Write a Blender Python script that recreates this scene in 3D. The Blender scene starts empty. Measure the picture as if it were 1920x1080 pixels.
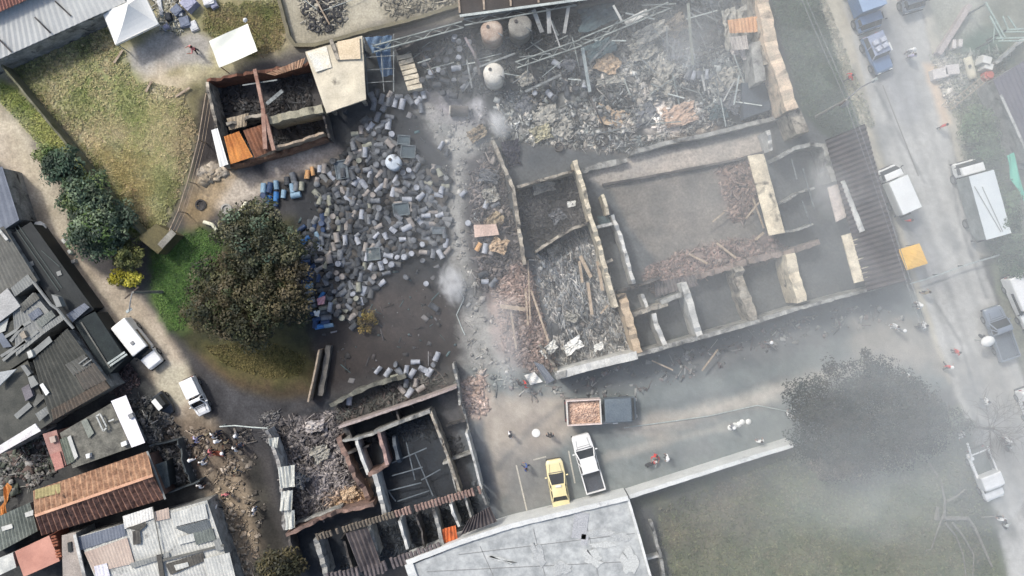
import bpy, math, random
import numpy as np
from mathutils import Vector, Euler
random.seed(7); np.random.seed(7)
R = math.radians
sc = bpy.context.scene
COL = sc.collection

# ------------------------------------------------------------------ camera, sky, sun, exposure
CAM_H = 75.0          # drone height, metres
PPM = 21.8            # photograph pixels (1920 wide) per metre on the ground
cam = bpy.data.cameras.new("camera"); cam_o = bpy.data.objects.new("camera", cam); COL.objects.link(cam_o)
cam_o.location = (0, 0, CAM_H); cam_o.rotation_euler = (0, 0, 0)
cam.sensor_width = 36.0; cam.lens = 36.0 * CAM_H / (1920 / PPM); cam.clip_end = 2000
sc.camera = cam_o
SUN_EL, SUN_AZ = 52, 136      # degrees; azimuth measured from +X towards +Y: light comes from the top, a little left
w = bpy.data.worlds.new("World"); sc.world = w; w.use_nodes = True
nt = w.node_tree; nt.nodes.clear()
sky = nt.nodes.new("ShaderNodeTexSky"); sky.sky_type = 'NISHITA'; sky.sun_disc = False
sky.sun_elevation = R(SUN_EL); sky.sun_rotation = R(90 - SUN_AZ); sky.dust_density = 4.0; sky.air_density = 1.0
bg = nt.nodes.new("ShaderNodeBackground"); bg.inputs[1].default_value = 0.15
wo = nt.nodes.new("ShaderNodeOutputWorld")
tint = nt.nodes.new("ShaderNodeMix"); tint.data_type = 'RGBA'; tint.blend_type = 'MULTIPLY'; tint.inputs[0].default_value = 1.0; tint.inputs[7].default_value = (0.985, 1.0, 1.0, 1)   # thin overcast: a less blue sky
nt.links.new(sky.outputs[0], tint.inputs[6]); nt.links.new(tint.outputs[2], bg.inputs[0]); nt.links.new(bg.outputs[0], wo.inputs[0])
sl = bpy.data.lights.new("sun", 'SUN'); sl.energy = 2.0; sl.angle = R(6); sl.color = (1.0, 0.965, 0.905)
so = bpy.data.objects.new("sun", sl); COL.objects.link(so)
sd = Vector((math.cos(R(SUN_EL)) * math.cos(R(SUN_AZ)), math.cos(R(SUN_EL)) * math.sin(R(SUN_AZ)), math.sin(R(SUN_EL))))
so.rotation_euler = sd.to_track_quat('Z', 'Y').to_euler(); so.location = (0, 0, 90)
sc.view_settings.view_transform = 'Standard'; sc.view_settings.look = 'None'
sc.view_settings.exposure = 0.56; sc.view_settings.gamma = 1.0; sc.view_settings.use_curve_mapping = False
sc.cycles.max_bounces = 5; sc.cycles.diffuse_bounces = 3; sc.cycles.volume_bounces = 2

# ------------------------------------------------------------------ helpers
def P(x, y, z=0.0):
    """point whose height is z and that the photograph shows at pixel (x, y)"""
    k = (CAM_H - z) / CAM_H / PPM
    return ((x - 960) * k, (540 - y) * k, z)

def lin(c, k=0.78):
    out = []
    for v in c[:3]:
        v = v / 255.0
        out.append((v / 12.92 if v <= 0.04045 else ((v + 0.055) / 1.055) ** 2.4) * k)
    return out

def vnoise(x, y, seed=0):
    xi = np.floor(x).astype(np.int64); yi = np.floor(y).astype(np.int64)
    xf = x - xi; yf = y - yi
    u = xf * xf * (3 - 2 * xf); v = yf * yf * (3 - 2 * yf)
    def h(a, b):
        n = (a * 374761393 + b * 668265263 + seed * 974634777) & 0x7fffffff
        n = ((n ^ (n >> 13)) * 1274126177) & 0x7fffffff
        return ((n ^ (n >> 16)) & 0xffff) / 65535.0
    return (h(xi, yi) * (1 - u) + h(xi + 1, yi) * u) * (1 - v) + (h(xi, yi + 1) * (1 - u) + h(xi + 1, yi + 1) * u) * v

def fbm(x, y, seed=0, octv=4):
    s = 0; a = 0.5; t = 0
    for o in range(octv):
        s = s + a * vnoise(x * 2 ** o, y * 2 ** o, seed + o * 17); t += a; a *= 0.55
    return s / t

MATS = {}
def mat(name, c1, c2=None, scale=1.2, rough=0.85, metal=0.0, bump=0.25, fine=9.0, soot=0.0, contrast=0.18, fvar=0.3, attr=False, coat=0.0, raw=False):
    """two-tone procedural surface: broad noise between c1 and c2, fine grain, optional soot stains"""
    if name in MATS: return MATS[name]
    m = bpy.data.materials.new(name); m.use_nodes = True; t = m.node_tree; N = t.nodes; L = t.links
    b = N["Principled BSDF"]; b.inputs["Roughness"].default_value = rough; b.inputs["Metallic"].default_value = metal
    if coat: b.inputs["Coat Weight"].default_value = coat
    b.inputs["Specular IOR Level"].default_value = 0.3
    tc = N.new("ShaderNodeTexCoord"); oi = N.new("ShaderNodeObjectInfo")
    mu = N.new("ShaderNodeMath"); mu.operation = 'MULTIPLY'; mu.inputs[1].default_value = 37.0
    ad = N.new("ShaderNodeVectorMath"); ad.operation = 'ADD'
    L.new(oi.outputs["Random"], mu.inputs[0]); L.new(tc.outputs["Object"], ad.inputs[0]); L.new(mu.outputs[0], ad.inputs[1])
    def noise(s, d=5.0, dist=0.0):
        n = N.new("ShaderNodeTexNoise"); n.inputs["Scale"].default_value = s; n.inputs["Detail"].default_value = d
        n.inputs["Distortion"].default_value = dist; n.inputs["Roughness"].default_value = 0.6
        L.new(ad.outputs[0], n.inputs["Vector"]); return n
    def ramp(src, a, b_, o0=0.0, o1=1.0):
        r = N.new("ShaderNodeMapRange"); r.inputs[1].default_value = a; r.inputs[2].default_value = b_
        r.inputs[3].default_value = o0; r.inputs[4].default_value = o1; L.new(src, r.inputs[0]); return r.outputs[0]
    def mix(fac, a, b_, mode='MIX'):
        x = N.new("ShaderNodeMix"); x.data_type = 'RGBA'; x.blend_type = mode
        if isinstance(fac, float): x.inputs[0].default_value = fac
        else: L.new(fac, x.inputs[0])
        for i, v in ((6, a), (7, b_)):
            if isinstance(v, (list, tuple)): x.inputs[i].default_value = (*v[:3], 1)
            else: L.new(v, x.inputs[i])
        return x.outputs[2]
    n2 = noise(fine, 5.0)
    if attr:
        at = N.new("ShaderNodeAttribute"); at.attribute_name = "Col"; col = at.outputs["Color"]
    else:
        a = c1 if raw else lin(c1); b2 = a if c2 is None else (c2 if raw else lin(c2))
        col = mix(ramp(noise(scale, 6.0).outputs[0], 0.5 - contrast, 0.5 + contrast), a, b2)
    g = N.new("ShaderNodeCombineColor")
    fv = ramp(n2.outputs[0], 0.25, 0.75, 1 - fvar, 1 + fvar)
    for i in range(3): L.new(fv, g.inputs[i])
    col = mix(1.0, col, g.outputs[0], 'MULTIPLY')
    if soot:
        s = ramp(noise(scale * 0.7, 8.0, 0.6).outputs[0], 0.62 - soot * 0.35, 0.78 - soot * 0.3)
        col = mix(s, col, (0.022, 0.021, 0.022))
    L.new(col, b.inputs["Base Color"])
    if bump:
        bp = N.new("ShaderNodeBump"); bp.inputs["Strength"].default_value = bump; bp.inputs["Distance"].default_value = 0.06
        L.new(n2.outputs[0], bp.inputs["Height"]); L.new(bp.outputs[0], b.inputs["Normal"])
    MATS[name] = m
    return m

def tag(o, label=None, cat=None, group=None, kind=None):
    if label: o["label"] = label
    if cat: o["category"] = cat
    if group: o["group"] = group
    if kind: o["kind"] = kind
    return o

def thing(name, label, cat, loc=(0, 0, 0), rotz=0.0, group=None):
    o = bpy.data.objects.new(name, None); COL.objects.link(o); o.empty_display_size = 0.3
    o.location = loc; o.rotation_euler = (0, 0, rotz)
    return tag(o, label, cat, group)

def link_mesh(name, me, mats, parent=None, smooth=False):
    for m in (mats if isinstance(mats, (list, tuple)) else [mats]): me.materials.append(m)
    o = bpy.data.objects.new(name, me); COL.objects.link(o)
    if parent: o.parent = parent
    if smooth: me.polygons.foreach_set("use_smooth", [True] * len(me.polygons))
    return o

class MB:
    """collects shapes into one mesh; points are metres in world space, or local when the parent is at the origin of its own space"""
    def __init__(s): s.v = []; s.f = []; s.m = []
    def add(s, vs, fs, mi=0):
        n = len(s.v); s.v += [tuple(p) for p in vs]
        for f in fs: s.f.append(tuple(i + n for i in f)); s.m.append(mi)
    def hexa(s, p, mi=0):     # 4 bottom + 4 top
        s.add(p, [(3, 2, 1, 0), (4, 5, 6, 7), (0, 1, 5, 4), (1, 2, 6, 5), (2, 3, 7, 6), (3, 0, 4, 7)], mi)
    def box(s, c, d, rz=0.0, mi=0, taper=1.0):
        hx, hy, hz = d[0] / 2, d[1] / 2, d[2] / 2; ca, sa = math.cos(rz), math.sin(rz); p = []
        for k, z in ((1, -hz), (taper, hz)):
            for a, b in ((-hx, -hy), (hx, -hy), (hx, hy), (-hx, hy)):
                a *= k; b *= k
                p.append((c[0] + a * ca - b * sa, c[1] + a * sa + b * ca, c[2] + z))
        s.hexa(p, mi)
    def bar(s, a, b, w, h=None, mi=0):
        a = Vector(a); b = Vector(b); h = h or w; d = (b - a).normalized()
        u = d.cross(Vector((0, 0, 1)))
        u = Vector((1, 0, 0)) if u.length < 1e-4 else u.normalized()
        n = u.cross(d); u = u * w / 2; n = n * h / 2
        s.hexa([a - u - n, a + u - n, b + u - n, b - u - n, a - u + n, a + u + n, b + u + n, b - u + n], mi)
    def prism(s, pts, z0, mi=0):      # pts: world top polygon [(x,y,z)], straight down to z0
        if sum((pts[i][0] * pts[(i + 1) % len(pts)][1] - pts[(i + 1) % len(pts)][0] * pts[i][1]) for i in range(len(pts))) < 0: pts = pts[::-1]
        n = len(pts); vs = [(p[0], p[1], z0) for p in pts] + list(pts)
        s.add(vs, [tuple(range(n - 1, -1, -1)), tuple(range(n, 2 * n))] + [(i, (i + 1) % n, n + (i + 1) % n, n + i) for i in range(n)], mi)
    def cyl(s, c, r, h, n=16, mi=0, axis='z', r2=None):
        r2 = r if r2 is None else r2; vs = []
        for rr, t in ((r, 0), (r2, h)):
            for i in range(n):
                a = 2 * math.pi * i / n; x, y = rr * math.cos(a), rr * math.sin(a)
                vs.append({'z': (c[0] + x, c[1] + y, c[2] + t), 'x': (c[0] + t, c[1] + x, c[2] + y), 'y': (c[0] + y, c[1] + t, c[2] + x)}[axis])
        s.add(vs, [tuple(range(n - 1, -1, -1)), tuple(range(n, 2 * n))] + [(i, (i + 1) % n, n + (i + 1) % n, n + i) for i in range(n)], mi)
    def lathe(s, c, prof, n=24, mi=0):
        vs = [(c[0] + r * math.cos(2 * math.pi * i / n), c[1] + r * math.sin(2 * math.pi * i / n), c[2] + z) for r, z in prof for i in range(n)]
        fs = [(k * n + i, k * n + (i + 1) % n, (k + 1) * n + (i + 1) % n, (k + 1) * n + i) for k in range(len(prof) - 1) for i in range(n)]
        fs += [tuple(range(n - 1, -1, -1)), tuple(range((len(prof) - 1) * n, len(prof) * n))]
        s.add(vs, fs, mi)
    def tube(s, pts, r, n=6, mi=0, r2=None):
        pts = [Vector(p) for p in pts]; vs = []; m = len(pts)
        for k, p in enumerate(pts):
            d = (pts[min(k + 1, m - 1)] - pts[max(k - 1, 0)]).normalized()
            u = d.cross(Vector((0, 0, 1))); u = Vector((1, 0, 0)) if u.length < 1e-3 else u.normalized(); q = u.cross(d)
            rr = r if r2 is None else r + (r2 - r) * k / (m - 1)
            vs += [p + u * rr * math.cos(2 * math.pi * i / n) + q * rr * math.sin(2 * math.pi * i / n) for i in range(n)]
        fs = [(k * n + i, k * n + (i + 1) % n, (k + 1) * n + (i + 1) % n, (k + 1) * n + i) for k in range(m - 1) for i in range(n)]
        fs += [tuple(range(n - 1, -1, -1)), tuple(range((m - 1) * n, m * n))]
        s.add(vs, fs, mi)
    def grid(s, q, nx, ny, zf=None, thick=0.0, mi=0):
        """bilinear patch over world quad q = p00,p10,p11,p01, height offset zf(u,v)"""
        q = [np.array(p, float) for p in q]; vs = []
        for lay in ((0, -thick) if thick else (0,)):
            for j in range(ny + 1):
                for i in range(nx + 1):
                    u, v = i / nx, j / ny
                    p = q[0] * (1 - u) * (1 - v) + q[1] * u * (1 - v) + q[2] * u * v + q[3] * (1 - u) * v
                    dz = zf(u, v) if zf else 0.0
                    vs.append((p[0], p[1], p[2] + dz + lay))
        k = (nx + 1) * (ny + 1); fs = []
        for j in range(ny):
            for i in range(nx):
                a = j * (nx + 1) + i; f = (a, a + 1, a + nx + 2, a + nx + 1); fs.append(f)
                if thick: fs.append(tuple(x + k for x in f[::-1]))
        if thick:
            for i in range(nx):
                fs.append((i, i + k, i + 1 + k, i + 1)); a = ny * (nx + 1) + i; fs.append((a, a + 1, a + 1 + k, a + k))
            for j in range(ny):
                a = j * (nx + 1); fs.append((a, a + nx + 1, a + nx + 1 + k, a + k)); a += nx; fs.append((a, a + k, a + nx + 1 + k, a + nx + 1))
        s.add(vs, fs, mi)
    def corr(s, q, period=0.25, amp=0.035, ny=2, thick=0.03, mi=0, seed=0, wob=0.02):
        """corrugated sheet over world quad q: ridges run from edge p00-p10 to edge p01-p11"""
        L_ = (Vector(q[1]) - Vector(q[0])).length; n = max(2, int(round(L_ / period))); nx = n * 4
        rnd = random.Random(seed); off = [rnd.uniform(-wob, wob) for _ in range(n + 2)]
        def zf(u, v):
            return amp * math.sin(u * n * 2 * math.pi) + off[int(u * n)] * math.sin(v * 2.7 + u * 9)
        s.grid(q, nx, ny, zf, thick, mi)
    def build(s, name, mats, parent=None, smooth=False, bevel=0.0, local=False):
        vs = s.v
        if parent is not None and not local:
            l = parent.location; vs = [(p[0] - l[0], p[1] - l[1], p[2] - l[2]) for p in vs]
        me = bpy.data.meshes.new(name); me.from_pydata(vs, [], s.f); me.update()
        o = link_mesh(name, me, mats, parent, smooth)
        if len(set(s.m)) > 1: me.polygons.foreach_set("material_index", s.m)
        if bevel:
            b = o.modifiers.new("bevel", 'BEVEL'); b.width = bevel; b.segments = 2; b.limit_method = 'ANGLE'
        return o

def npmesh(name, V, F, col, m, parent=None):
    """mesh from arrays: V (n,3), F (m,4) quads, col (n,3) linear base colours"""
    me = bpy.data.meshes.new(name); me.vertices.add(len(V)); me.vertices.foreach_set("co", np.ascontiguousarray(V, dtype=np.float32).ravel())
    k = F.shape[1]; me.loops.add(F.size); me.loops.foreach_set("vertex_index", np.ascontiguousarray(F, dtype=np.int32).ravel())
    me.polygons.add(len(F)); me.polygons.foreach_set("loop_start", np.arange(0, F.size, k, dtype=np.int32))
    me.update(calc_edges=True)
    if col is not None:
        a = me.color_attributes.new("Col", 'FLOAT_COLOR', 'POINT')
        a.data.foreach_set("color", np.concatenate([col, np.ones((len(V), 1))], 1).astype(np.float32).ravel())
    return link_mesh(name, me, m, parent)

def inside(poly, x, y):
    c = np.zeros(np.shape(x), bool); n = len(poly)
    for i in range(n):
        x0, y0 = poly[i]; x1, y1 = poly[(i + 1) % n]
        if y0 == y1: continue
        c ^= ((y0 > y) != (y1 > y)) & (x < (x1 - x0) * (y - y0) / (y1 - y0) + x0)
    return c

def sdist(poly, x, y):
    d = np.full(np.shape(x), 1e9); n = len(poly)
    for i in range(n):
        x0, y0 = poly[i]; x1, y1 = poly[(i + 1) % n]; dx, dy = x1 - x0, y1 - y0
        t = np.clip(((x - x0) * dx + (y - y0) * dy) / (dx * dx + dy * dy + 1e-9), 0, 1)
        d = np.minimum(d, np.hypot(x - x0 - t * dx, y - y0 - t * dy))
    return np.where(inside(poly, x, y), d, -d)

def sample(poly, n, rng):
    xs = [p[0] for p in poly]; ys = [p[1] for p in poly]; out = []
    while len(out) < n:
        x = rng.uniform(min(xs), max(xs), 4 * n); y = rng.uniform(min(ys), max(ys), 4 * n)
        k = inside(poly, x, y); out += list(zip(x[k], y[k]))
    return np.array(out[:n])

BOXF = np.array([(3, 2, 1, 0), (4, 5, 6, 7), (0, 1, 5, 4), (1, 2, 6, 5), (2, 3, 7, 6), (3, 0, 4, 7)])
CORN = np.array([(-1, -1, -1), (1, -1, -1), (1, 1, -1), (-1, 1, -1), (-1, -1, 1), (1, -1, 1), (1, 1, 1), (-1, 1, 1)]) * 0.5
def rotmats(ax, ay, az):
    cx, sx, cy, sy, cz, sz = np.cos(ax), np.sin(ax), np.cos(ay), np.sin(ay), np.cos(az), np.sin(az)
    M = np.zeros((len(ax), 3, 3))
    M[:, 0, 0] = cz * cy; M[:, 0, 1] = cz * sy * sx - sz * cx; M[:, 0, 2] = cz * sy * cx + sz * sx
    M[:, 1, 0] = sz * cy; M[:, 1, 1] = sz * sy * sx + cz * cx; M[:, 1, 2] = sz * sy * cx - cz * sx
    M[:, 2, 0] = -sy; M[:, 2, 1] = cy * sx; M[:, 2, 2] = cy * cx
    return M
def debris(name, label, cat, poly, n, pal, size=(0.05, 0.2), plank=0.25, sheet=0.15, zmax=0.5, ang=None, seed=1, z0=0.0, heap=None, parent=None, plen=(0.4, 1.5), dens=1.9, gap=0.44, gain=1.0):
    """loose broken pieces scattered over a pixel polygon; one uncountable heap = one object"""
    rng = np.random.default_rng(seed); n = int(n * dens); pts = sample(poly, n, rng)
    pts = pts[fbm(pts[:, 0] * 0.045, pts[:, 1] * 0.045, seed + 50) + rng.normal(0, 0.07, n) > gap]; n = len(pts)
    kind = rng.random(n); d = np.zeros((n, 3)); s = np.clip(size[0] * np.exp(np.abs(rng.normal(0, .75, n))), size[0] * .6, size[1] * 1.6)
    d[:, 0] = s * rng.uniform(0.7, 1.5, n); d[:, 1] = s * rng.uniform(0.7, 1.5, n); d[:, 2] = s * rng.uniform(0.2, 0.5, n)
    k = kind < plank; d[k, 0] = rng.uniform(plen[0], plen[1], k.sum()); d[k, 1] = rng.uniform(0.04, 0.11, k.sum()); d[k, 2] = 0.04
    k2 = (kind >= plank) & (kind < plank + sheet); d[k2, 0] = rng.uniform(0.2, 0.6, k2.sum()); d[k2, 1] = rng.uniform(0.12, 0.4, k2.sum()); d[k2, 2] = 0.025
    az = rng.uniform(0, 2 * np.pi, n) if ang is None else np.radians(ang) + rng.normal(0, 0.45, n)
    ax = rng.normal(0, 0.28, n); ay = rng.normal(0, 0.22, n)
    M = rotmats(ax, ay, az)
    loc = CORN[None] * d[:, None, :] + rng.normal(0, 0.1, (n, 8, 3)) * np.minimum(d[:, None, :], 0.3)
    V = np.einsum('nij,nkj->nki', M, loc)
    sdv = sdist(poly, pts[:, 0], pts[:, 1]) / PPM
    hz = np.clip(sdv * (heap if heap else 0.4), 0, zmax * 0.6) * fbm(pts[:, 0] * 0.04, pts[:, 1] * 0.04, seed)
    zz = z0 + hz * rng.uniform(0.5, 1.2, n) + 0.04
    kk = (CAM_H - zz) / CAM_H / PPM
    V += np.stack([(pts[:, 0] - 960) * kk, (540 - pts[:, 1]) * kk, zz], 1)[:, None, :]
    palA = np.array([lin(c) for c in pal]); ci = rng.integers(0, len(pal), n)
    gi = np.clip(((pts[:, 0] - gx[0]) / STEP).astype(int), 0, gcol.shape[1] - 1); gj = np.clip(((pts[:, 1] - gy[0]) / STEP).astype(int), 0, gcol.shape[0] - 1)
    col = (palA[ci] * 0.4 + gcol[gj, gi] * 0.72) * gain * rng.uniform(0.65, 1.45, (n, 1)) * (0.55 + 0.9 * fbm(pts[:, 0] * .09, pts[:, 1] * .09, seed + 9, 3))[:, None]
    F = (BOXF[None] + (np.arange(n) * 8)[:, None, None]).reshape(-1, 4)
    o = npmesh(name, V.reshape(-1, 3), F, np.repeat(col, 8, 0), MAT_DEBRIS)
    if parent is not None: o.parent = parent; o.location = -Vector(parent.location)
    return tag(o, label, cat, None, "stuff") if label else o
MAT_DEBRIS = mat("loose_debris", None, attr=True, fine=14, fvar=0.25, bump=0.2)
# ------------------------------------------------------------------ the ground: one fine grid whose faces are shared out among the zones
STEP = 4.0   # pixels of the photograph per cell (0.18 m)
gx = np.arange(-120, 2044, STEP); gy = np.arange(-110, 1194, STEP)
GX, GY = np.meshgrid(gx, gy); ny_, nx_ = GX.shape
N1 = fbm(GX * 0.012, GY * 0.012, 3, 5); N2 = fbm(GX * 0.05, GY * 0.05, 11, 4); N3 = fbm(GX * 0.16, GY * 0.16, 21, 3); N4 = fbm(GX * 0.03, GY * 0.03, 31, 5)
gcol = np.zeros((ny_, nx_, 3)); gz = np.zeros((ny_, nx_)); zone = np.zeros((ny_, nx_), int)
base = np.array(lin((74, 72, 72))); gcol[:] = base * (0.6 + 0.8 * N2[..., None])
ZN = ["ground"]
def layer(poly, c1, c2, feather=10, rag=14, op=1.0, name=None, relief=0.0, noise=N4, contrast=2.2):
    sdv = sdist(poly, GX, GY) + (N2 - 0.5) * 2 * rag
    m = np.clip(sdv / feather * 0.5 + 0.5, 0, 1); m = m * m * (3 - 2 * m) * op
    t = np.clip((noise - 0.5) * contrast + 0.5, 0, 1)[..., None]
    c = (np.array(lin(c1)) * (1 - t) + np.array(lin(c2)) * t) * (0.78 + 0.44 * N3[..., None])
    gcol[:] = gcol * (1 - m[..., None]) + c * m[..., None]
    if name:
        if name not in ZN: ZN.append(name)
        zone[m > 0.5] = ZN.index(name)
    if relief is not None: gz[:] = gz * (1 - m) + relief * (N3 - 0.3) * m
# --- open ground and roads
LANE = [(-120, 165), (0, 200), (40, 262), (85, 345), (122, 430), (150, 490), (200, 520), (262, 560), (300, 600), (330, 650), (362, 705), (398, 765), (420, 800), (452, 850), (480, 930), (500, 1000), (525, 1090), (520, 1194), (440, 1194), (440, 1080), (420, 1000), (398, 930), (376, 860), (345, 800), (300, 730), (262, 690), (222, 640), (176, 590), (130, 525), (90, 440), (58, 400), (20, 318), (-120, 260)]
layer([(-120, 260), (20, 318), (60, 400), (130, 525), (222, 640), (300, 730), (345, 800), (376, 860), (398, 930), (440, 1080), (440, 1194), (-120, 1194)], (52, 54, 55), (80, 80, 78), 16, 8)
layer([(-120, -110), (880, -110), (872, 30), (600, 85), (400, 150), (-120, 330)], (120, 115, 100), (135, 130, 118), 10, 6)
layer([(-10, 130), (200, 20), (330, 5), (520, -30), (542, 88), (390, 148), (372, 250), (336, 370), (300, 445), (262, 440), (140, 262), (60, 170)], (138, 134, 96), (186, 178, 146), 14, 10, name="field", relief=0.18)
layer([(60, 160), (220, 100), (290, 160), (250, 260), (200, 240)], (110, 124, 70), (148, 152, 102), 40, 40, 0.85, None, 0.18, N1)
layer([(230, 180), (330, 160), (330, 300), (300, 400), (260, 300)], (122, 138, 78), (178, 170, 126), 40, 40, 0.75, None, 0.18, N1)
layer([(180, 270), (270, 300), (280, 430), (240, 410), (200, 340)], (168, 140, 98), (190, 164, 124), 30, 30, 0.8, None, 0.18)
layer([(20, 120), (180, 50), (190, 95), (60, 150)], (72, 76, 58), (92, 98, 70), 20, 20, 0.8, None, 0.15)  # shadow of the warehouse painted along the grass below it
layer([(385, 10), (520, 0), (540, 60), (530, 95), (470, 110), (380, 60)], (98, 102, 62), (132, 116, 86), 16, 12, 0.95, None, 0.18)
layer([(235, 95), (300, 55), (395, 70), (395, 120), (330, 128), (275, 150), (245, 125)], (150, 146, 138), (172, 168, 160), 12, 10, 1, "gravel_patch", 0.03)
layer([(270, 140), (345, 128), (372, 145), (340, 180), (280, 175)], (178, 160, 134), (196, 182, 158), 24, 20, 0.85, None, 0.1)
layer([(345, 160), (385, 150), (378, 240), (330, 380), (305, 400), (330, 270)], (58, 54, 40), (96, 90, 56), 26, 14, 0.85, None, 0.15)
layer([(40, 165), (75, 170), (205, 330), (280, 420), (262, 440), (140, 262)], (60, 66, 38), (96, 98, 54), 14, 10, 0.9, None, 0.15)  # shadow of the lot wall painted on its inner side
layer([(0, 150), (30, 165), (140, 270), (265, 440), (240, 440), (100, 300), (0, 190)], (112, 124, 62), (150, 152, 96), 8, 8, 1, "grass_verge", 0.12)
layer([(520, -110), (870, -110), (870, 10), (700, 40), (600, 78), (552, 78), (535, 40)], (150, 144, 126), (178, 172, 154), 8, 6, 1, "concrete_yard", 0.0)
layer(LANE, (158, 146, 128), (184, 172, 154), 10, 8, 1, "lane", 0.03)
layer([(-30, 190), (40, 225), (110, 330), (150, 450), (110, 430), (60, 340), (0, 250)], (184, 174, 152), (200, 190, 168), 26, 16, 0.8)
layer([(360, 770), (420, 800), (470, 900), (505, 1000), (530, 1090), (440, 1100), (410, 950), (370, 850), (330, 790)], (124, 111, 94), (162, 146, 124), 22, 14, 0.95, None, 0.14)
layer([(330, 770), (470, 800), (460, 900), (360, 900), (290, 800)], (70, 64, 58), (112, 99, 86), 30, 26, 0.75, None, 0.16)
layer([(290, 690), (350, 680), (372, 740), (330, 760), (298, 735)], (176, 170, 150), (192, 186, 166), 14, 8, 0.95)
layer([(455, 860), (490, 860), (530, 1010), (545, 1100), (500, 1100)], (44, 44, 42), (70, 68, 62), 14, 10, 0.95, None, 0.1)
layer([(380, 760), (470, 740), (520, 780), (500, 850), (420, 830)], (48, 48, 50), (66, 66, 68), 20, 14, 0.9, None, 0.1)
# --- green bank under the big trees
layer([(285, 470), (375, 425), (440, 430), (560, 400), (590, 560), (600, 690), (592, 742), (520, 745), (440, 722), (372, 668), (330, 630), (285, 560)], (50, 52, 34), (76, 74, 46), 14, 10, 1, "bank", 0.15)
layer([(288, 475), (372, 425), (420, 450), (398, 520), (352, 560), (345, 615), (318, 622), (284, 550)], (54, 84, 38), (82, 108, 54), 18, 12, 1, "grass_bank", 0.15)
layer([(388, 655), (500, 640), (588, 672), (588, 700), (540, 735), (480, 732), (400, 690)], (78, 76, 44), (98, 94, 56), 26, 22, 0.9, None, 0.15)
layer([(372, 668), (440, 706), (530, 728), (585, 715), (585, 745), (520, 748), (440, 726), (384, 690)], (70, 58, 48), (94, 76, 60), 24, 18, 0.85, None, 0.1)
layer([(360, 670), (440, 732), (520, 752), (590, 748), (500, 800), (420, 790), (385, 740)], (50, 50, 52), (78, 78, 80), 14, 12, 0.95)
layer([(372, 190), (392, 165), (414, 308), (384, 322), (360, 330)], (36, 32, 34), (52, 46, 44), 10, 6, .9)  # dark shadow in the gap between fence and hut, painted into the ground
# --- the drum yard
layer([(385, 310), (500, 330), (600, 290), (590, 320), (490, 370), (420, 400), (372, 370)], (166, 156, 142), (188, 178, 164), 14, 12, 1, "yard", 0.05)
layer([(340, 390), (390, 320), (440, 330), (400, 400), (360, 430)], (130, 112, 80), (160, 140, 108), 18, 14, 0.9, None, 0.1)
layer([(500, 330), (620, 200), (700, 180), (830, 190), (860, 300), (850, 460), (870, 560), (850, 690), (640, 720), (600, 680), (560, 560), (560, 430)], (24, 27, 32), (44, 47, 52), 24, 16, 1, "yard", 0.06)
layer([(630, 560), (780, 520), (860, 560), (872, 680), (700, 700), (600, 735), (590, 660)], (34, 28, 26), (50, 42, 38), 26, 18, 0.95)
layer([(690, 510), (780, 540), (830, 600), (760, 640), (680, 600)], (64, 58, 56), (82, 74, 70), 40, 30, 0.55)
layer([(500, 300), (620, 268), (640, 285), (560, 325), (500, 340)], (176, 162, 148), (190, 178, 164), 10, 8, 0.9)
# --- ash path through the middle and the south yard
layer([(780, 190), (930, 190), (935, 250), (880, 320), (868, 420), (880, 480), (905, 560), (930, 640), (985, 690), (1040, 712), (980, 790), (900, 800), (868, 720), (868, 600), (845, 480), (838, 380), (850, 310), (820, 260)], (126, 127, 124), (164, 162, 156), 18, 14, 1, "ash_path", 0.08)
layer([(870, 300), (925, 270), (970, 460), (960, 560), (900, 560), (884, 470), (876, 400)], (44, 44, 48), (76, 74, 76), 16, 12, 0.95, None, 0.2)
layer([(915, 545), (1000, 480), (1040, 690), (1000, 700), (930, 660)], (130, 114, 106), (160, 142, 132), 14, 12, 0.95, None, 0.15)
layer([(880, 690), (1040, 700), (1050, 715), (1400, 620), (1700, 540), (1735, 560), (1800, 720), (1600, 790), (1490, 836), (1180, 935), (940, 1000), (905, 930), (870, 800)], (100, 108, 108), (122, 128, 126), 12, 8, 1, "service_yard", 0.0)
layer([(880, 740), (1060, 740), (1080, 800), (1060, 830), (1010, 860), (960, 880), (930, 990), (900, 860)], (152, 142, 130), (176, 166, 152), 22, 16, 0.95)
layer([(930, 840), (1050, 850), (1060, 930), (940, 985)], (112, 112, 110), (128, 126, 122), 24, 16, 0.8)
layer([(1050, 705), (1400, 615), (1690, 535), (1700, 600), (1400, 690), (1060, 740)], (72, 79, 84), (90, 96, 99), 18, 14, 0.85)  # cast shadow of the long front wall painted onto the yard
layer([(1180, 800), (1400, 735), (1560, 690), (1700, 640), (1750, 670), (1560, 712), (1420, 762), (1190, 818)], (176, 168, 156), (192, 186, 174), 14, 10, 0.85)
layer([(1160, 800), (1240, 770), (1300, 780), (1230, 820)], (150, 142, 130), (164, 156, 146), 20, 18, 0.7)
layer([(1260, 660), (1500, 610), (1560, 640), (1300, 700)], (112, 112, 110), (130, 128, 124), 26, 18, 0.6)
layer([(1600, 600), (1760, 600), (1790, 700), (1700, 690), (1600, 680)], (142, 136, 126), (156, 150, 140), 20, 16, 0.8)
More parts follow.
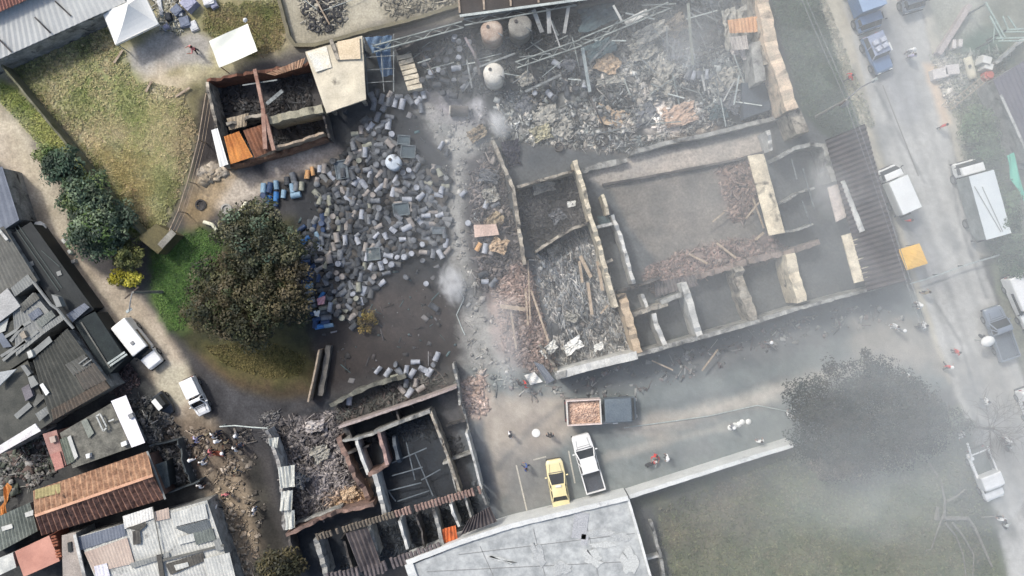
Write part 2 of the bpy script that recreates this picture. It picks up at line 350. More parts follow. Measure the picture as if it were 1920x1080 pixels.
# --- the main road, its pavement and verges
layer([(1430, -110), (1530, -110), (1640, 235), (1700, 250), (1720, 300), (1540, 265), (1500, 210), (1450, 20)], (36, 52, 40), (58, 74, 56), 10, 10, 1, "roadside_verge", 0.1)
layer([(1502, -110), (1560, -110), (1640, 150), (1720, 420), (1760, 560), (1800, 690), (1780, 720), (1720, 560), (1660, 350), (1590, 180)], (176, 168, 150), (188, 182, 164), 5, 3, 1, "pavement", 0.0)
ROADP = [(1552, -110), (1700, -110), (1752, 120), (1800, 330), (1835, 480), (1880, 600), (1960, 820), (2044, 1010), (2044, 1194), (1915, 1194), (1860, 960), (1800, 760), (1730, 550), (1690, 420), (1625, 170)]
layer(ROADP, (172, 171, 166), (190, 189, 184), 5, 3, 1, "road", 0.0)
layer([(1600, 20), (1680, 30), (1730, 200), (1700, 240), (1640, 150)], (124, 126, 132), (140, 142, 146), 30, 10, 0.7)
layer([(1680, 400), (1730, 400), (1780, 540), (1745, 540)], (120, 122, 128), (132, 134, 138), 20, 10, 0.6)
layer([(1700, -110), (1722, -110), (1772, 110), (1822, 330), (1858, 480), (1835, 480), (1800, 330), (1752, 120)], (186, 180, 164), (200, 194, 180), 4, 3, 1, "kerb_strip", 0.0)
layer([(1732, 120), (1752, 118), (1782, 230), (1766, 235)], (214, 184, 150), (222, 196, 166), 8, 4, 0.8)
layer([(1722, -110), (2044, -110), (2044, 1010), (1960, 820), (1880, 600), (1858, 480), (1822, 330), (1772, 110)], (96, 100, 84), (132, 132, 116), 6, 6, 1, "roadside_lot", 0.12)
layer([(1790, 40), (1880, 60), (1900, 120), (1800, 110)], (70, 98, 84), (96, 118, 104), 20, 14, 0.9, None, 0.05)
layer([(1722, -60), (1850, -60), (1830, 50), (1760, 100)], (150, 152, 140), (168, 168, 158), 20, 14, 0.9, None, 0.02)
layer([(1810, 300), (1870, 200), (1900, 420), (1920, 560), (1880, 560), (1850, 460)], (54, 74, 52), (78, 94, 66), 16, 14, 0.9, None, 0.15)
layer([(1760, 680), (1880, 640), (1960, 900), (1900, 960), (1830, 800)], (126, 122, 114), (150, 146, 138), 30, 26, 0.7)
def strip(pts, wd, c1, c2, op, feather=5, rag=3):
    L_ = []; Rr = []
    for i, (x, y) in enumerate(pts):
        a = pts[max(0, i - 1)]; b = pts[min(len(pts) - 1, i + 1)]; dx, dy = b[0] - a[0], b[1] - a[1]; l = math.hypot(dx, dy)
        L_.append((x - dy / l * wd / 2, y + dx / l * wd / 2)); Rr.append((x + dy / l * wd / 2, y - dx / l * wd / 2))
    layer(L_ + Rr[::-1], c1, c2, feather, rag, op, None, None)
for off, op in ((0, .5), (34, .45), (74, .35), (104, .3)):      # tyre tracks and wet streaks along the road
    strip([(1600 + off, 120), (1668 + off, 330), (1730 + off, 500), (1780 + off, 640), (1850 + off, 850), (1905 + off, 1010)], 11, (112, 113, 112), (134, 134, 131), op)
for a in ([(1640, 160), (1690, 260), (1735, 345)], [(1780, 300), (1800, 420), (1850, 560)], [(1750, 560), (1800, 640), (1830, 740)]): strip(a, 5, (92, 94, 96), (112, 112, 112), .7, 3, 3)
for a in ([(1050, 790), (1250, 760), (1450, 715), (1660, 660)], [(1060, 830), (1260, 800), (1450, 760)], [(930, 880), (1000, 800), (1080, 740)], [(1200, 720), (1420, 665), (1640, 612)]): strip(a, 9, (84, 88, 90), (108, 110, 110), .5, 6, 5)
for a in ([(900, 690), (930, 760), (930, 860)], [(1130, 860), (1240, 830), (1400, 790)]): strip(a, 14, (168, 160, 148), (186, 178, 166), .4, 8, 8)
for pl in ([(1640, 220), (1680, 240), (1668, 290), (1636, 270)], [(1760, 420), (1796, 430), (1800, 470), (1770, 460)], [(1230, 850), (1330, 820), (1340, 850), (1250, 872)], [(1090, 725), (1180, 705), (1190, 735), (1110, 748)], [(1800, 700), (1840, 720), (1850, 780), (1815, 760)]): layer(pl, (94, 98, 100), (116, 118, 118), 10, 10, .55, None, None)
# --- field at the bottom right
layer([(1195, 938), (1492, 842), (1560, 830), (1800, 760), (1862, 960), (1915, 1194), (1200, 1194)], (82, 92, 66), (108, 110, 84), 10, 8, 1, "meadow", 0.14)
layer([(1230, 950), (1420, 900), (1440, 1000), (1300, 1060), (1240, 1040)], (88, 80, 70), (108, 98, 86), 50, 40, 0.6, None, 0.14)
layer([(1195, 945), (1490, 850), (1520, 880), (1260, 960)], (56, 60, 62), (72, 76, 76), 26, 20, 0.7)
layer([(1760, 800), (1830, 780), (1880, 1000), (1830, 1080), (1790, 960)], (60, 66, 62), (82, 86, 78), 30, 20, 0.7)
layer([(1195, 950), (1225, 945), (1260, 1080), (1215, 1090)], (70, 72, 74), (92, 92, 92), 8, 6, 0.9)
# --- burned building floors (soot, ash, rubble colours)
layer([(672, 85), (1420, -60), (1500, 208), (1170, 290), (925, 262), (850, 210), (800, 190), (690, 185)], (24, 29, 33), (50, 56, 58), 8, 6, 1, "burned_floor", 0.1)
for pl, a, b, f, o in [
    ([(1180, 85), (1260, 70), (1270, 130), (1220, 160), (1165, 130)], (150, 148, 134), (172, 168, 150), 30, 0.9),
    ([(1110, 100), (1180, 95), (1180, 150), (1110, 140)], (112, 104, 96), (146, 138, 126), 24, 0.8),
    ([(960, 200), (1090, 190), (1150, 220), (1130, 280), (1000, 290), (930, 255)], (116, 114, 104), (150, 148, 136), 24, 0.9),
    ([(1100, 210), (1150, 205), (1190, 225), (1180, 250), (1120, 240)], (176, 158, 134), (188, 172, 150), 18, 0.9),
    ([(1190, 150), (1270, 140), (1300, 200), (1340, 240), (1240, 262), (1200, 230)], (150, 140, 124), (190, 172, 150), 26, 0.9),
    ([(1235, 205), (1320, 195), (1345, 235), (1260, 255)], (188, 160, 138), (200, 178, 156), 20, 0.8),
    ([(790, 170), (900, 190), (930, 230), (880, 240), (820, 215)], (124, 120, 124), (150, 146, 150), 22, 0.9),
    ([(1040, 255), (1170, 250), (1170, 300), (1060, 315)], (104, 98, 90), (132, 124, 114), 18, 0.8),
    ([(1300, 130), (1400, 120), (1400, 200), (1320, 210)], (86, 92, 90), (140, 142, 132), 20, 0.8),
    ([(885, 20), (935, 10), (960, 130), (900, 150)], (84, 84, 78), (112, 110, 102), 16, 0.8),
    ([(1280, 10), (1350, 5), (1370, 120), (1290, 130)], (44, 56, 66), (66, 78, 88), 16, 0.9)]:
    layer(pl, a, b, f, 22, o, None, 0.14, N2, 3.0)
layer([(925, 262), (1170, 290), (1500, 212), (1555, 262), (1705, 530), (1050, 705), (985, 495)], (66, 71, 75), (90, 93, 94), 6, 4, 1, "burned_floor", 0.03)
layer([(1140, 350), (1335, 318), (1400, 330), (1428, 455), (1230, 492), (1185, 430)], (98, 96, 91), (126, 120, 112), 8, 6, 1, None, 0.02)
layer([(1092, 330), (1200, 292), (1440, 250), (1450, 285), (1135, 348)], (160, 154, 146), (184, 174, 162), 8, 6, 0.95, None, 0.02)
layer([(1195, 510), (1290, 470), (1440, 440), (1482, 478), (1300, 520), (1230, 555)], (120, 104, 98), (146, 128, 120), 10, 10, 0.85, None, 0.12)
layer([(1340, 318), (1405, 298), (1425, 360), (1400, 410), (1372, 412)], (126, 110, 102), (150, 132, 122), 10, 8, 0.9, None, 0.1)
layer([(965, 350), (1085, 325), (1110, 410), (1000, 465), (978, 430)], (44, 44, 46), (74, 72, 72), 8, 8, 0.95, None, 0.15)
layer([(1000, 480), (1110, 430), (1160, 560), (1195, 660), (1050, 695)], (84, 87, 90), (124, 123, 119), 12, 10, 0.9, None, 0.18)
# --- lower left ruin
layer([(498, 800), (625, 745), (860, 690), (905, 900), (940, 1000), (830, 1030), (760, 1060), (620, 1100), (590, 1100), (535, 1000)], (20, 25, 32), (38, 45, 53), 8, 6, 1, "burned_floor", 0.05)
layer([(505, 790), (625, 770), (660, 850), (690, 935), (560, 985), (530, 900)], (66, 64, 66), (120, 114, 110), 14, 12, 1, None, 0.22)
layer([(610, 925), (690, 905), (700, 940), (620, 960)], (170, 138, 104), (190, 158, 124), 12, 10, 0.9, None, 0.12)
layer([(625, 750), (850, 690), (862, 720), (640, 800)], (50, 54, 52), (84, 80, 76), 10, 8, 0.9, None, 0.16)
layer([(825, 740), (860, 730), (875, 815), (905, 905), (860, 925)], (72, 72, 76), (96, 94, 94), 10, 8, 0.9, None, 0.08)
layer([(860, 720), (905, 700), (915, 770), (880, 790)], (172, 150, 136), (196, 176, 164), 12, 10, 0.85, None, 0.15)
layer([(860, 800), (905, 790), (945, 990), (905, 1000)], (76, 84, 92), (96, 102, 108), 12, 8, 0.9)

wm = np.clip(sdist([(672, 85), (1420, -60), (1500, 208), (1170, 290), (925, 262), (850, 210), (800, 190), (690, 185)], GX, GY) / 20, 0, 1) + np.clip(sdist([(1000, 480), (1110, 430), (1195, 660), (1050, 695)], GX, GY) / 10, 0, 1) + .7 * np.clip(sdist([(505, 790), (625, 770), (690, 935), (560, 985)], GX, GY) / 10, 0, 1)
wk = np.clip(sdist([(672, 85), (1420, -60), (1500, 208), (1170, 290), (925, 262), (850, 210), (800, 190), (690, 185)], GX, GY) / 20, 0, 1)[..., None]; gl = gcol.mean(-1, keepdims=True); gcol[:] = gcol * (1 - wk) + wk * (.45 * gcol + .55 * gl * np.array([.97, 1.0, 1.02])) * .92
NS = fbm(GX * .03, GY * .03, 91, 5); gcol[:] = gcol * (1 + np.clip(wm, 0, 1)[..., None] * (np.clip((NS[..., None] - .5) * 5, -.75, 1.4)))
kx = (GX - 960) / PPM; ky = (540 - GY) / PPM
V_all = np.stack([kx, ky, gz], -1).reshape(-1, 3); C_all = gcol.reshape(-1, 3)
idx = np.arange(ny_ * nx_).reshape(ny_, nx_)
Fq = np.stack([idx[:-1, :-1], idx[1:, :-1], idx[1:, 1:], idx[:-1, 1:]], -1).reshape(-1, 4)
fz = zone[:-1, :-1].reshape(-1)
GROUND_MAT = mat("ground_surface", None, attr=True, fine=6.0, fvar=0.32, bump=0.35, rough=0.92)
ROAD_MAT = mat("road_surface", None, attr=True, fine=9.0, fvar=0.12, bump=0.15, rough=0.85)
WET_MAT = mat("sooty_surface", None, attr=True, fine=5.0, fvar=0.4, bump=0.4, rough=0.75)
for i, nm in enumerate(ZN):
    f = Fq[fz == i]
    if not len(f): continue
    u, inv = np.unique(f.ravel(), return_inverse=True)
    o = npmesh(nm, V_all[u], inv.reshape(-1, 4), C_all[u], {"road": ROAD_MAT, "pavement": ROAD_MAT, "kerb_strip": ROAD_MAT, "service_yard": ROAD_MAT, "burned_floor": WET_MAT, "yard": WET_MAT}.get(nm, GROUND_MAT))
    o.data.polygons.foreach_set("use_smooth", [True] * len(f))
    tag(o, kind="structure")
b = MB(); b.grid([(-400, -400, -0.35), (400, -400, -0.35), (400, 400, -0.35), (-400, 400, -0.35)], 8, 8)
tag(b.build("terrain", mat("terrain_earth", (96, 92, 74), (120, 114, 92), scale=0.05)), kind="structure")
def ground_z(px, py):
    i = int(round((px - gx[0]) / STEP)); j = int(round((py - gy[0]) / STEP))
    return float(gz[max(0, min(ny_ - 1, j)), max(0, min(nx_ - 1, i))])

# ------------------------------------------------------------------ grass blades and weeds
def tufts(name, label, polys, n, pal, hgt=(0.04, 0.16), seed=5, spread=0.13):
    rng = np.random.default_rng(seed); pts = np.concatenate([sample(p, int(n / len(polys)), rng) for p in polys]); n = len(pts)
    keep = fbm(pts[:, 0] * 0.06, pts[:, 1] * 0.06, seed) > 0.27; pts = pts[keep]; n = len(pts)
    z = np.array([ground_z(a, b) for a, b in pts]); c = np.stack([(pts[:, 0] - 960) / PPM, (540 - pts[:, 1]) / PPM, z], 1)
    B = 7; c = np.repeat(c, B, 0); m = n * B
    a = rng.uniform(0, 2 * np.pi, m); d = np.stack([np.cos(a), np.sin(a), np.zeros(m)], 1); q = np.stack([-np.sin(a), np.cos(a), np.zeros(m)], 1)
    h = rng.uniform(hgt[0], hgt[1], m)[:, None]; sp = rng.uniform(0.3, 1.0, m)[:, None] * spread; wd = rng.uniform(0.025, 0.06, m)[:, None]
    p0 = c + d * 0.03; tip = c + d * sp * 1.6 + np.array([0, 0, 1.0]) * h; mid = c + d * sp * 0.8 + np.array([0, 0, 1.0]) * h * 0.7
    V = np.stack([p0 - q * wd, p0 + q * wd, mid + q * wd, mid - q * wd, tip], 1)
    F = np.array([(0, 1, 2, 3), (3, 2, 4, 4)]); F = (F[None] + (np.arange(m) * 5)[:, None, None]).reshape(-1, 4)
    F = np.where(F[:, 2:3] == F[:, 3:4], F, F)
    palA = np.array([lin(k) for k in pal]); pt = fbm(pts[:, 0] * 0.02, pts[:, 1] * 0.02, seed + 3)
    ci = np.clip(((pt - 0.5) * 2.4 + 0.5 + rng.normal(0, 0.22, n)) * len(pal), 0, len(pal) - 1).astype(int)
    gi = np.clip(((pts[:, 0] - gx[0]) / STEP).astype(int), 0, nx_ - 1); gj = np.clip(((pts[:, 1] - gy[0]) / STEP).astype(int), 0, ny_ - 1)
    col = np.repeat((0.65 * palA[ci] + 0.8 * gcol[gj, gi]) * rng.uniform(0.75, 1.3, (n, 1)), B * 5, 0)
    quads = F[0::2]; tris = F[1::2][:, :3]
    o = npmesh(name, V.reshape(-1, 3), np.concatenate([quads[:, [0, 1, 2]], quads[:, [0, 2, 3]], tris]), col, GRASS_MAT)
    return tag(o, label, "grass", None, "stuff")
GRASS_MAT = mat("grass_blades", None, attr=True, fine=20, fvar=0.1, bump=0.0, rough=0.8)
tufts("grass", "dry yellow green grass of the open lot at upper left", [[(5, 135), (190, 40), (235, 100), (250, 150), (340, 165), (372, 250), (336, 370), (300, 445), (262, 432), (140, 258), (50, 170)], [(150, 250), (340, 180), (330, 380), (290, 430), (250, 400)]], 11000, [(104, 114, 62), (132, 138, 80), (154, 150, 100), (178, 166, 126), (184, 164, 130)], seed=5)
tufts("grass", "olive grass between the white tarps and the concrete yard", [[(385, 10), (520, 0), (540, 60), (525, 95), (470, 105), (380, 60)]], 1500, [(88, 96, 48), (106, 110, 58), (126, 112, 74)], seed=6)
tufts("grass", "bright green grass on the bank beside the big trees", [[(288, 478), (372, 425), (420, 450), (398, 520), (352, 560), (345, 615), (318, 620), (284, 550)]], 2600, [(54, 84, 34), (72, 102, 44), (94, 120, 62)], seed=7)
tufts("grass", "olive brown grass below the big brown green tree", [[(385, 650), (500, 640), (575, 668), (560, 705), (500, 708), (420, 682)]], 1500, [(72, 70, 40), (92, 88, 52), (102, 90, 60)], seed=8)
tufts("grass", "long green grass along the outer side of the lot wall", [[(0, 155), (30, 168), (140, 272), (258, 436), (236, 430), (100, 300), (0, 188)]], 1500, [(98, 118, 50), (130, 140, 70), (158, 158, 96)], seed=9)
tufts("grass", "hazy grey green grass of the meadow at lower right", [[(1235, 950), (1490, 850), (1560, 850), (1790, 800), (1850, 960), (1900, 1180), (1225, 1180)]], 9000, [(62, 72, 46), (82, 88, 58), (100, 100, 72), (94, 86, 72)], seed=10)
tufts("grass", "dark weeds on the verge between burned warehouse and road", [[(1440, -60), (1525, -60), (1640, 235), (1560, 258), (1505, 205), (1450, 30)]], 3000, [(28, 46, 30), (44, 64, 42), (66, 84, 58)], seed=11)
tufts("grass", "weeds along the far side of the road", [[(1790, 250), (1870, 190), (1915, 420), (1940, 600), (1890, 560), (1850, 460)], [(1740, 100), (1800, 100), (1900, 150), (1880, 260), (1800, 250)]], 2600, [(50, 74, 46), (78, 98, 64), (110, 120, 90)], seed=12)
# ------------------------------------------------------------------ materials for buildings
CREAM = mat("cream_plaster", (216, 206, 182), (164, 156, 140), scale=1.2, soot=0.28, fvar=0.3)
CREAMS = mat("sooty_cream_plaster", (188, 180, 164), (124, 118, 108), scale=1.3, soot=0.42)
GREYW = mat("grey_wall", (174, 174, 168), (118, 118, 115), scale=1.2, soot=0.32)
PALEW = mat("pale_wall", (212, 212, 206), (164, 164, 160), scale=0.9, soot=0.16, fvar=0.22)
ROOFW = mat("roof_edge_white", (220, 222, 218), (194, 196, 194), scale=0.5, soot=0.04, fvar=0.15)
DARKW = mat("charred_wall", (110, 106, 102), (58, 56, 56), scale=0.8, soot=0.45)
BRICKR = mat("red_brick_wall", (150, 92, 78), (104, 70, 62), scale=1.0, fine=16)
TIMBER = mat("charred_timber", (112, 100, 90), (52, 46, 44), scale=2.0, soot=0.2)
PTIMB = mat("bleached_timber", (186, 170, 150), (140, 124, 106), scale=2.0)
STEEL = mat("scorched_steel", (138, 144, 144), (84, 88, 90), scale=1.6, rough=0.6, metal=0.3, soot=0.15)
PSTEEL = mat("pale_steel", (190, 198, 194), (150, 158, 156), scale=1.6, rough=0.5, metal=0.2)
RUST = mat("rusty_sheet", (150, 104, 78), (98, 70, 56), scale=1.2, rough=0.8, soot=0.12)
ORANGE = mat("orange_sheet", (216, 146, 78), (180, 112, 62), scale=0.8, rough=0.6)
WHITE = mat("white_paint", (240, 240, 236), (222, 222, 216), scale=0.4, rough=0.5, fvar=0.08, bump=0.05)
GREY = mat("grey_metal", (150, 152, 152), (118, 120, 122), scale=1.0, rough=0.6)
BLACK = mat("black_sheet", (38, 42, 44), (54, 58, 58), scale=0.6, rough=0.7, fvar=0.2)
RUBBER = mat("black_rubber", (34, 34, 36), (48, 48, 50), scale=3)
GLASS = mat("dark_glass", (24, 28, 32), (36, 42, 48), scale=1, rough=0.12, bump=0, fvar=0.05)
CLAY = mat("clay_tile", (178, 112, 84), (120, 74, 58), scale=1.4, fine=16, fvar=0.35)
SOOTTILE = mat("sooty_tile", (112, 104, 102), (62, 60, 64), scale=1.2, fine=14, fvar=0.3)
CONC = mat("concrete", (176, 174, 166), (146, 144, 138), scale=0.5, soot=0.05)

CREAM2 = mat("bright_cream_slab", (228, 216, 190), (184, 172, 150), scale=1.2, soot=0.2, fvar=0.25)
def Q(*p): return [P(*a) for a in p]
def wallrun(m, pts, h, t=0.25, rag=0.12, mi=0, seed=0, z0=-0.05, step=0.36):
    """broken wall along pixels pts (as the photograph shows its top at height h)"""
    if rag > 0.04: t *= .86; rag = min(.45, rag * 1.35)
    rnd = random.Random(seed * 7 + len(pts)); W = [Vector(P(x, y, h)) for x, y in pts]; st = []
    for a, b in zip(W[:-1], W[1:]):
        n = max(1, int((b - a).length / step))
        st += [a.lerp(b, i / n) for i in range(n)]
    st.append(W[-1]); n = len(st); vs = []
    for i, p in enumerate(st):
        d = st[min(i + 1, n - 1)] - st[max(i - 1, 0)]; d.z = 0; d.normalize(); q = Vector((-d.y, d.x, 0))
        tt = t / 2 * (1 + rnd.uniform(-1, 1) * min(0.35, rag)); top = h * (1 - rag * rnd.random() ** 2)
        j = q * rnd.uniform(-1, 1) * t * 0.15 * min(1, rag * 5)
        vs += [(p.x + q.x * tt, p.y + q.y * tt, z0), (p.x - q.x * tt, p.y - q.y * tt, z0),
               (p.x - q.x * tt + j.x, p.y - q.y * tt + j.y, top + rnd.uniform(-1, 1) * rag * 0.2), (p.x + q.x * tt + j.x, p.y + q.y * tt + j.y, top)]
    fs = []
    for i in range(n - 1):
        a = i * 4; b = a + 4
        fs += [(a + 3, a + 2, b + 2, b + 3), (a + 1, a, b, b + 1), (a, a + 3, b + 3, b), (a + 2, a + 1, b + 1, b + 2)]
    fs += [(0, 1, 2, 3), (n * 4 - 1, n * 4 - 2, n * 4 - 3, n * 4 - 4)]
    m.add(vs, fs, mi)
def walls(root, specs, name="wall"):
    """specs: (pixel polyline, top height, thickness, raggedness, material)"""
    for i, (pts, h, t, rag, mt) in enumerate(specs):
        m = MB(); wallrun(m, pts, h, t, rag, seed=i + len(specs)); m.build(name, mt, root)
def at(x, y): return P(x, y, 0)

# ------------------------------------------------------------------ top left: neighbour warehouse, tile roof, tarps
GSHEET = mat("grey_sheet_roof", (196, 198, 194), (176, 178, 176), scale=0.35, fvar=0.1, rough=0.6)
r = thing("warehouse", "long grey sheet roofed warehouse at the top left corner beside the open grass lot", "warehouse", at(40, 60))
m = MB(); m.prism(Q((-58, 138, 2.5), (232, 8, 2.5), (180, -70, 2.5), (-60, 40, 2.5)), -0.05); m.build("wall", GREYW, r)
m = MB(); m.corr(Q((-66, 140, 2.7), (236, 4, 2.7), (184, -78, 3.4), (-62, 36, 3.4)), 0.5, 0.03, 3, 0.05); rf = m.build("roof", GSHEET, r)
for x0, y0, x1, y1 in ((65, 32, 95, 62), (103, 2, 133, 30), (-5, 70, 22, 98)):
    m = MB(); m.bar(P(x0, y0, 3.26), P(x1, y1, 2.92), 0.12, 0.05); m.build("roof_seam", DARKW, r)
r = thing("house", "house with a red clay tile roof at the very top left corner", "house", at(0, -10))
m = MB(); m.prism(Q((-58, 40, 3.9), (105, -30, 3.9), (80, -90, 3.9), (-70, -30, 3.9)), -0.05); m.build("wall", GREYW, r)
m = MB(); m.corr(Q((-62, 50, 4.0), (118, -32, 4.0), (90, -100, 5.2), (-75, -30, 5.2)), 0.28, 0.05, 2, 0.06); m.build("roof", mat("red_tile", (172, 124, 110), (132, 96, 86), scale=0.8), r)

TARP = mat("white_tarp", (248, 247, 240), (236, 237, 232), scale=0.5, fvar=0.06, bump=0.1, rough=0.6)
r = thing("canopy_tent", "large white peaked canopy tent beside the grey gravel patch", "tent", at(245, 45))
c4 = [(190, 20), (216, 84), (297, 45), (268, -16)]; zc = 2.3; apex = P(240, 8, 3.7)
m = MB(); cs = [P(x, y, zc) for x, y in c4]
for i in range(4):
    a, b_ = Vector(cs[i]), Vector(cs[(i + 1) % 4]); ap = Vector(apex); n = 6; vs = []; fs = []
    for j in range(n + 1):
        t = j / n
        for k in range(n + 1):
            e = a.lerp(b_, k / n); p = e.lerp(ap, t); sag = -0.16 * math.sin(math.pi * t) - 0.1 * math.sin(math.pi * k / n) * (1 - t)
            vs.append((p.x, p.y, p.z + sag))
    for j in range(n):
        for k in range(n): q = j * (n + 1) + k; fs.append((q, q + 1, q + n + 2, q + n + 1))
    m.add(vs, fs)
    m.add([a, b_, (b_.x, b_.y, b_.z - 0.3), (a.x, a.y, a.z - 0.3)], [(0, 1, 2, 3)])
m.build("canopy", TARP, r, smooth=False)
for x, y in c4:
    p = P(x + (244 - x) * 0.04, y + (34 - y) * 0.04, zc); m = MB(); m.cyl((p[0], p[1], 0), 0.04, zc - 0.05, 8); m.build("pole", PSTEEL, r)
r = thing("tarp_shelter", "white flat tarp shelter with a knotted corner above the burned hut", "tarp", at(435, 85))
c4 = [(392, 77), (411, 127), (483, 96), (464, 44)]
m = MB(); m.grid(Q(*[(x, y, 2.2) for x, y in c4]), 14, 12, lambda u, v: -0.18 * math.sin(math.pi * u) * math.sin(math.pi * v) + 0.05 * math.sin(u * 9 + v * 5), 0.03); m.build("tarp", mat("cream_tarp", (246, 246, 230), (232, 234, 222), scale=0.5, fvar=0.05, bump=0.1), r)
for x, y in c4:
    p = P(x + (438 - x) * 0.06, y + (86 - y) * 0.06, 2.1); m = MB(); m.cyl((p[0], p[1], 0), 0.04, 2.0, 8); m.build("pole", PTIMB, r)
m = MB(); m.lathe(P(460, 38, 2.1), [(0.02, 0), (0.2, .06), (0.14, .2), (0.05, .3)], 9); m.build("knot", TARP, r)

# ------------------------------------------------------------------ boundary walls of the open lot
r = thing("boundary_wall", "long mossy concrete wall between the grass lot and the dirt lane", "wall", at(150, 260))
walls(r, [([(2, 122), (70, 205), (140, 290), (205, 372), (266, 440)], 1.9, 0.2, 0.05, mat("mossy_wall", (124, 122, 104), (84, 86, 62), scale=0.8)),])
m = MB(); m.prism(Q((258, 446, 2.0), (296, 476, 2.0), (330, 440, 2.0), (292, 420, 2.0)), -0.05); t_ = mat("mossy_slab", (112, 104, 72), (86, 82, 62), scale=0.8)
r = tag(m.build("wall_corner_slab", t_), "mossy concrete slab where the lot wall meets the wire fence", "slab")
r = thing("fence", "thin pale topped wire fence running from the burned hut down to the mossy slab", "fence", at(350, 300))
fp = [(386, 176), (372, 262), (352, 340), (334, 396), (312, 444), (294, 472)]
for i, (x, y) in enumerate(fp):
    m = MB(); p = P(x, y, 2.0); m.cyl((p[0], p[1], -0.1), 0.05, 2.1, 8); m.build("post", PTIMB, r)
m = MB(); m.tube([P(x, y, 1.95) for x, y in fp], 0.05, 6); m.tube([(P(x, y, 2)[0], P(x, y, 2)[1], 1.2) for x, y in fp], 0.02, 5); m.tube([(P(x, y, 2)[0], P(x, y, 2)[1], 0.5) for x, y in fp], 0.02, 5); m.build("rail", PTIMB, r)
m = MB(); m.bar(P(300, 462, 2.2), P(326, 434, 2.2), 0.55, 0.08); m.build("top_plank", mat("grey_plank", (150, 148, 138), (110, 108, 100)), r)
r = thing("yard_wall", "low olive grey wall along the bottom of the concrete yard", "wall", at(700, 60))
walls(r, [([(520, -10), (540, 66), (552, 84), (590, 84), (690, 56), (780, 34), (868, 6)], 0.7, 0.35, 0.06, mat("olive_wall", (128, 122, 100), (104, 100, 84), scale=0.8))])

# ------------------------------------------------------------------ burned hut
r = thing("burned_hut", "small burned hut with orange and rusty roof sheets left above the drum yard", "hut", at(500, 215))
walls(r, [([(386, 152), (398, 205), (410, 262), (420, 312)], 2.8, 0.28, 0.1, CREAMS), ([(386, 150), (452, 138), (520, 128), (585, 116)], 2.7, 0.3, 0.2, mat("rusty_brown_wall", (132, 92, 74), (84, 60, 50), soot=0.1)),
          ([(420, 314), (470, 302), (540, 282), (612, 258)], 1.5, 0.3, 0.25, mat("tan_wall", (150, 120, 98), (110, 84, 70), soot=0.1)), ([(598, 150), (604, 205), (616, 258)], 2.4, 0.2, 0.2, DARKW),
          ([(504, 226), (552, 214), (604, 202)], 2.8, 0.75, 0.08, mat("olive_plaster", (170, 166, 146), (138, 134, 116), soot=0.06)), ([(506, 278), (558, 264), (606, 248)], 2.6, 0.22, 0.12, PTIMB), ([(424, 232), (470, 218), (500, 214)], 2.5, 0.3, 0.2, CREAMS)])
m = MB(); m.bar(P(478, 130, 3.1), P(494, 205, 3.1), 0.28); m.bar(P(494, 205, 3.1), P(498, 280, 3.0), 0.34); m.bar(P(497, 215, 3.1), P(514, 282, 2.8), 0.3); m.build("roof_beam", mat("rusty_beam", (176, 146, 130), (128, 92, 78), scale=1.5), r)
m = MB(); m.bar(P(455, 160, 2.6), P(520, 150, 2.8), 0.1); m.bar(P(500, 195, 2.9), P(530, 170, 2.9), 0.3, 0.1); m.build("roof_beam", STEEL, r)
for q, mt, sd in (([(420, 256, 2.9), (448, 246, 3.1), (474, 294, 2.6), (432, 308, 2.5)], ORANGE, 1), ([(456, 245, 3.0), (490, 234, 3.1), (510, 282, 2.7), (478, 296, 2.5)], RUST, 2), ([(396, 244, 2.9), (408, 240, 2.9), (428, 308, 2.8), (412, 314, 2.8)], WHITE, 3), ([(498, 138, 2.6), (572, 108, 2.8), (566, 126, 2.5), (515, 142, 2.4)], mat("tan_sheet", (206, 172, 142), (164, 126, 100)), 4), ([(425, 222, 2.0), (466, 212, 2.2), (462, 236, 2.0), (430, 244, 1.9)], mat("beige_sheet", (176, 164, 142), (148, 134, 116)), 5)):
    m = MB(); m.corr(Q(*q), 0.3, 0.035, 4, 0.02, seed=sd, wob=0.06); m.build("roof_sheet", mt, r)
debris("hut_debris", None, None, [(395, 160), (580, 125), (600, 255), (425, 300)], 900, [(40, 44, 50), (60, 66, 72), (100, 104, 106), (30, 32, 36), (80, 70, 62)], seed=3, gain=.8, parent=r)

# ------------------------------------------------------------------ cream roof slab, blue tarp, rack frame above the drums
r = thing("roof_slab", "big cream coloured roof slab standing above the drum yard beside the blue sheet", "roof slab", at(635, 140))
m = MB(); m.grid(Q((572, 97, 3.3), (612, 212, 3.1), (686, 186, 3.1), (679, 67, 3.3)), 12, 12, lambda u, v: 0.03 * math.sin(u * 11 + v * 7) - 0.03 * math.sin(v * 13), 0.22); m.build("slab", mat("cream_slab", (222, 213, 190), (196, 187, 166), scale=0.8, fvar=0.16, soot=.08), r)
m = MB(); m.grid(Q((576, 99, 3.38), (592, 135, 3.36), (622, 126, 3.36), (612, 86, 3.38)), 6, 6, lambda u, v: 0.02 * math.sin(u * 9), 0.06); m.build("pale_patch", mat("bluish_patch", (214, 214, 206), (226, 216, 190)), r)
m = MB(); m.grid(Q((632, 78, 3.5), (636, 112, 3.45), (676, 110, 3.45), (674, 70, 3.5)), 6, 6, lambda u, v: 0.05 * math.sin(u * 3.1) * math.sin(v * 3.1), 0.1); m.build("upper_panel", mat("beige_panel", (224, 206, 176), (204, 186, 156)), r)
m = MB(); m.bar(P(620, 74, 3.5), P(634, 112, 3.45), 0.3, 0.1); m.build("batten", CREAMS, r)
for x, y in ((582, 102), (616, 200), (676, 182), (670, 78)):
    p = P(x, y, 3.0); m = MB(); m.box((p[0], p[1], 1.45), (0.25, 0.25, 3.0)); m.build("post", CREAMS, r)
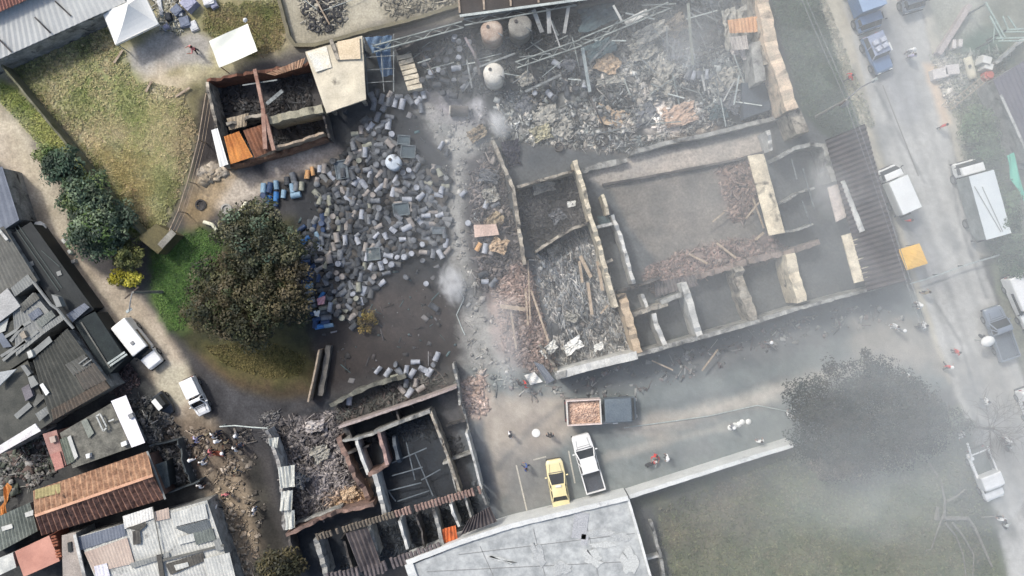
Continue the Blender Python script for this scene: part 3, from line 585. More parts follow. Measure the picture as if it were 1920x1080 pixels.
BLUET = mat("blue_sheet", (118, 138, 160), (84, 106, 128), scale=0.8, soot=0.1)
r = thing("blue_sheet", "torn blue grey plastic sheet hanging on a frame right of the cream roof slab", "plastic sheet", at(715, 110))
m = MB(); m.grid(Q((684, 70, 2.6), (735, 66, 2.6), (732, 98, 2.3), (698, 100, 2.3)), 14, 10, lambda u, v: 0.14 * math.sin(u * 17 + v * 3) * math.sin(v * 5 + u * 2), 0.01); m.build("upper_sheet", BLUET, r)
m = MB(); m.grid(Q((704, 98, 2.4), (732, 96, 2.4), (736, 140, 0.9), (716, 145, 0.9)), 10, 14, lambda u, v: 0.12 * math.sin(u * 12 + v * 6), 0.01); m.build("lower_sheet", BLUET, r)
m = MB()
for a, b_ in (((682, 70), (690, 175)), ((712, 66), (720, 172)), ((738, 64), (738, 172))): m.bar(P(*a, 2.5), P(*b_, 2.3), 0.07)
for y in (84, 108, 132, 156): m.bar(P(682, y, 2.42), P(740, y - 4, 2.42), 0.05)
m.build("frame", STEEL, r)

# ------------------------------------------------------------------ big burned warehouse
r = thing("burned_warehouse", "large roofless burned warehouse full of ash and twisted steel at top centre", "warehouse", at(1180, 130))
PANK = mat("peach_plaster", (226, 202, 176), (182, 170, 150), scale=0.9, soot=0.26)
walls(r, [([(742, 92), (800, 66), (868, 36), (940, 20), (1070, 8), (1140, -6), (1260, -40)], 2.6, 0.3, 0.25, DARKW),
          ([(1424, -40), (1440, 40), (1450, 95), (1470, 150), (1486, 205)], 4.2, 1.15, 0.05, PANK), ([(1412, -20), (1428, 60), (1438, 120)], 3.6, 0.4, 0.15, CREAMS),
          ([(1178, 288), (1250, 268), (1330, 252), (1400, 234), (1486, 214)], 1.0, 0.42, 0.06, GREYW), ([(1090, 322), (1130, 308), (1176, 300)], 0.9, 0.5, 0.25, GREYW),
          ([(884, 60), (892, 110), (900, 140)], 2.4, 0.25, 0.3, DARKW)])
m = MB(); m.prism(Q((1478, 212, 3.4), (1500, 204, 3.4), (1518, 246, 3.4), (1494, 252, 3.4)), -0.05); m.build("corner_pier", CREAMS, r)
m = MB(); m.corr(Q((1364, 38, 3.2), (1420, 30, 3.4), (1424, 60, 3.2), (1368, 62, 2.9)), 0.3, 0.04, 4, 0.02, wob=0.12); m.build("roof_sheet", mat("apricot_sheet", (222, 176, 132), (190, 142, 106)), r)
m = MB(); m.corr(Q((1366, 70, 2.6), (1400, 66, 2.9), (1404, 92, 2.6), (1374, 94, 2.2)), 0.3, 0.04, 4, 0.02, wob=0.12); m.build("roof_sheet", mat("dusty_white_sheet", (206, 198, 188), (170, 162, 156)), r)
m = MB(); m.prism(Q((1408, 80, 3.2), (1428, 76, 3.2), (1436, 150, 3.2), (1416, 156, 3.2)), -0.05); m.build("pilaster", GREYW, r)
m = MB(); m.prism(Q((1390, 155, 1.2), (1440, 155, 1.2), (1446, 205, 1.2), (1395, 222, 1.2)), -0.05); m.build("machine_base", mat("bluish_block", (78, 88, 98), (60, 68, 78)), r)
tr = mat("roof_truss_steel", (158, 164, 158), (96, 104, 104), scale=1.2, rough=0.6, soot=0.15)
def truss(a, b_, w_=0.5, h=0.16, n=9):
    m = MB(); A = Vector(a); B = Vector(b_); d = (B - A).normalized(); q = d.cross(Vector((0, 0, 1))).normalized() * w_ / 2
    m.bar(A + q, B + q, 0.1, h); m.bar(A - q, B - q, 0.1, h)
    for i in range(n): s_ = 1 if i % 2 else -1; m.bar(A.lerp(B, i / n) + q * s_, A.lerp(B, (i + 1) / n) - q * s_, 0.05)
    return m
for i, (a, b_, lb) in enumerate([((968, 122, 2.2), (1090, 80, 3.2), "thick collapsed roof truss leaning over the white dome tank side of the burned warehouse"),
                  ((1090, 78, 3.2), (1255, 10, 3.4), "long bent roof truss across the upper middle of the burned warehouse"),
                  ((870, 42, 2.9), (1080, 4, 2.9), "straight pale roof truss along the top edge of the burned warehouse"),
                  ((700, 92, 2.7), (868, 46, 2.9), "fallen roof truss above the jumbled drums right of the blue sheet")]):
    tag(truss(P(*a), P(*b_)).build("roof_truss", tr), lb, "truss", "fallen roof trusses of the warehouse")
BEAMS = [
    ((1092, 90, 2.6), (1106, 172, 1.2), 0.26, PSTEEL, "pale beam dropping from the truss joint in the middle of the warehouse"),
    ((1104, 120, 1.8), (1152, 68, 2.4), 0.16, STEEL, "thin grey strut rising right of the pale dropped beam"),
    ((985, 172, 1.0), (1052, 140, 1.6), 0.2, STEEL, "grey tapering beam on the black rubble right of the dome tank"),
    ((1290, 6, 3.2), (1299, 122, 2.6), 0.22, mat("tall_post_steel", (142, 146, 138), (108, 112, 106)), "long upright looking grey beam over the blue grey bay"),
    ((1332, 10, 2.6), (1350, 60, 2.2), 0.08, STEEL, "thin hanging rod left of the apricot sheet"),
    ((1250, 50, 2.0), (1252, 110, 1.4), 0.1, STEEL, "short rod standing out of the white ash"),
    ((1312, 60, 1.6), (1338, 124, 1.0), 0.06, STEEL, "thin bent rod in the blue grey bay"),
    ((1000, 18, 2.6), (1016, 60, 1.6), 0.34, PALEW, "first broad white plank leaning on the top truss"),
    ((1028, 16, 2.6), (1030, 62, 1.6), 0.34, PALEW, "second broad white plank leaning on the top truss"),
    ((1066, 12, 2.6), (1058, 62, 1.6), 0.28, PALEW, "white plank nearest the truss joint"),
    ((1026, 20, 2.6), (1050, 88, 1.2), 0.12, PALEW, "slim white rail crossing behind the broad planks"),
    ((1150, 10, 3.0), (1166, 40, 2.6), 0.18, PALEW, "pale short beam on top of the bent truss"),
    ((1172, 44, 2.6), (1214, 22, 2.8), 0.5, PALEW, "wide pale sheet like beam on the bent truss"),
    ((872, 70, 2.2), (900, 122, 1.8), 0.2, mat("pinkish_beam", (150, 140, 140), (112, 104, 106)), "pinkish grey beam at the left side of the rusty tanks"),
    ((892, 128, 2.0), (966, 100, 2.4), 0.16, STEEL, "beam running to the dome tank from the left"),
    ((1378, 150, 1.4), (1356, 190, 0.8), 0.1, PALEW, "pale splinter among the grey frames near the blue block"),
    ((1340, 140, 1.0), (1352, 200, 0.6), 0.1, STEEL, "upright grey bar among the frames near the blue block"),
    ((1316, 140, 1.0), (1322, 170, 0.6), 0.16, PALEW, "short white bar at the end of the drum row in the ash"),
]
for a, b_, w_, mt, lb in BEAMS:
    m = MB(); m.bar(P(*a), P(*b_), w_, w_ * 0.6); tag(m.build("steel_beam", mt), lb, "beam", "loose beams in the burned warehouse")

# ------------------------------------------------------------------ tanks
TANKR = mat("rust_capped_tank", (190, 176, 160), (140, 112, 94), scale=0.9, rough=0.6)
def tank(px, py, rad, h, mt, label, dome=0.3, ring=None):
    r = thing("storage_tank", label, "tank", at(*[(px - 960) * (CAM_H - h) / CAM_H + 960, 540 + (py - 540) * (CAM_H - h) / CAM_H]))
    l = r.location; m = MB(); m.lathe((l[0], l[1], 0), [(rad, -0.05), (rad, h * 0.32), (rad * 1.02, h * 0.33), (rad, h * 0.35), (rad, h * 0.66), (rad * 1.02, h * .67), (rad, h * .69), (rad, h - 0.02)], 28); m.build("shell", mt, r, smooth=True)
    m = MB(); m.lathe((l[0], l[1], h - 0.02), [(rad * 1.03, 0), (rad * 1.03, 0.06), (rad * 0.85, dome * 0.55), (rad * 0.5, dome * 0.9), (0.1, dome)], 28); m.build("dome", ring or mt, r, smooth=True)
    m = MB(); m.cyl((l[0] - rad * 0.35, l[1] + rad * 0.3, h + dome * 0.75), 0.14, 0.14, 12); m.build("hatch", DARKW, r)
    m = MB(); m.tube([(l[0] + rad * .5, l[1] - rad * .2, h + dome * .6), (l[0] + rad * 1.0, l[1] - rad * .5, h + dome * .5), (l[0] + rad * 1.12, l[1] - rad * .6, h * .3)], .05, 8); m.build("pipe", STEEL, r)
    for i in range(8): m = MB(); a = 6.283 * i / 8; m.bar((l[0] + .12 * math.cos(a), l[1] + .12 * math.sin(a), h + dome - .0), (l[0] + rad * math.cos(a), l[1] + rad * math.sin(a), h + .07), .025, .02); m.build("dome_seam", mt, r)
    return r
WTANK = mat("white_tank", (226, 222, 210), (184, 178, 166), scale=1.1, soot=0.14, rough=0.6, fvar=.2)
tank(926, 138, 0.86, 2.6, WTANK, "white dome topped tank standing at the end of the ash path", 0.4)
tank(922, 58, 0.9, 2.8, TANKR, "rust capped pale tank left of the white planks and nearest the drums", 0.3)
tank(975, 48, 0.95, 2.8, mat("dull_tank", (150, 148, 140), (112, 110, 104)), "dull grey tank beside the rust capped tank", 0.25)
tank(737, 304, 0.64, 1.5, mat("round_white_tank", (204, 212, 220), (176, 186, 194), scale=1.4, rough=0.6, fvar=0.14, soot=.05), "round white plastic tank in the middle of the drum heap", 0.22)
r = thing("tank_wreck", "crushed tank with a white round end lying left of the dome tank", "tank wreck", at(858, 205))
m = MB(); p = P(845, 208, 0.5); m.cyl((p[0], p[1], p[2]), 0.5, 1.5, 18, axis='x', r2=0.42); m.build("shell", DARKW, r, smooth=False)
m = MB(); m.cyl((p[0] - 0.08, p[1], p[2]), 0.46, 0.08, 18, axis='x'); m.build("end_cap", WTANK, r)
r = thing("pallet_stack", "pale scorched stack of boxes beside the blue sheet", "stack", at(765, 130))
for k in range(7):
    p = P(758 + k * 3.2, 106 + k * 9.5, 1.2); m = MB(); m.box((p[0], p[1], 0.6), (1.25, 0.36, 1.2 - 0.05 * (k % 3)), R(12) + 0.06 * (k % 2)); m.build("box", mat("scorched_carton", (226, 216, 192), (172, 160, 138), soot=0.08), r)

# ------------------------------------------------------------------ courtyard building, burned out
r = thing("courtyard_building", "burned out courtyard building with bare cream partition walls and a long grey front wall", "building", at(1330, 470))
H1 = 3.2
walls(r, [([(924, 262), (945, 312), (962, 352), (972, 420), (984, 496)], 2.6, 0.34, 0.12, CREAMS), ([(968, 350), (1020, 336), (1082, 318)], 2.4, 0.26, 0.12, CREAMS),
          ([(1078, 300), (1092, 345), (1106, 400), (1122, 452), (1140, 520), (1156, 576)], H1, 0.42, 0.1, CREAM), ([(1004, 472), (1040, 448), (1078, 426), (1108, 416)], 2.4, 0.26, 0.15, CREAMS),
          ([(1130, 364), (1138, 386), (1141, 402)], 2.8, 0.3, 0.1, CREAM), ([(1150, 402), (1160, 432), (1176, 484), (1190, 532)], 2.8, 0.34, 0.15, PALEW), ([(1110, 428), (1154, 418)], 2.4, 0.28, 0.1, PALEW), ([(1124, 500), (1150, 486)], 2.2, 0.26, 0.2, CREAMS),
          ([(1046, 704), (1100, 689), (1195, 666)], H1, 0.66, 0.04, PALEW), ([(1195, 666), (1310, 634), (1400, 609), (1500, 578)], H1, 0.4, 0.08, GREYW), ([(1500, 578), (1600, 551), (1660, 538)], H1, 0.3, 0.1, GREYW),
          ([(1048, 700), (1036, 680), (1013, 648)], 2.6, 0.3, 0.15, CREAMS), ([(1166, 552), (1180, 600), (1198, 662)], H1, 0.76, 0.08, mat("tan_plaster", (204, 184, 156), (160, 142, 120), scale=1.0, soot=0.24)),
          ([(1184, 592), (1222, 578), (1252, 570)], 2.8, 0.42, 0.1, CREAMS), ([(1240, 568), (1268, 556), (1296, 548)], 2.9, 0.42, 0.1, GREYW), ([(1226, 588), (1234, 616), (1248, 648)], 2.8, 0.46, 0.08, PALEW), ([(1205, 552), (1214, 576)], 2.4, 0.32, 0.1, PALEW),
          ([(1282, 530), (1292, 560), (1300, 590), (1313, 630)], H1, 0.6, 0.06, PALEW), ([(1384, 500), (1396, 545), (1416, 600)], H1, 0.85, 0.14, CREAMS), ([(1482, 476), (1492, 520), (1506, 566)], H1 + .1, 0.95, 0.06, CREAM2),
          ([(1160, 546), (1200, 536), (1240, 520)], 2.2, 0.25, 0.3, DARKW), ([(1310, 520), (1400, 492), (1490, 470), (1540, 452)], 2.4, 0.5, 0.3, mat("dusty_wall", (150, 134, 124), (112, 104, 100), soot=0.12)),
          ([(1458, 296), (1490, 278), (1520, 270), (1548, 272)], 2.8, 0.36, 0.08, GREYW), ([(1545, 272), (1556, 300), (1564, 340)], 2.8, 0.5, 0.15, GREYW), ([(1470, 380), (1500, 360), (1528, 352)], 2.0, 0.22, 0.2, GREYW), ([(1464, 436), (1500, 430), (1525, 420)], 2.0, 0.22, 0.2, GREYW),
          ([(1130, 346), (1200, 334), (1300, 315), (1380, 300), (1440, 282)], 0.5, 0.22, 0.06, DARKW), ([(1440, 244), (1446, 262), (1450, 280)], 2.6, 0.4, 0.2, PALEW)])
m = MB(); m.prism(Q((1040, 700, 3.3), (1062, 694, 3.3), (1062, 706, 3.3), (1044, 712, 3.3)), -0.05); m.build("corner_pier", GREYW, r)
for q, mt, nm, z in (([(1402, 292), (1432, 288), (1472, 436), (1442, 442)], CREAM2, "slab_strip", 3.3), ([(1578, 442), (1604, 434), (1636, 522), (1602, 531)], CREAM2, "slab_strip", 3.4), ([(1552, 352), (1576, 342), (1596, 402), (1568, 416)], mat("dusty_pink_slab", (214, 200, 188), (186, 176, 168)), "slab_strip", 3.1), ([(1576, 340), (1584, 338), (1622, 432), (1612, 436)], PALEW, "ridge_strip", 3.6)):
    m = MB(); q3 = [P(x, y, z) for x, y in q]; m.grid(q3, 5, 12, lambda u, v: 0.12 * math.sin(math.pi * u) + 0.03 * math.sin(v * 21 + u * 5), 0.16); m.build(nm, mt, r)
m = MB(); m.corr([P(1700, 527, 3.1), P(1622, 232, 3.1), P(1548, 262, 3.6), P(1626, 546, 3.6)], 0.42, 0.09, 3, 0.06, wob=0.05); m.build("tile_roof", mat("dark_tile", (88, 80, 80), (58, 54, 58), scale=0.8, fine=14), r)
for a, b_ in (((1484, 298, 2.4), (1494, 336, 2.2)), ((1506, 316, 2.4), (1528, 396, 2.0)), ((1504, 376, 2.2), (1520, 420, 2.0))): m = MB(); m.bar(P(*a), P(*b_), 0.1); m.build("roof_batten", STEEL, r)
m = MB(); m.corr(Q((1230, 556, 1.2), (1310, 535, 1.3), (1302, 515, 1.1), (1225, 530, 1.0)), 0.3, 0.05, 3, 0.02, wob=0.1); m.build("roof_sheet", SOOTTILE, r)
debris("brick_debris", "broken red tiles strewn along the lower side of the burned courtyard", "rubble", [(1195, 510), (1290, 466), (1440, 436), (1488, 476), (1300, 522), (1230, 552)], 2600, [(162, 130, 118), (146, 112, 102), (182, 154, 142), (116, 98, 94), (138, 132, 128)], seed=14, gain=.8, plank=0.12, zmax=0.5, heap=0.5)
debris("brick_debris", "broken red tiles below the upper right wall of the burned courtyard", "rubble", [(1340, 316), (1405, 296), (1428, 360), (1402, 412), (1372, 414)], 900, [(162, 132, 118), (146, 116, 104), (186, 158, 144), (124, 112, 106)], seed=15, gain=.8, plank=0.15, zmax=0.45)
debris("wood_debris", "dense grey burned timber and sheet scraps filling the debris room", "rubble", [(1000, 482), (1108, 428), (1158, 562), (1190, 656), (1052, 690)], 3000, [(128, 134, 138), (96, 102, 106), (180, 178, 170), (66, 70, 74), (208, 202, 192), (116, 106, 98)], seed=16, gain=1.3, plank=0.42, sheet=0.2, zmax=0.9, ang=-70, heap=0.5)
debris("wood_debris", "black burned scraps in the square room left of the courtyard", "rubble", [(968, 352), (1084, 326), (1108, 412), (1002, 466), (980, 430)], 1500, [(60, 60, 64), (90, 90, 94), (130, 128, 126), (44, 44, 46)], seed=17, plank=0.25, zmax=0.7)
debris("brick_debris", "pinkish broken bricks between the ash path and the debris room", "rubble", [(930, 520), (988, 482), (1040, 690), (1000, 700), (945, 660)], 3800, [(150, 124, 112), (132, 106, 98), (182, 158, 148), (108, 96, 92), (196, 182, 174)], seed=18, gain=.85, plank=0.08, zmax=0.6)
debris("ash_debris", "grey and white ash clods with twisted scrap on the warehouse floor", "rubble", [(930, 180), (1100, 110), (1420, 70), (1490, 205), (1170, 288), (930, 260)], 8500, [(138, 144, 140), (104, 112, 112), (186, 190, 188), (66, 74, 79), (40, 48, 54), (196, 188, 176), (120, 122, 122)], seed=19, plank=0.16, sheet=0.2, zmax=1.1, heap=0.35, size=(0.05, 0.26), gain=1.3)
debris("scrap_debris", "dark twisted scrap between the trusses at the top of the warehouse", "rubble", [(760, 90), (880, 45), (1270, -30), (1420, -50), (1430, 80), (1100, 120), (960, 180), (800, 170)], 5200, [(54, 66, 72), (80, 92, 96), (118, 128, 128), (36, 44, 48), (156, 160, 156)], seed=20, gain=.7, plank=0.3, sheet=0.25, zmax=0.9, heap=0.4)
debris("scrap_debris", "burned bags and bent scrap beside the left wall of the courtyard building", "rubble", [(880, 280), (930, 275), (975, 470), (940, 560), (900, 540), (885, 440)], 1500, [(90, 88, 90), (120, 116, 116), (56, 56, 60), (150, 138, 130), (176, 164, 154)], seed=21, plank=0.14, sheet=0.3, zmax=0.7)
for x0, y0, x1, y1, w_, lb in ((958, 585, 968, 655, .16, "pale plank standing up the pink brick rubble nearest the path"), (990, 488, 994, 600, .12, "long slim plank along the left edge of the debris room"), (996, 545, 1028, 640, .16, "long pale plank slanting between pink bricks and debris room"), (985, 540, 990, 610, .14, "short plank between the two long planks beside the debris room"), (938, 574, 985, 580, .34, "thick pale beam lying across the upper pink brick rubble"), (1088, 480, 1108, 520, .3, "pale forked plank in the debris room nearest the cream wall"), (1086, 490, 1092, 530, .22, "pale upright plank left of the forked plank"), (1102, 530, 1110, 590, .26, "broad bleached board low in the debris room"), (1120, 490, 1130, 545, .26, "broad bleached board beside the cream wall"), (1126, 588, 1140, 572, .14, "thin stick beside the tan wall"), (1398, 410, 1426, 376, .14, "pale stick below the red tiles leaning on the cream slab"), (1412, 372, 1432, 428, .14, "pale stick running down beside the cream slab"), (1336, 416, 1358, 398, .12, "short stick on the grey courtyard floor"), (1292, 476, 1326, 494, .16, "dark stick on the red tiles of the lower courtyard"), (1344, 456, 1380, 484, .18, "dark beam fallen across the red tiles"), (1316, 695, 1346, 655, .12, "thin pole lying in the service yard beneath the long front wall"), (1222, 676, 1262, 694, .12, "thin stick lying below the white partition walls"), (1416, 450, 1432, 436, .2, "pale stub near the foot of the cream slab")):
    m = MB(); m.bar(P(x0, y0, 1.0), P(x1, y1, 1.15), w_, 0.1); tag(m.build("plank", PTIMB), lb, "plank", "fallen planks of the courtyard building")

# ------------------------------------------------------------------ ruin at lower left of centre
r = thing("burned_house", "roofless burned house with tiled wall tops and dark rooms at bottom centre", "house", at(720, 880))
TT = mat("tile_capped_wall", (150, 124, 112), (98, 84, 78), scale=1.2, soot=0.15)
walls(r, [([(497, 808), (510, 836), (522, 870), (528, 940), (532, 995)], 2.6, 0.28, 0.25, mat("flaking_wall", (196, 194, 188), (122, 120, 118), soot=0.2)), ([(618, 762), (660, 738), (700, 722), (760, 706)], 1.8, 0.4, 0.3, mat("mossy_ruin_wall", (122, 122, 112), (84, 84, 78))),
          ([(634, 802), (700, 780), (790, 750), (856, 726)], 2.6, 0.24, 0.06, mat("pinkish_top", (176, 164, 158), (140, 130, 126))), ([(700, 812), (750, 792), (806, 772)], 2.6, 0.34, 0.08, GREYW), ([(849, 682), (856, 712), (862, 760)], 2.4, 0.22, 0.25, GREYW),
          ([(640, 828), (672, 822), (706, 812)], 2.4, 0.2, 0.15, GREYW), ([(806, 772), (826, 820), (848, 880), (862, 926)], 2.6, 0.26, 0.1, CREAMS), ([(816, 800), (838, 856), (856, 925)], 2.5, 0.14, 0.1, GREYW),
          ([(632, 822), (648, 858), (664, 896), (690, 940)], 2.2, 0.5, 0.25, TT), ([(667, 824), (678, 860), (690, 890)], 2.4, 0.3, 0.08, PALEW), ([(709, 810), (718, 842), (726, 872)], 2.6, 0.34, 0.12, mat("pink_tile_wall", (176, 150, 142), (132, 110, 104), soot=0.1)), ([(690, 890), (708, 884), (726, 872)], 2.5, 0.34, 0.3, TT),
          ([(702, 890), (712, 930), (722, 970)], 2.7, 0.44, 0.06, PALEW), ([(874, 812), (888, 860), (902, 916)], 2.8, 0.22, 0.06, PALEW), ([(902, 922), (912, 946), (916, 950)], 2.4, 0.2, 0.1, GREYW),
          ([(536, 1004), (570, 988), (620, 966), (700, 946)], 2.4, 0.34, 0.2, TT), ([(748, 978), (756, 1004), (764, 1030)], 2.7, 0.28, 0.08, PALEW), ([(812, 955), (822, 990), (830, 1026)], 2.7, 0.34, 0.08, GREYW), ([(844, 946), (852, 970), (860, 990)], 2.6, 0.26, 0.15, PALEW), ([(590, 1012), (600, 1040), (612, 1084)], 2.8, 0.5, 0.08, GREYW), ([(690, 990), (700, 1020), (708, 1044)], 2.6, 0.34, 0.12, GREYW), ([(540, 1006), (552, 1050), (556, 1076)], 2.2, 0.22, 0.2, DARKW), ([(652, 850), (668, 845), (690, 838)], 2.0, .2, .2, DARKW), ([(640, 1010), (652, 1046), (660, 1080)], 2.4, .2, .2, DARKW), ([(780, 968), (790, 1000), (796, 1030)], 2.2, .16, .2, DARKW), ([(870, 930), (880, 960), (884, 975)], 2.4, .2, .15, GREYW), ([(830, 870), (866, 856), (886, 850)], 1.6, .2, .3, GREYW), ([(836, 800), (856, 794), (872, 790)], 1.6, .2, .3, DARKW), ([(648, 800), (654, 816), (660, 826)], 2.2, .2, .2, DARKW), ([(742, 770), (748, 790)], 2.0, .2, .2, DARKW), ([(866, 760), (880, 812)], 1.2, .16, .3, GREYW), ([(540, 990), (590, 970), (640, 952)], 1.6, .2, .3, GREYW), ([(736, 820), (748, 870)], 1.8, 0.3, 0.3, mat("bluish_wall", (96, 104, 112), (76, 84, 92)))])
def tilerow(m, a, b_, w_, z, per=0.28):
    A = Vector(P(*a, z)); B = Vector(P(*b_, z)); n = int((B - A).length / per); d = (B - A).normalized(); q = Vector((-d.y, d.x, 0))
    rnd = random.Random(int(a[0] * 7 + a[1]))
    for i in range(n):
        if rnd.random() < 0.07: continue
        c = A.lerp(B, (i + 0.5) / n) + Vector((0, 0, rnd.uniform(-.03, .03))); L_ = w_ * rnd.uniform(0.8, 1.1)
        m.tube([c - q * L_ / 2 + Vector((0, 0, -0.06)), c + q * L_ / 2 + Vector((0, 0, 0.05))], per * 0.42, 6)
m = MB(); tilerow(m, (592, 1008), (740, 964), 0.5, 2.9); m.build("tile_row", mat("olive_tile", (140, 128, 112), (92, 86, 78), scale=2), r)
m = MB(); tilerow(m, (740, 964), (902, 918), 0.6, 2.9); m.build("tile_row", mat("dusty_pink_tile", (178, 150, 136), (124, 104, 98), scale=2), r)
m = MB(); tilerow(m, (612, 1086), (720, 1064), 1.0, 2.6, 0.34); tilerow(m, (718, 1062), (828, 1026), 0.9, 2.6, 0.34); m.build("tile_row", mat("grey_tile", (132, 122, 120), (84, 80, 82), scale=2), r)
m = MB(); m.corr([P(862, 1004, 2.7), P(932, 978, 2.7), P(918, 950, 2.9), P(880, 972, 2.9)], 0.36, 0.1, 3, 0.05); m.build("tile_roof", SOOTTILE, r)
m = MB(); m.corr([P(676, 1072, 2.7), P(716, 1062, 2.7), P(690, 990, 2.9), P(648, 1000, 2.9)], 0.36, 0.1, 3, 0.05, wob=0.08); m.build("tile_roof", SOOTTILE, r)
m = MB(); m.corr([P(828, 1020, 2.2), P(858, 1010, 2.2), P(854, 985, 2.4), P(830, 992, 2.4)], 0.36, 0.06, 3, 0.03, wob=0.06); m.build("roof_sheet", mat("flame_orange_sheet", (232, 128, 74), (190, 104, 66), soot=0.1), r)
for q, z in (([(521, 876), (552, 872), (553, 912), (526, 916)], 2.9), ([(527, 922), (549, 919), (547, 956), (524, 958)], 2.8), ([(533, 958), (552, 956), (553, 990), (535, 994)], 2.5), ([(503, 822), (522, 820), (520, 840), (506, 836)], 2.7)):
    m = MB(); m.corr([P(x, y, z) for x, y in q], 0.3, 0.05, 4, 0.02, wob=0.14, seed=int(q[0][1])); m.build("roof_sheet", mat("chalky_sheet", (214, 214, 204), (180, 182, 176), scale=1.2), r)
m = MB()
rb = random.Random(4)
for a, b_ in (((735, 868, .9), (800, 840, 1.2)), ((735, 892, .8), (792, 876, 1.1)), ((730, 920, .8), (790, 905, 1.1)), ((762, 830, .8), (778, 900, .8)), ((778, 850, 1), (812, 930, .7)), ((726, 918, .6), (742, 940, .9)), ((745, 940, .6), (805, 920, .6)), ((790, 900, .9), (826, 880, 1.1))): m.bar(P(*a), P(*b_), 0.09)
m.build("fallen_rafter", mat("ashy_rafter", (112, 120, 126), (84, 92, 98)), r)
debris("house_debris", "grey ash and broken scraps filling the left room of the burned house", "rubble", [(508, 792), (622, 772), (660, 850), (690, 932), (562, 985), (534, 900)], 4200, [(120, 116, 118), (86, 84, 88), (160, 154, 152), (60, 60, 64), (186, 178, 172)], seed=31, plank=0.2, sheet=0.2, zmax=0.8, heap=0.4)
debris("house_debris", "tan scorched boards heaped in the corner of the left room", "rubble", [(620, 925), (688, 905), (700, 936), (630, 955)], 260, [(196, 160, 124), (170, 134, 102), (214, 184, 148)], seed=32, plank=0.5, zmax=0.5)
debris("house_debris", "green grey scraps in the narrow upper room of the burned house", "rubble", [(630, 770), (760, 712), (850, 700), (858, 722), (640, 798)], 1500, [(96, 102, 96), (70, 74, 72), (130, 126, 118), (120, 104, 98)], seed=33, plank=0.2, zmax=0.5)
debris("house_debris", "dark scraps on the floors of the middle rooms of the burned house", "rubble", [(650, 830), (800, 780), (900, 920), (720, 985), (600, 1080), (900, 990), (860, 820)], 1500, [(40, 46, 54), (60, 68, 76), (84, 90, 94)], seed=34, plank=0.3, zmax=0.3)
debris("brick_debris", "pale pink bricks spilled at the right corner of the burned house", "rubble", [(862, 718), (906, 698), (918, 770), (884, 792)], 700, [(196, 166, 152), (170, 140, 128), (214, 196, 186), (140, 118, 110)], seed=35, plank=0.06, zmax=0.5)
debris("scrap_debris", "grey scrap and sheet pieces along the edge of the lane beside the burned house", "rubble", [(490, 780), (520, 770), (520, 820), (500, 830)], 260, [(170, 168, 164), (120, 120, 120), (80, 80, 82)], seed=36, plank=0.2, sheet=0.4, zmax=0.4)
# thin pipe and two posts
r = thing("pipe_barrier", "thin pale pipe running from the lane to the burned house", "pipe", at(455, 800))
m = MB(); m.tube([P(412, 800, 1.2), P(440, 798, 1.3), (P(470, 801, 1.3)), P(502, 803, 1.3)], 0.06, 8); m.build("pipe", PSTEEL, r)
for x, y in ((414, 800), (498, 803)): m = MB(); p = P(x, y, 1.2); m.cyl((p[0], p[1], -.05), 0.05, 1.25, 8); m.build("post", PSTEEL, r)
m = MB(); wallrun(m, [(598, 656), (588, 705), (577, 754)], 1.6, 0.16, 0.05); tag(m.build("narrow_wall", PTIMB), "narrow pale topped wall left of the grey strip above the burned house", "wall")
m = MB(); wallrun(m, [(616, 648), (609, 690), (600, 742)], 0.8, 0.5, 0.1); tag(m.build("low_wall", mat("grey_strip", (116, 112, 106), (84, 82, 78))), "broad dark grey low wall right of the narrow pale wall", "wall")

# ------------------------------------------------------------------ bottom: pale concrete roof and the long white wall
r = thing("concrete_building", "building with a pale stained concrete roof at the bottom centre", "building", at(1000, 1040))
PALEC = mat("pale_roof_concrete", (192, 195, 193), (148, 152, 152), scale=0.8, fvar=0.16, contrast=0.16, fine=3.5)
m = MB(); m.prism(Q((770, 1060, 2.6), (862, 1022, 2.6), (962, 990, 2.6), (1178, 938, 2.6), (1250, 1200, 2.6), (810, 1200, 2.6)), -0.05); m.build("roof", PALEC, r)
walls(r, [([(762, 1056), (860, 1018), (960, 986), (1178, 934)], 2.9, 0.4, 0.03, ROOFW), ([(1178, 936), (1200, 1010), (1225, 1100), (1250, 1190)], 2.8, 0.2, 0.03, ROOFW), ([(766, 1058), (778, 1092), (800, 1180)], 2.9, 0.7, 0.03, ROOFW)], "parapet")
for x, y, a, b_ in ((1088, 985, 1.2, 2.2), (1096, 1012, .6, .9)):
    p = P(x, y, 2.63); m = MB(); m.box(p, (a, b_, 0.05), R(-8)); m.build("roof_patch", mat("grey_patch", (178, 180, 182), (164, 166, 168)), r)
for a, b_ in (((900, 1024), (925, 1080)), ((1000, 992), (1022, 1080)), ((1096, 968), (1122, 1080)), ((800, 1072), (1200, 1052)), ((860, 1040), (1190, 1000))):
    m = MB(); m.bar(P(*a, 2.61), P(*b_, 2.61), .05, .04); m.build("roof_joint", mat("joint_grey", (136, 138, 138)), r)
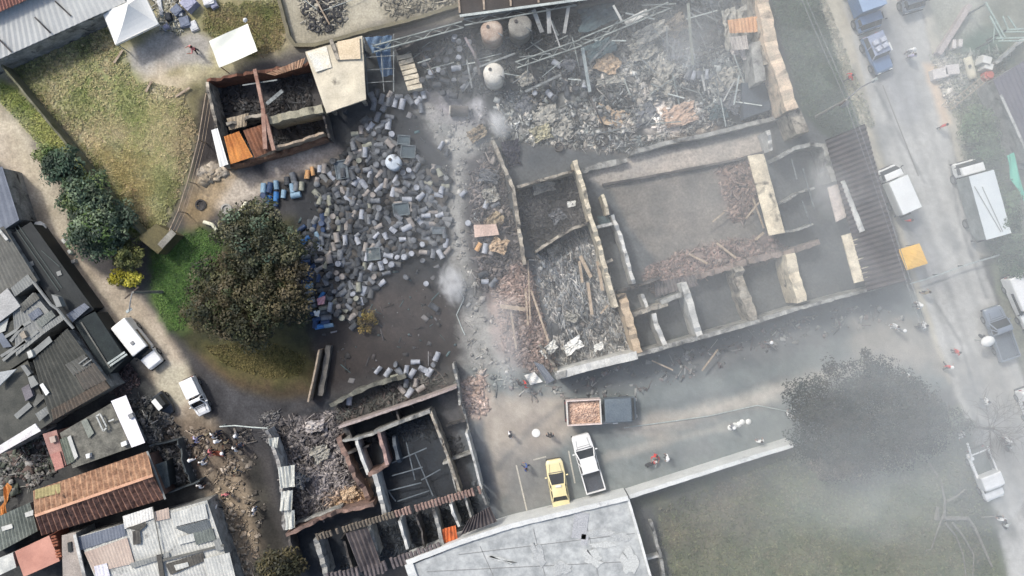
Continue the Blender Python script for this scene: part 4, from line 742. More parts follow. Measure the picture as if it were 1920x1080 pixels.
for i, (x, y, a, b_, rz) in enumerate(((1120, 1000, 2.6, .5, -12), (1130, 1022, 2.2, .4, -10), (1165, 1008, 1.6, .6, 8), (1112, 1046, 1.6, 1.2, 20), (1010, 1040, 1.2, 1.6, 30), (940, 1050, 2.2, .5, 60), (1052, 1066, 1.6, .9, 0), (1180, 1052, 1.4, 1.8, 10))):
    c = P(x, y, 2.645 + i * .004); m = MB(); n = 18; m.add([c] + [(c[0] + a * .5 * math.cos(6.283 * k / n + R(rz)) * (1 + .25 * math.sin(k * 2.3 + i)), c[1] + b_ * .6 * math.sin(6.283 * k / n) * (1 + .25 * math.sin(k * 1.7 + i)), c[2]) for k in range(n)], [(0, 1 + k, 1 + (k + 1) % n) for k in range(n)]); m.build("roof_stain", mat("stain_%s" % ("grey", "pale")[i % 2], ((158, 162, 162), (190, 193, 190))[i % 2], ((184, 186, 184), (190, 192, 189))[i % 2], scale=1.5), r)
r = thing("boundary_wall", "long straight white topped wall between the service yard and the hazy meadow", "wall", at(1330, 885))
walls(r, [([(1180, 932), (1280, 900), (1380, 868), (1490, 834)], 2.4, 0.34, 0.03, ROOFW)])
r = thing("garden_wall", "short grey wall stub running down the left side of the meadow", "wall", at(1226, 1010))
walls(r, [([(1222, 980), (1232, 1020), (1240, 1046)], 1.2, 0.3, 0.1, GREYW), ([(1214, 1048), (1240, 1042)], 1.0, 0.2, 0.1, PALEW), ([(1240, 1050), (1246, 1090)], 1.2, 0.3, 0.1, GREYW)])

# ------------------------------------------------------------------ crumpled sheets, rings and hulks lying in the ash
def crumple(px, py, lx, ly, rz, z, amp, mt, label, name="crumpled_sheet", cat="sheet", seed=0, group="crumpled sheets in the burned buildings"):
    c = P(px, py, z); m = MB(); nx, ny = 14, 12; ca, sa = math.cos(R(rz)), math.sin(R(rz)); ks = seed * 13.7 + px
    g = [[None] * (nx + 1) for _ in range(ny + 1)]; vs = []
    for j in range(ny + 1):
        for i in range(nx + 1):
            u, v = i / nx - .5, j / ny - .5
            e = 1 + .35 * (float(fbm(np.array(u * 3 + ks), np.array(v * 3 + ks * .5), seed + 3, 3)) - .5) * 2
            x, y = u * lx * e, v * ly * e; n = float(fbm(np.array(u * 4.5 + ks), np.array(v * 4.5), seed, 3)); rdg = 1 - abs(2 * n - 1)
            vs.append((c[0] + x * ca - y * sa, c[1] + x * sa + y * ca, max(.03, z + amp * (rdg - .6) * 1.4 - .25 * amp * (abs(u) + abs(v)))))
    fs = [(j * (nx + 1) + i, j * (nx + 1) + i + 1, (j + 1) * (nx + 1) + i + 1, (j + 1) * (nx + 1) + i) for j in range(ny) for i in range(nx)]
    k = len(vs); vs += [(x, y, zz - .02) for x, y, zz in vs]; fs += [tuple(q + k for q in f[::-1]) for f in fs]; m.add(vs, fs)
    return tag(m.build(name, mt), label, cat, group)
ASHY = mat("ash_crusted_sheet", (188, 184, 172), (120, 120, 116), scale=1.6, soot=.15); TEAL = mat("teal_scorched_sheet", (84, 104, 108), (56, 70, 76), scale=1.2, soot=.1); TANA = mat("tan_ash_sheet", (206, 182, 152), (168, 146, 122), scale=1.4, soot=.08); MAUV = mat("mauve_scorched_sheet", (128, 130, 134), (84, 88, 92), scale=1.5, soot=.15)
for i, a in enumerate([(1120, 26, 3.4, 2.2, 18, 1.2, .25, TEAL, "broad dark teal sheet under the upper part of the bent truss"), (1125, 92, 2.6, 1.4, 25, .9, .3, TEAL, "teal sheet hanging below the truss joint"), (1140, 118, 2.0, 1.6, -20, .6, .5, TANA, "tan crumpled sheet left of the white ash"), (1145, 150, 2.4, .9, 5, .5, .4, ASHY, "flat whitish sheet below the tan one in the ash"), (1205, 92, 2.4, 1.6, 20, .7, .6, ASHY, "white twisted sheet in the middle of the white ash"), (1240, 130, 1.8, 1.6, 60, .6, .5, ASHY, "grey white sheet lower right in the white ash"), (1262, 92, 1.4, 1.8, 10, .9, .6, MAUV, "mauve grey wreck right of the white ash"), (1222, 60, 3.0, 1.2, 28, 1.2, .4, ASHY, "ribbed ashy sheet along the bent truss"), (1270, 45, 2.0, 1.5, 40, 1.1, .5, mat("brownish_wreck", (128, 118, 104), (92, 86, 78), soot=.2), "brown grey wreck left of the tall grey beam"),
     (1380, 50, 2.2, 3.2, 10, 1.6, .8, ASHY, "large ashy crumpled mass under the apricot sheet"), (1388, 88, 1.6, 1.8, -10, 1.4, .6, mat("chalk_wreck", (206, 200, 194), (164, 158, 156), soot=.1), "chalky crumpled sheet below the apricot sheet"), (1360, 150, 2.0, 1.6, 30, .7, .6, ASHY, "tangled pale sheet above the grey frames"), (1372, 190, 1.6, 1.8, 60, .6, .5, MAUV, "tangled mauve sheet left of the blue block"), (1346, 210, 1.6, 1.2, 10, .4, .4, TEAL, "teal grey sheet at the foot of the grey frames"), (1240, 165, 1.6, 1.8, 80, .5, .5, ASHY, "upright ashy sheet in the ash below the white patch"), (1150, 220, 2.6, 1.5, -15, .35, .25, TANA, "smooth tan sheet in the ash above the dark ring"), (1210, 215, 2.2, 1.6, 30, .4, .4, MAUV, "mauve dusty sheet right of the smooth tan one"), (1275, 215, 3.0, 1.8, 15, .5, .45, mat("peach_ash", (208, 180, 158), (172, 150, 134), soot=.05), "peach coloured ash crusted sheet near the lower warehouse wall"), (1020, 215, 2.2, 1.6, 10, .4, .4, ASHY, "grey white sheet in the ash right of the dome tank"), (985, 200, 1.6, 1.6, 50, .4, .4, MAUV, "round dusty mauve sheet right below the dome tank"), (1015, 250, 1.6, 1.2, 20, .5, .5, mat("cream_ash", (206, 200, 168), (150, 146, 126), soot=.15), "cream crusted sheet near the dark holes in the ash"), (1060, 240, 1.6, 1.4, 60, .4, .4, ASHY, "pale ash sheet above the corner of the courtyard building"), (985, 148, 1.3, 1.1, 30, .7, .4, ASHY, "roundish ashy sheet in the black rubble"), (1066, 120, 1.0, 1.2, 60, 1.0, .5, MAUV, "small mauve sheet under the truss joint"), (895, 250, 1.6, 1.1, 30, .6, .6, mat("buff_wreck", (172, 156, 128), (118, 104, 88), soot=.2), "buff brown wreck at the head of the courtyard wall"), (960, 290, 1.4, 2.2, 10, .3, .4, mat("violet_black_sheet", (58, 56, 70), (40, 40, 50)), "violet black sheet inside the corner of the courtyard building"),
     (1030, 655, 1.6, .9, 40, .9, .5, WHITE, "white torn sheet at the foot of the debris room"), (1075, 648, 1.6, .9, 30, .9, .4, WHITE, "second white torn sheet at the foot of the debris room"), (1122, 650, .8, .6, 20, .9, .3, WHITE, "small white torn sheet right at the foot of the debris room"), (1070, 595, 1.0, .7, -20, .8, .4, ASHY, "ashy sheet in the lower middle of the debris room"), (1040, 470, 1.2, .8, 20, .7, .4, ASHY, "ashy sheet at the top of the debris room"), (1020, 352, 1.8, .8, 15, .7, .3, ASHY, "ashy sheet at the top of the square black room"), (1072, 382, .7, .5, 10, .7, .3, WHITE, "white scrap sheet in the square black room near the cream wall"), (1045, 405, 1.2, 1.0, 30, .6, .4, MAUV, "mauve grey sheet in the middle of the square black room"),
     (1133, 412, 1.1, .8, 10, 1.2, .1, TEAL, "dark teal sheet between the two cream walls of the courtyard building"), (600, 850, 1.6, 1.2, 30, .6, .5, ASHY, "ashy sheet in the upper left room of the burned house"), (590, 800, 1.6, 1.0, 10, .7, .5, mat("chalk_wreck", (206, 200, 194)), "chalky sheet at the top of the left room of the burned house"), (560, 900, 1.2, 1.6, 60, .5, .5, MAUV, "mauve sheet in the lower left room of the burned house"), (655, 925, 1.4, .9, 20, .6, .4, TANA, "tan sheet in the corner of the left room of the burned house"), (925, 415, 1.6, 1.2, 40, .6, .5, mat("buff_wreck", (0, 0, 0)), "buff crumpled bag pile beside the left courtyard wall"), (915, 330, 1.2, 1.6, 80, .6, .5, MAUV, "mauve grey bag pile highest beside the left courtyard wall"), (920, 365, 1.3, 1.2, 20, .6, .5, ASHY, "ashy bag beside the left courtyard wall above the pink slab"), (935, 460, 1.2, 1.4, 70, .7, .5, TANA, "tan wreck right of the pink slab against the wall")]):
    crumple(*a, seed=i)
for x, y, rr, lb in ((1128, 262, .62, "dark open ring in the pale ash by the lower warehouse wall"), (1008, 180, .5, "faint dark ring in the black rubble below the dropped beam"), (1048, 275, .4, "sooty brown ring near the top corner of the courtyard building")):
    m = MB(); p = P(x, y, .4); m.lathe((p[0], p[1], 0), [(rr, 0), (rr * 1.02, .42), (rr * .86, .44), (rr * .82, .06), (.02, .05)], 20); tag(m.build("tank_ring", DARKW), lb, "ring", "sooty rings in the ash")

rb = random.Random(31)
for lb, poly, n in (("thin scorched bar tangled at the upper left of the burned warehouse", [(760, 84), (880, 50), (900, 150), (800, 170)], 12), ("thin scorched bar tangled around the pale tanks and truss of the warehouse", [(900, 40), (1120, 10), (1110, 170), (930, 170)], 20), ("thin scorched bar tangled in the ash of the warehouse middle", [(1120, 20), (1290, -10), (1320, 220), (1120, 250)], 18), ("thin scorched bar tangled at the right end of the burned warehouse", [(1300, 10), (1420, 10), (1430, 200), (1320, 220)], 16)):
    for x, y in sample(poly, n, np.random.default_rng(n)):
        a = rb.choice((R(18), R(18), R(-72), rb.uniform(0, 3.14))) + rb.gauss(0, .25); l = rb.uniform(24, 70) / 2; z = rb.uniform(.5, 1.6)
        m = MB(); m.bar(P(x - l * math.cos(a), y + l * math.sin(a), z), P(x + l * math.cos(a), y - l * math.sin(a), max(.3, z + rb.uniform(-.6, .6))), rb.uniform(.06, .13)); tag(m.build("steel_bar", rb.choice((STEEL, tr, DARKW, PSTEEL))), lb, "bar", "tangled bars in the burned warehouse")
# ------------------------------------------------------------------ crowded houses at the left
def house(label, px, z, roof, wallm=GREYW, per=0.22, amp=0.03, name="house", cat="house", over=6, zr=None, kind="corr", wob=0.03, seed=0):
    """px: four roof corners; ridges of the sheets run from edge 0-1 towards edge 3-2"""
    cx = sum(p[0] for p in px) / 4; cy = sum(p[1] for p in px) / 4
    zs = [z] * 4 if zr is None else zr
    r = thing(name, label, cat, at(cx, cy))
    k = 0.96
    m = MB(); m.prism([P(cx + (x - cx) * k, cy + (y - cy) * k, min(zs) - 0.12) for x, y in px], -0.05); m.build("wall", wallm, r)
    m = MB(); q = [P(x, y, zz) for (x, y), zz in zip(px, zs)]
    if kind == "corr": m.corr(q, per, amp, 4, 0.04, wob=wob, seed=seed)
    else: m.grid(q, 8, 8, lambda u, v: 0.02 * math.sin(u * 7 + v * 5), 0.12)
    m.build("roof", roof, r)
    return r
def patch(r, px, z, mt, corr=True, name="roof_sheet", per=0.22, amp=0.03, seed=0):
    m = MB(); q = [P(x, y, z) for x, y in px]
    if corr: m.corr(q, per, amp, 3, 0.03, wob=0.03, seed=seed)
    else: m.grid(q, 4, 4, None, 0.06)
    return m.build(name, mt, r)
def block(r, px, z0, z, mt, name="roof_box"):
    m = MB(); m.prism([P(x, y, z) for x, y in px], z0); return m.build(name, mt, r)
S1 = mat("weathered_sheet", (118, 118, 112), (92, 92, 88), scale=0.7, fvar=0.2)
S2 = mat("pale_weathered_sheet", (150, 152, 148), (126, 128, 126), scale=0.7, fvar=0.15)
S3 = mat("dark_weathered_sheet", (92, 92, 86), (66, 68, 64), scale=0.7, fvar=0.25)
S4 = mat("blue_grey_sheet", (126, 132, 142), (104, 110, 120), scale=0.6, fvar=0.15)
S5 = mat("brown_streaked_sheet", (108, 96, 84), (80, 76, 70), scale=1.0, fvar=0.3)
WS = mat("whitish_sheet", (212, 212, 204), (172, 174, 170), scale=0.9, fvar=0.2, soot=.04)
PK = mat("pinkish_sheet", (196, 180, 166), (176, 158, 146), scale=0.6, fvar=0.15)

r = house("house with a blue grey sheet roof at the left edge above the black roof strip", [(-60, 330), (4, 312), (36, 412), (-40, 462)], 3.0, S4, per=0.4)
r = house("low shed with a long black sheet roof beside the upper dirt lane", [(14, 442), (58, 416), (176, 580), (128, 612)], 2.4, BLACK, BLACK, per=1.1, amp=0.02, name="shed", cat="shed", kind="corr")
for x0, y0, x1, y1 in ((28, 426, 110, 545), (34, 422, 116, 540), (78, 470, 112, 500)):
    m = MB(); m.bar(P(x0, y0, 2.46), P(x1, y1, 2.46), 0.07, 0.05); m.build("batten", mat("dull_green_grey", (84, 92, 90)), r)
for x, y in ((58, 495), (110, 513)):
    patch(r, [(x - 5, y - 3), (x + 3, y - 6), (x + 6, y + 2), (x - 2, y + 5)], 2.5, S2, False, "roof_patch")
r = house("low shed with a greenish black roof beside the parked white van", [(138, 604), (178, 584), (236, 672), (200, 706)], 2.4, mat("greenish_black_sheet", (50, 58, 58), (40, 46, 48)), BLACK, per=1.2, amp=0.02, name="shed", cat="shed")
m = MB(); m.bar(P(152, 604, 2.48), P(206, 690, 2.48), 0.12, 0.06); m.build("batten", S1, r)
patch(r, [(124, 590), (158, 568), (168, 576), (136, 604)], 2.7, S4, True, "side_sheet")
r = house("grey corrugated house under a pale eave line at the far left", [(-70, 470), (6, 424), (70, 526), (-40, 606)], 3.3, S1, per=0.24, seed=1)
patch(r, [(20, 540), (52, 514), (64, 530), (28, 556)], 3.42, S2)
m = MB(); m.bar(P(-2, 430, 3.5), P(14, 450, 3.5), 0.22, 0.12); m.build("eave_board", PALEW, r)
r = house("flat light grey roofed hut at the far left among the corrugated roofs", [(-40, 585), (14, 540), (38, 574), (-20, 618)], 3.5, mat("light_flat_roof", (178, 178, 176), (158, 158, 156), scale=0.6), kind="flat", name="hut", cat="hut")
r = house("house of mixed grey sheets crossed by a pale diagonal gutter", [(24, 586), (62, 548), (108, 604), (30, 668)], 3.2, S2, per=0.24, seed=3)
patch(r, [(34, 574), (66, 548), (74, 560), (42, 586)], 3.34, S1, seed=2); patch(r, [(52, 590), (72, 576), (80, 588), (60, 602)], 3.34, S4, seed=5)
patch(r, [(66, 602), (96, 582), (104, 592), (76, 616)], 3.36, mat("sage_sheet", (136, 140, 134), (116, 120, 116)), True); patch(r, [(80, 614), (116, 588), (122, 598), (84, 624)], 3.36, S2, True, seed=7)
m = MB(); m.tube([P(62, 528, 3.7), P(96, 572, 3.7), P(108, 580, 3.6), P(122, 598, 3.5), P(138, 616, 3.4)], 0.13, 6); m.build("gutter", S2, r)
block(r, [(96, 552), (108, 556), (116, 574), (106, 576)], 3.0, 3.7, S2, "tank_box")
r = house("dark flat roof cluttered with planks at the far left", [(-60, 660), (24, 600), (62, 664), (-30, 726)], 3.0, S3, kind="flat", seed=4)
patch(r, [(-10, 612), (16, 596), (10, 620), (-14, 630)], 3.2, WS, False)
for x0, y0, x1, y1 in ((10, 632, 58, 602), (2, 668, 48, 640), (6, 676, 72, 620), (20, 640, 44, 610)):
    m = MB(); m.bar(P(x0, y0, 3.2), P(x1, y1, 3.2), 0.24, 0.1); m.build("roof_plank", S2, r)
block(r, [(36, 626), (44, 620), (50, 632), (42, 636)], 3.0, 3.6, mat("buff_box", (170, 160, 144), (140, 132, 120)), "roof_box")
patch(r, [(-8, 628), (4, 624), (22, 650), (6, 652)], 3.24, S4, False)
r = house("large dark corrugated house in the middle of the left block", [(62, 676), (126, 616), (208, 726), (96, 790)], 3.4, S3, per=0.3, amp=0.06, seed=6)
patch(r, [(122, 684), (158, 664), (174, 684), (138, 704)], 3.5, S1, per=0.3, amp=0.05); patch(r, [(96, 768), (196, 714), (207, 727), (100, 788)], 3.5, S5, per=0.3, amp=0.05, seed=9); patch(r, [(140, 700), (176, 680), (200, 712), (158, 732)], 3.47, mat("mid_brown_sheet", (104, 98, 90), (84, 82, 78), fvar=0.25), per=0.3, amp=0.05, seed=10)
for x0, y0, x1, y1 in ((148, 682, 164, 670), (156, 686, 172, 674)):
    m = MB(); m.bar(P(x0, y0, 3.6), P(x1, y1, 3.6), 0.1, 0.08); m.build("roof_batten", S2, r)
patch(r, [(74, 722), (80, 718), (92, 736), (86, 742)], 3.6, WHITE, False, "skylight")
patch(r, [(56, 660), (92, 630), (98, 640), (62, 670)], 3.6, S2, False, "ridge_slab"); block(r, [(50, 660), (58, 656), (62, 668), (54, 672)], 3.3, 3.9, WS, "water_box")
r = house("dark flat roofed house with a pale triangular awning at the left edge", [(-60, 748), (52, 676), (98, 790), (20, 842)], 2.9, S3, kind="flat", seed=8)
m = MB(); m.prism([P(-4, 698, 3.5), P(31, 692, 3.5), P(-4, 726, 3.5)], 3.3); m.build("awning", mat("silver_awning", (176, 180, 180), (158, 162, 162)), r)
for q, mt in (([(52, 708), (62, 704), (72, 720), (58, 728)], S2), ([(40, 728), (54, 720), (62, 742), (48, 752)], mat("mauve_grey", (126, 122, 126), (108, 104, 108))), ([(38, 686), (46, 684), (58, 700), (52, 706)], S2)): block(r, q, 2.8, 3.3, mt, "roof_box")
patch(r, [(26, 778), (54, 754), (60, 762), (32, 786)], 3.1, S2, False); patch(r, [(66, 776), (96, 756), (104, 764), (74, 790)], 3.3, S2, True, seed=4); patch(r, [(70, 738), (88, 742), (64, 764)] + [(62, 758)], 3.15, S1, False)
r = house("narrow white curved eave roof above the overgrown patio at left", [(-12, 842), (66, 794), (76, 808), (-6, 854)], 3.0, mat("bright_eave", (232, 230, 228), (206, 200, 198), scale=1), kind="flat", name="eave_shed", cat="shed")
r = house("house with a dark stained terrace and a bright white roof strip by the lane", [(112, 812), (208, 756), (250, 838), (136, 878)], 3.3, mat("mottled_terrace", (130, 128, 118), (84, 84, 78), scale=1.4, soot=0.15), kind="flat", seed=2)
patch(r, [(208, 752), (236, 741), (272, 830), (247, 839)], 3.6, mat("bright_white_sheet", (244, 240, 244), (232, 230, 232), fvar=0.05), True, "white_sheet", per=0.5, amp=0.015)
block(r, [(239, 778), (247, 774), (251, 782), (243, 786)], 3.4, 3.8, GREY, "vent_box")
patch(r, [(152, 790), (162, 784), (176, 812), (166, 822)], 3.5, mat("sage_panel", (142, 146, 136), (120, 124, 116)), False); patch(r, [(126, 820), (132, 816), (146, 856), (140, 862)], 3.5, WS, False)
patch(r, [(112, 824), (126, 818), (140, 864), (126, 872)], 3.44, mat("moss_panel", (118, 124, 112), (94, 100, 88)), True)
m = MB()
for a, b_ in (((181, 780), (194, 808)), ((194, 808), (200, 802)), ((188, 776), (200, 800)), ((181, 780), (188, 776)), ((204, 790), (214, 786))): m.bar(P(*a, 3.7), P(*b_, 3.7), 0.12)
m.build("pipe_frame", WS, r)
block(r, [(226, 830), (236, 826), (238, 834), (228, 838)], 3.3, 3.7, WHITE, "white_box"); block(r, [(160, 852), (168, 850), (168, 858), (162, 860)], 3.3, 3.7, WHITE, "white_box")
BRK = mat("pink_brick", (176, 138, 128), (146, 112, 104), scale=1)
r = house("tall narrow pink brick annex beside the dark stained terrace", [(80, 814), (106, 806), (124, 872), (104, 884)], 3.0, BRK, BRK, kind="flat", name="annex", cat="annex")
block(r, [(92, 820), (102, 817), (105, 828), (95, 831)], 2.9, 3.3, PK, "roof_box"); patch(r, [(94, 852), (112, 846), (120, 876), (104, 882)], 3.14, mat("salmon_panel", (190, 138, 126), (166, 118, 108)), False)
debris("garden_rubbish", "weeds rubbish and broken boards filling the walled patio at the left edge", "rubbish", [(0, 850), (80, 812), (104, 884), (60, 912), (0, 940)], 700, [(110, 118, 96), (150, 146, 136), (80, 84, 74), (190, 186, 178), (124, 98, 86)], seed=41, plank=0.15, sheet=0.4, zmax=0.7, size=(0.1, 0.4))
CORRO = mat("orange_brown_sheet", (196, 160, 130), (132, 98, 78), scale=2.2, fvar=0.4, fine=7, soot=.1)
CORRD = mat("shaded_orange_brown_sheet", (172, 132, 112), (98, 72, 62), scale=2.2, fvar=0.45, fine=7, soot=.15)  # sootier copy, with the lower slope's shade painted into the colour
r = thing("gabled_house", "gabled house with a long rusty orange corrugated roof at lower left", "house", at(185, 930))
m = MB(); m.prism(Q((70, 928, 2.9), (272, 856, 2.9), (304, 930, 2.9), (86, 998, 2.9)), -0.05); m.build("wall", mat("brown_wall", (124, 96, 84), (92, 74, 66)), r)
m = MB(); m.corr([P(62, 920, 3.0), P(276, 846, 3.0), P(286, 891, 4.1), P(66, 966, 4.1)], 0.46, 0.12, 4, 0.04, wob=0.05); m.build("roof_slope", CORRO, r)
m = MB(); m.corr([P(78, 1004, 3.0), P(309, 935, 3.0), P(286, 893, 4.1), P(66, 968, 4.1)], 0.46, 0.13, 4, 0.04, wob=0.05, seed=3); m.build("roof_slope", CORRD, r)
m = MB(); m.bar(P(66, 967, 4.2), P(287, 891, 4.2), 0.22, 0.1); m.build("ridge_cap", mat("ridge_peach", (222, 178, 148), (196, 150, 122)), r)
m = MB(); m.bar(P(276, 846, 3.12), P(310, 936, 3.12), 0.16, 0.08); m.build("barge_board", S2, r)
m = MB(); m.corr([P(66, 918, 3.25), P(112, 906, 3.25), P(114, 924, 3.55), P(66, 936, 3.55)], 0.3, 0.03, 3, 0.03); m.build("roof_sheet", mat("khaki_sheet", (166, 156, 112), (146, 136, 98)), r)
r = house("grey ribbed roof shed at the left edge below the orange heap", [(-40, 985), (56, 942), (70, 996), (-30, 1050)], 2.6, mat("moss_ribbed", (136, 142, 134), (92, 98, 92), scale=1), per=0.3, amp=0.05, name="shed", cat="shed")
patch(r, [(2, 988), (22, 982), (24, 990), (4, 996)], 2.75, WS, False); patch(r, [(46, 962), (62, 956), (62, 966), (48, 970)], 2.75, WS, False)
r = house("house with a flat salmon pink roof at lower left", [(28, 1034), (92, 1004), (112, 1052), (44, 1082)], 3.2, mat("salmon_roof", (206, 154, 136), (180, 130, 114), scale=0.5, fvar=0.1), mat("salmon_wall", (188, 122, 102), (160, 100, 86)), kind="flat")
m = MB(); tilerow(m, (100, 1004), (112, 1046), 0.5, 3.4, 0.22); m.build("tile_edge", CLAY, r)
r = house("tiny white box roofs at the bottom left corner", [(-10, 1050), (24, 1036), (30, 1064), (-4, 1080)], 3.0, WS, kind="flat", name="hut", cat="hut")
r = house("pale grey concrete strip roof beside the salmon pink roof", [(116, 1004), (142, 998), (160, 1100), (118, 1100)], 3.4, mat("taupe_roof", (176, 166, 156), (154, 146, 138), scale=0.6), kind="flat", name="annex", cat="annex")
block(r, [(126, 1018), (133, 1016), (135, 1034), (128, 1036)], 3.42, 3.54, BLACK, "hatch"); m = MB(); m.bar(P(140, 1002, 3.6), P(162, 1096, 3.6), 0.26, 0.12); m.build("parapet", PALEW, r)
r = house("wide house roofed with a patchwork of white and grey sheets at bottom left", [(146, 1006), (388, 938), (446, 1110), (190, 1110)], 3.2, WS, per=0.28, amp=0.03)
for q, mt, z in (([(146, 1008), (232, 982), (236, 1004), (150, 1032)], S4, 3.32), ([(158, 1036), (238, 1008), (252, 1056), (176, 1074)], PK, 3.34), ([(176, 1062), (200, 1056), (206, 1080), (180, 1084)], mat("lilac_white", (224, 222, 228), (206, 204, 212)), 3.42),
                 ([(230, 968), (286, 950), (288, 972), (234, 992)], mat("bright_patch_sheet", (228, 226, 218), (214, 212, 206)), 3.36), ([(236, 990), (272, 980), (274, 986), (262, 996), (264, 1022), (250, 1026)][:4], mat("dark_patch_sheet", (96, 94, 88), (78, 76, 72)), 3.42), ([(248, 996), (262, 994), (264, 1020), (250, 1022)], mat("dark_patch_sheet", (96, 94, 88)), 3.42),
                 ([(288, 960), (316, 952), (318, 972), (290, 978)], PK, 3.34), ([(320, 962), (384, 944), (390, 972), (326, 988)], WS, 3.42), ([(328, 990), (390, 974), (396, 996), (360, 1004), (334, 1008)][:4], mat("slate_sheet", (112, 118, 120), (92, 98, 100)), 3.36), ([(362, 1000), (398, 990), (404, 1012), (368, 1022)], mat("slate_green_sheet", (122, 128, 122), (100, 106, 102)), 3.38), ([(332, 1008), (362, 1000), (366, 1014), (334, 1022)], WS, 3.42),
                 ([(244, 1056), (316, 1036), (318, 1044), (248, 1066)], S2, 3.4), ([(310, 1058), (380, 1036), (384, 1052), (320, 1078)], mat("dark_patch_sheet", (96, 94, 88)), 3.38), ([(326, 1060), (352, 1054), (354, 1062), (330, 1070)], WS, 3.46), ([(382, 1048), (430, 1036), (446, 1100), (396, 1100)], WS, 3.5), ([(400, 1014), (412, 1008), (420, 1030), (406, 1034)], S2, 3.5)):
    patch(r, q, z, mt, True, per=0.26, amp=.02, seed=int(q[0][0]))
m = MB(); m.bar(P(298, 1040, 3.5), P(306, 1092, 3.5), 0.4, 0.1); m.build("gap_board", mat("dark_patch_sheet", (96, 94, 88)), r)
m = MB(); m.bar(P(300, 1052, 3.46), P(420, 1022, 3.46), 0.2, 0.06); m.build("sheet_edge", S1, r)
m = MB(); m.bar(P(286, 950, 3.5), P(304, 1044, 3.5), 0.08, 0.05); m.build("sheet_edge", S1, r)
r = house("dark walled yard roof between the orange roof and the lane", [(288, 872), (312, 864), (318, 912), (302, 920)], 1.8, mat("sage_dark", (96, 104, 104), (70, 78, 80)), BLACK, kind="flat", name="lean_to", cat="lean-to")
r = thing("garden_wall", "low dark wall enclosing the black yard between the orange roof and the lane", "wall", at(335, 880))
walls(r, [([(276, 838), (310, 830), (330, 826), (342, 870), (356, 908)], 1.6, 0.14, 0.3, mat("dark_slate_wall", (88, 94, 96), (64, 70, 72))), ([(312, 926), (340, 916), (374, 902)], 1.6, 0.14, 0.15, mat("dark_slate_wall", (88, 94, 96)))])
debris("scrap_debris", "dark scrap and rubbish in the alley left of the dirt lane", "rubbish", [(240, 740), (300, 745), (350, 830), (370, 900), (330, 910), (280, 840), (262, 790)], 900, [(80, 86, 88), (120, 122, 122), (58, 62, 64), (180, 178, 174)], seed=42, plank=0.15, sheet=0.3, zmax=0.4)
debris("scrap_debris", "reddish rubbish heap at the end of the dark corrugated house", "rubbish", [(200, 700), (240, 680), (262, 720), (230, 745), (206, 740)], 420, [(150, 116, 108), (110, 84, 78), (176, 150, 144), (84, 70, 68)], seed=43, plank=0.15, sheet=0.3, zmax=0.6)
debris("lane_rubble", "muddy clods and rubbish on the lower dirt lane", "rubble", [(380, 880), (440, 900), (470, 1000), (500, 1090), (440, 1090), (415, 990)], 300, [(170, 154, 134), (140, 126, 110), (190, 176, 154), (110, 100, 90)], seed=44, gain=1.2, plank=0.03, sheet=0.1, zmax=0.25)
debris("lane_rubble", "burned bits strewn across the lane between the people", "rubble", [(340, 800), (470, 800), (500, 960), (480, 1050), (440, 920), (380, 880)], 380, [(100, 94, 88), (140, 130, 118), (190, 180, 168), (70, 66, 64)], seed=45, gap=.52, plank=0.1, sheet=0.2, zmax=0.2)
for k, (q, z) in enumerate((([(6, 915), (14, 905), (22, 912), (10, 950)], 1.0), ([(0, 950), (9, 940), (12, 968), (0, 975)], 0.9))):
    m = MB(); m.corr([P(x, y, z) for x, y in q], 0.3, 0.05, 4, 0.03, wob=0.1, seed=k); tag(m.build("plastic_sheet", ORANGE), ["crumpled orange sheet lying in the patio at the left edge", "second orange sheet below the crumpled one at the left edge"][k], "sheet")
for x0, y0, x1, y1 in ((202, 682, 234, 660), (206, 686, 238, 664)):
    m = MB(); m.bar(P(x0, y0, 2.6), P(x1, y1, 2.6), 0.16, 0.06); o = m.build("plank", PSTEEL); tag(o, ["upper of two pale planks over the gap beside the parked white van", "lower of two pale planks over the gap beside the parked white van"][y0 > 684], "plank")
# lane kerb stones and white bundle
m = MB(); m.lathe(P(78, 428, 0), [(0.5, 0), (0.6, .4), (0.35, .7), (0.1, .8)], 9); m.lathe((P(72, 434, 0)[0], P(72, 434, 0)[1] - .1, 0), [(0.35, 0), (0.4, .35), (0.1, .55)], 8); tag(m.build("bundle", WHITE), "white plastic bundle beside the black roof strip and the lane", "bundle")
for i, (x, y) in enumerate(((121, 452), (132, 472), (139, 490))):
    m = MB(); p = P(x, y, 0.2); m.box((p[0], p[1], 0.2), (0.5 - .1 * i, 0.3 + .05 * i, 0.4), R(-50 - 10 * i), taper=0.85); tag(m.build("kerb_stone", WS), ["white kerb stone nearest the white bundle", "middle of three white kerb stones by the dark green tree", "lowest of three white kerb stones by the dark green tree"][i], "kerb stone")
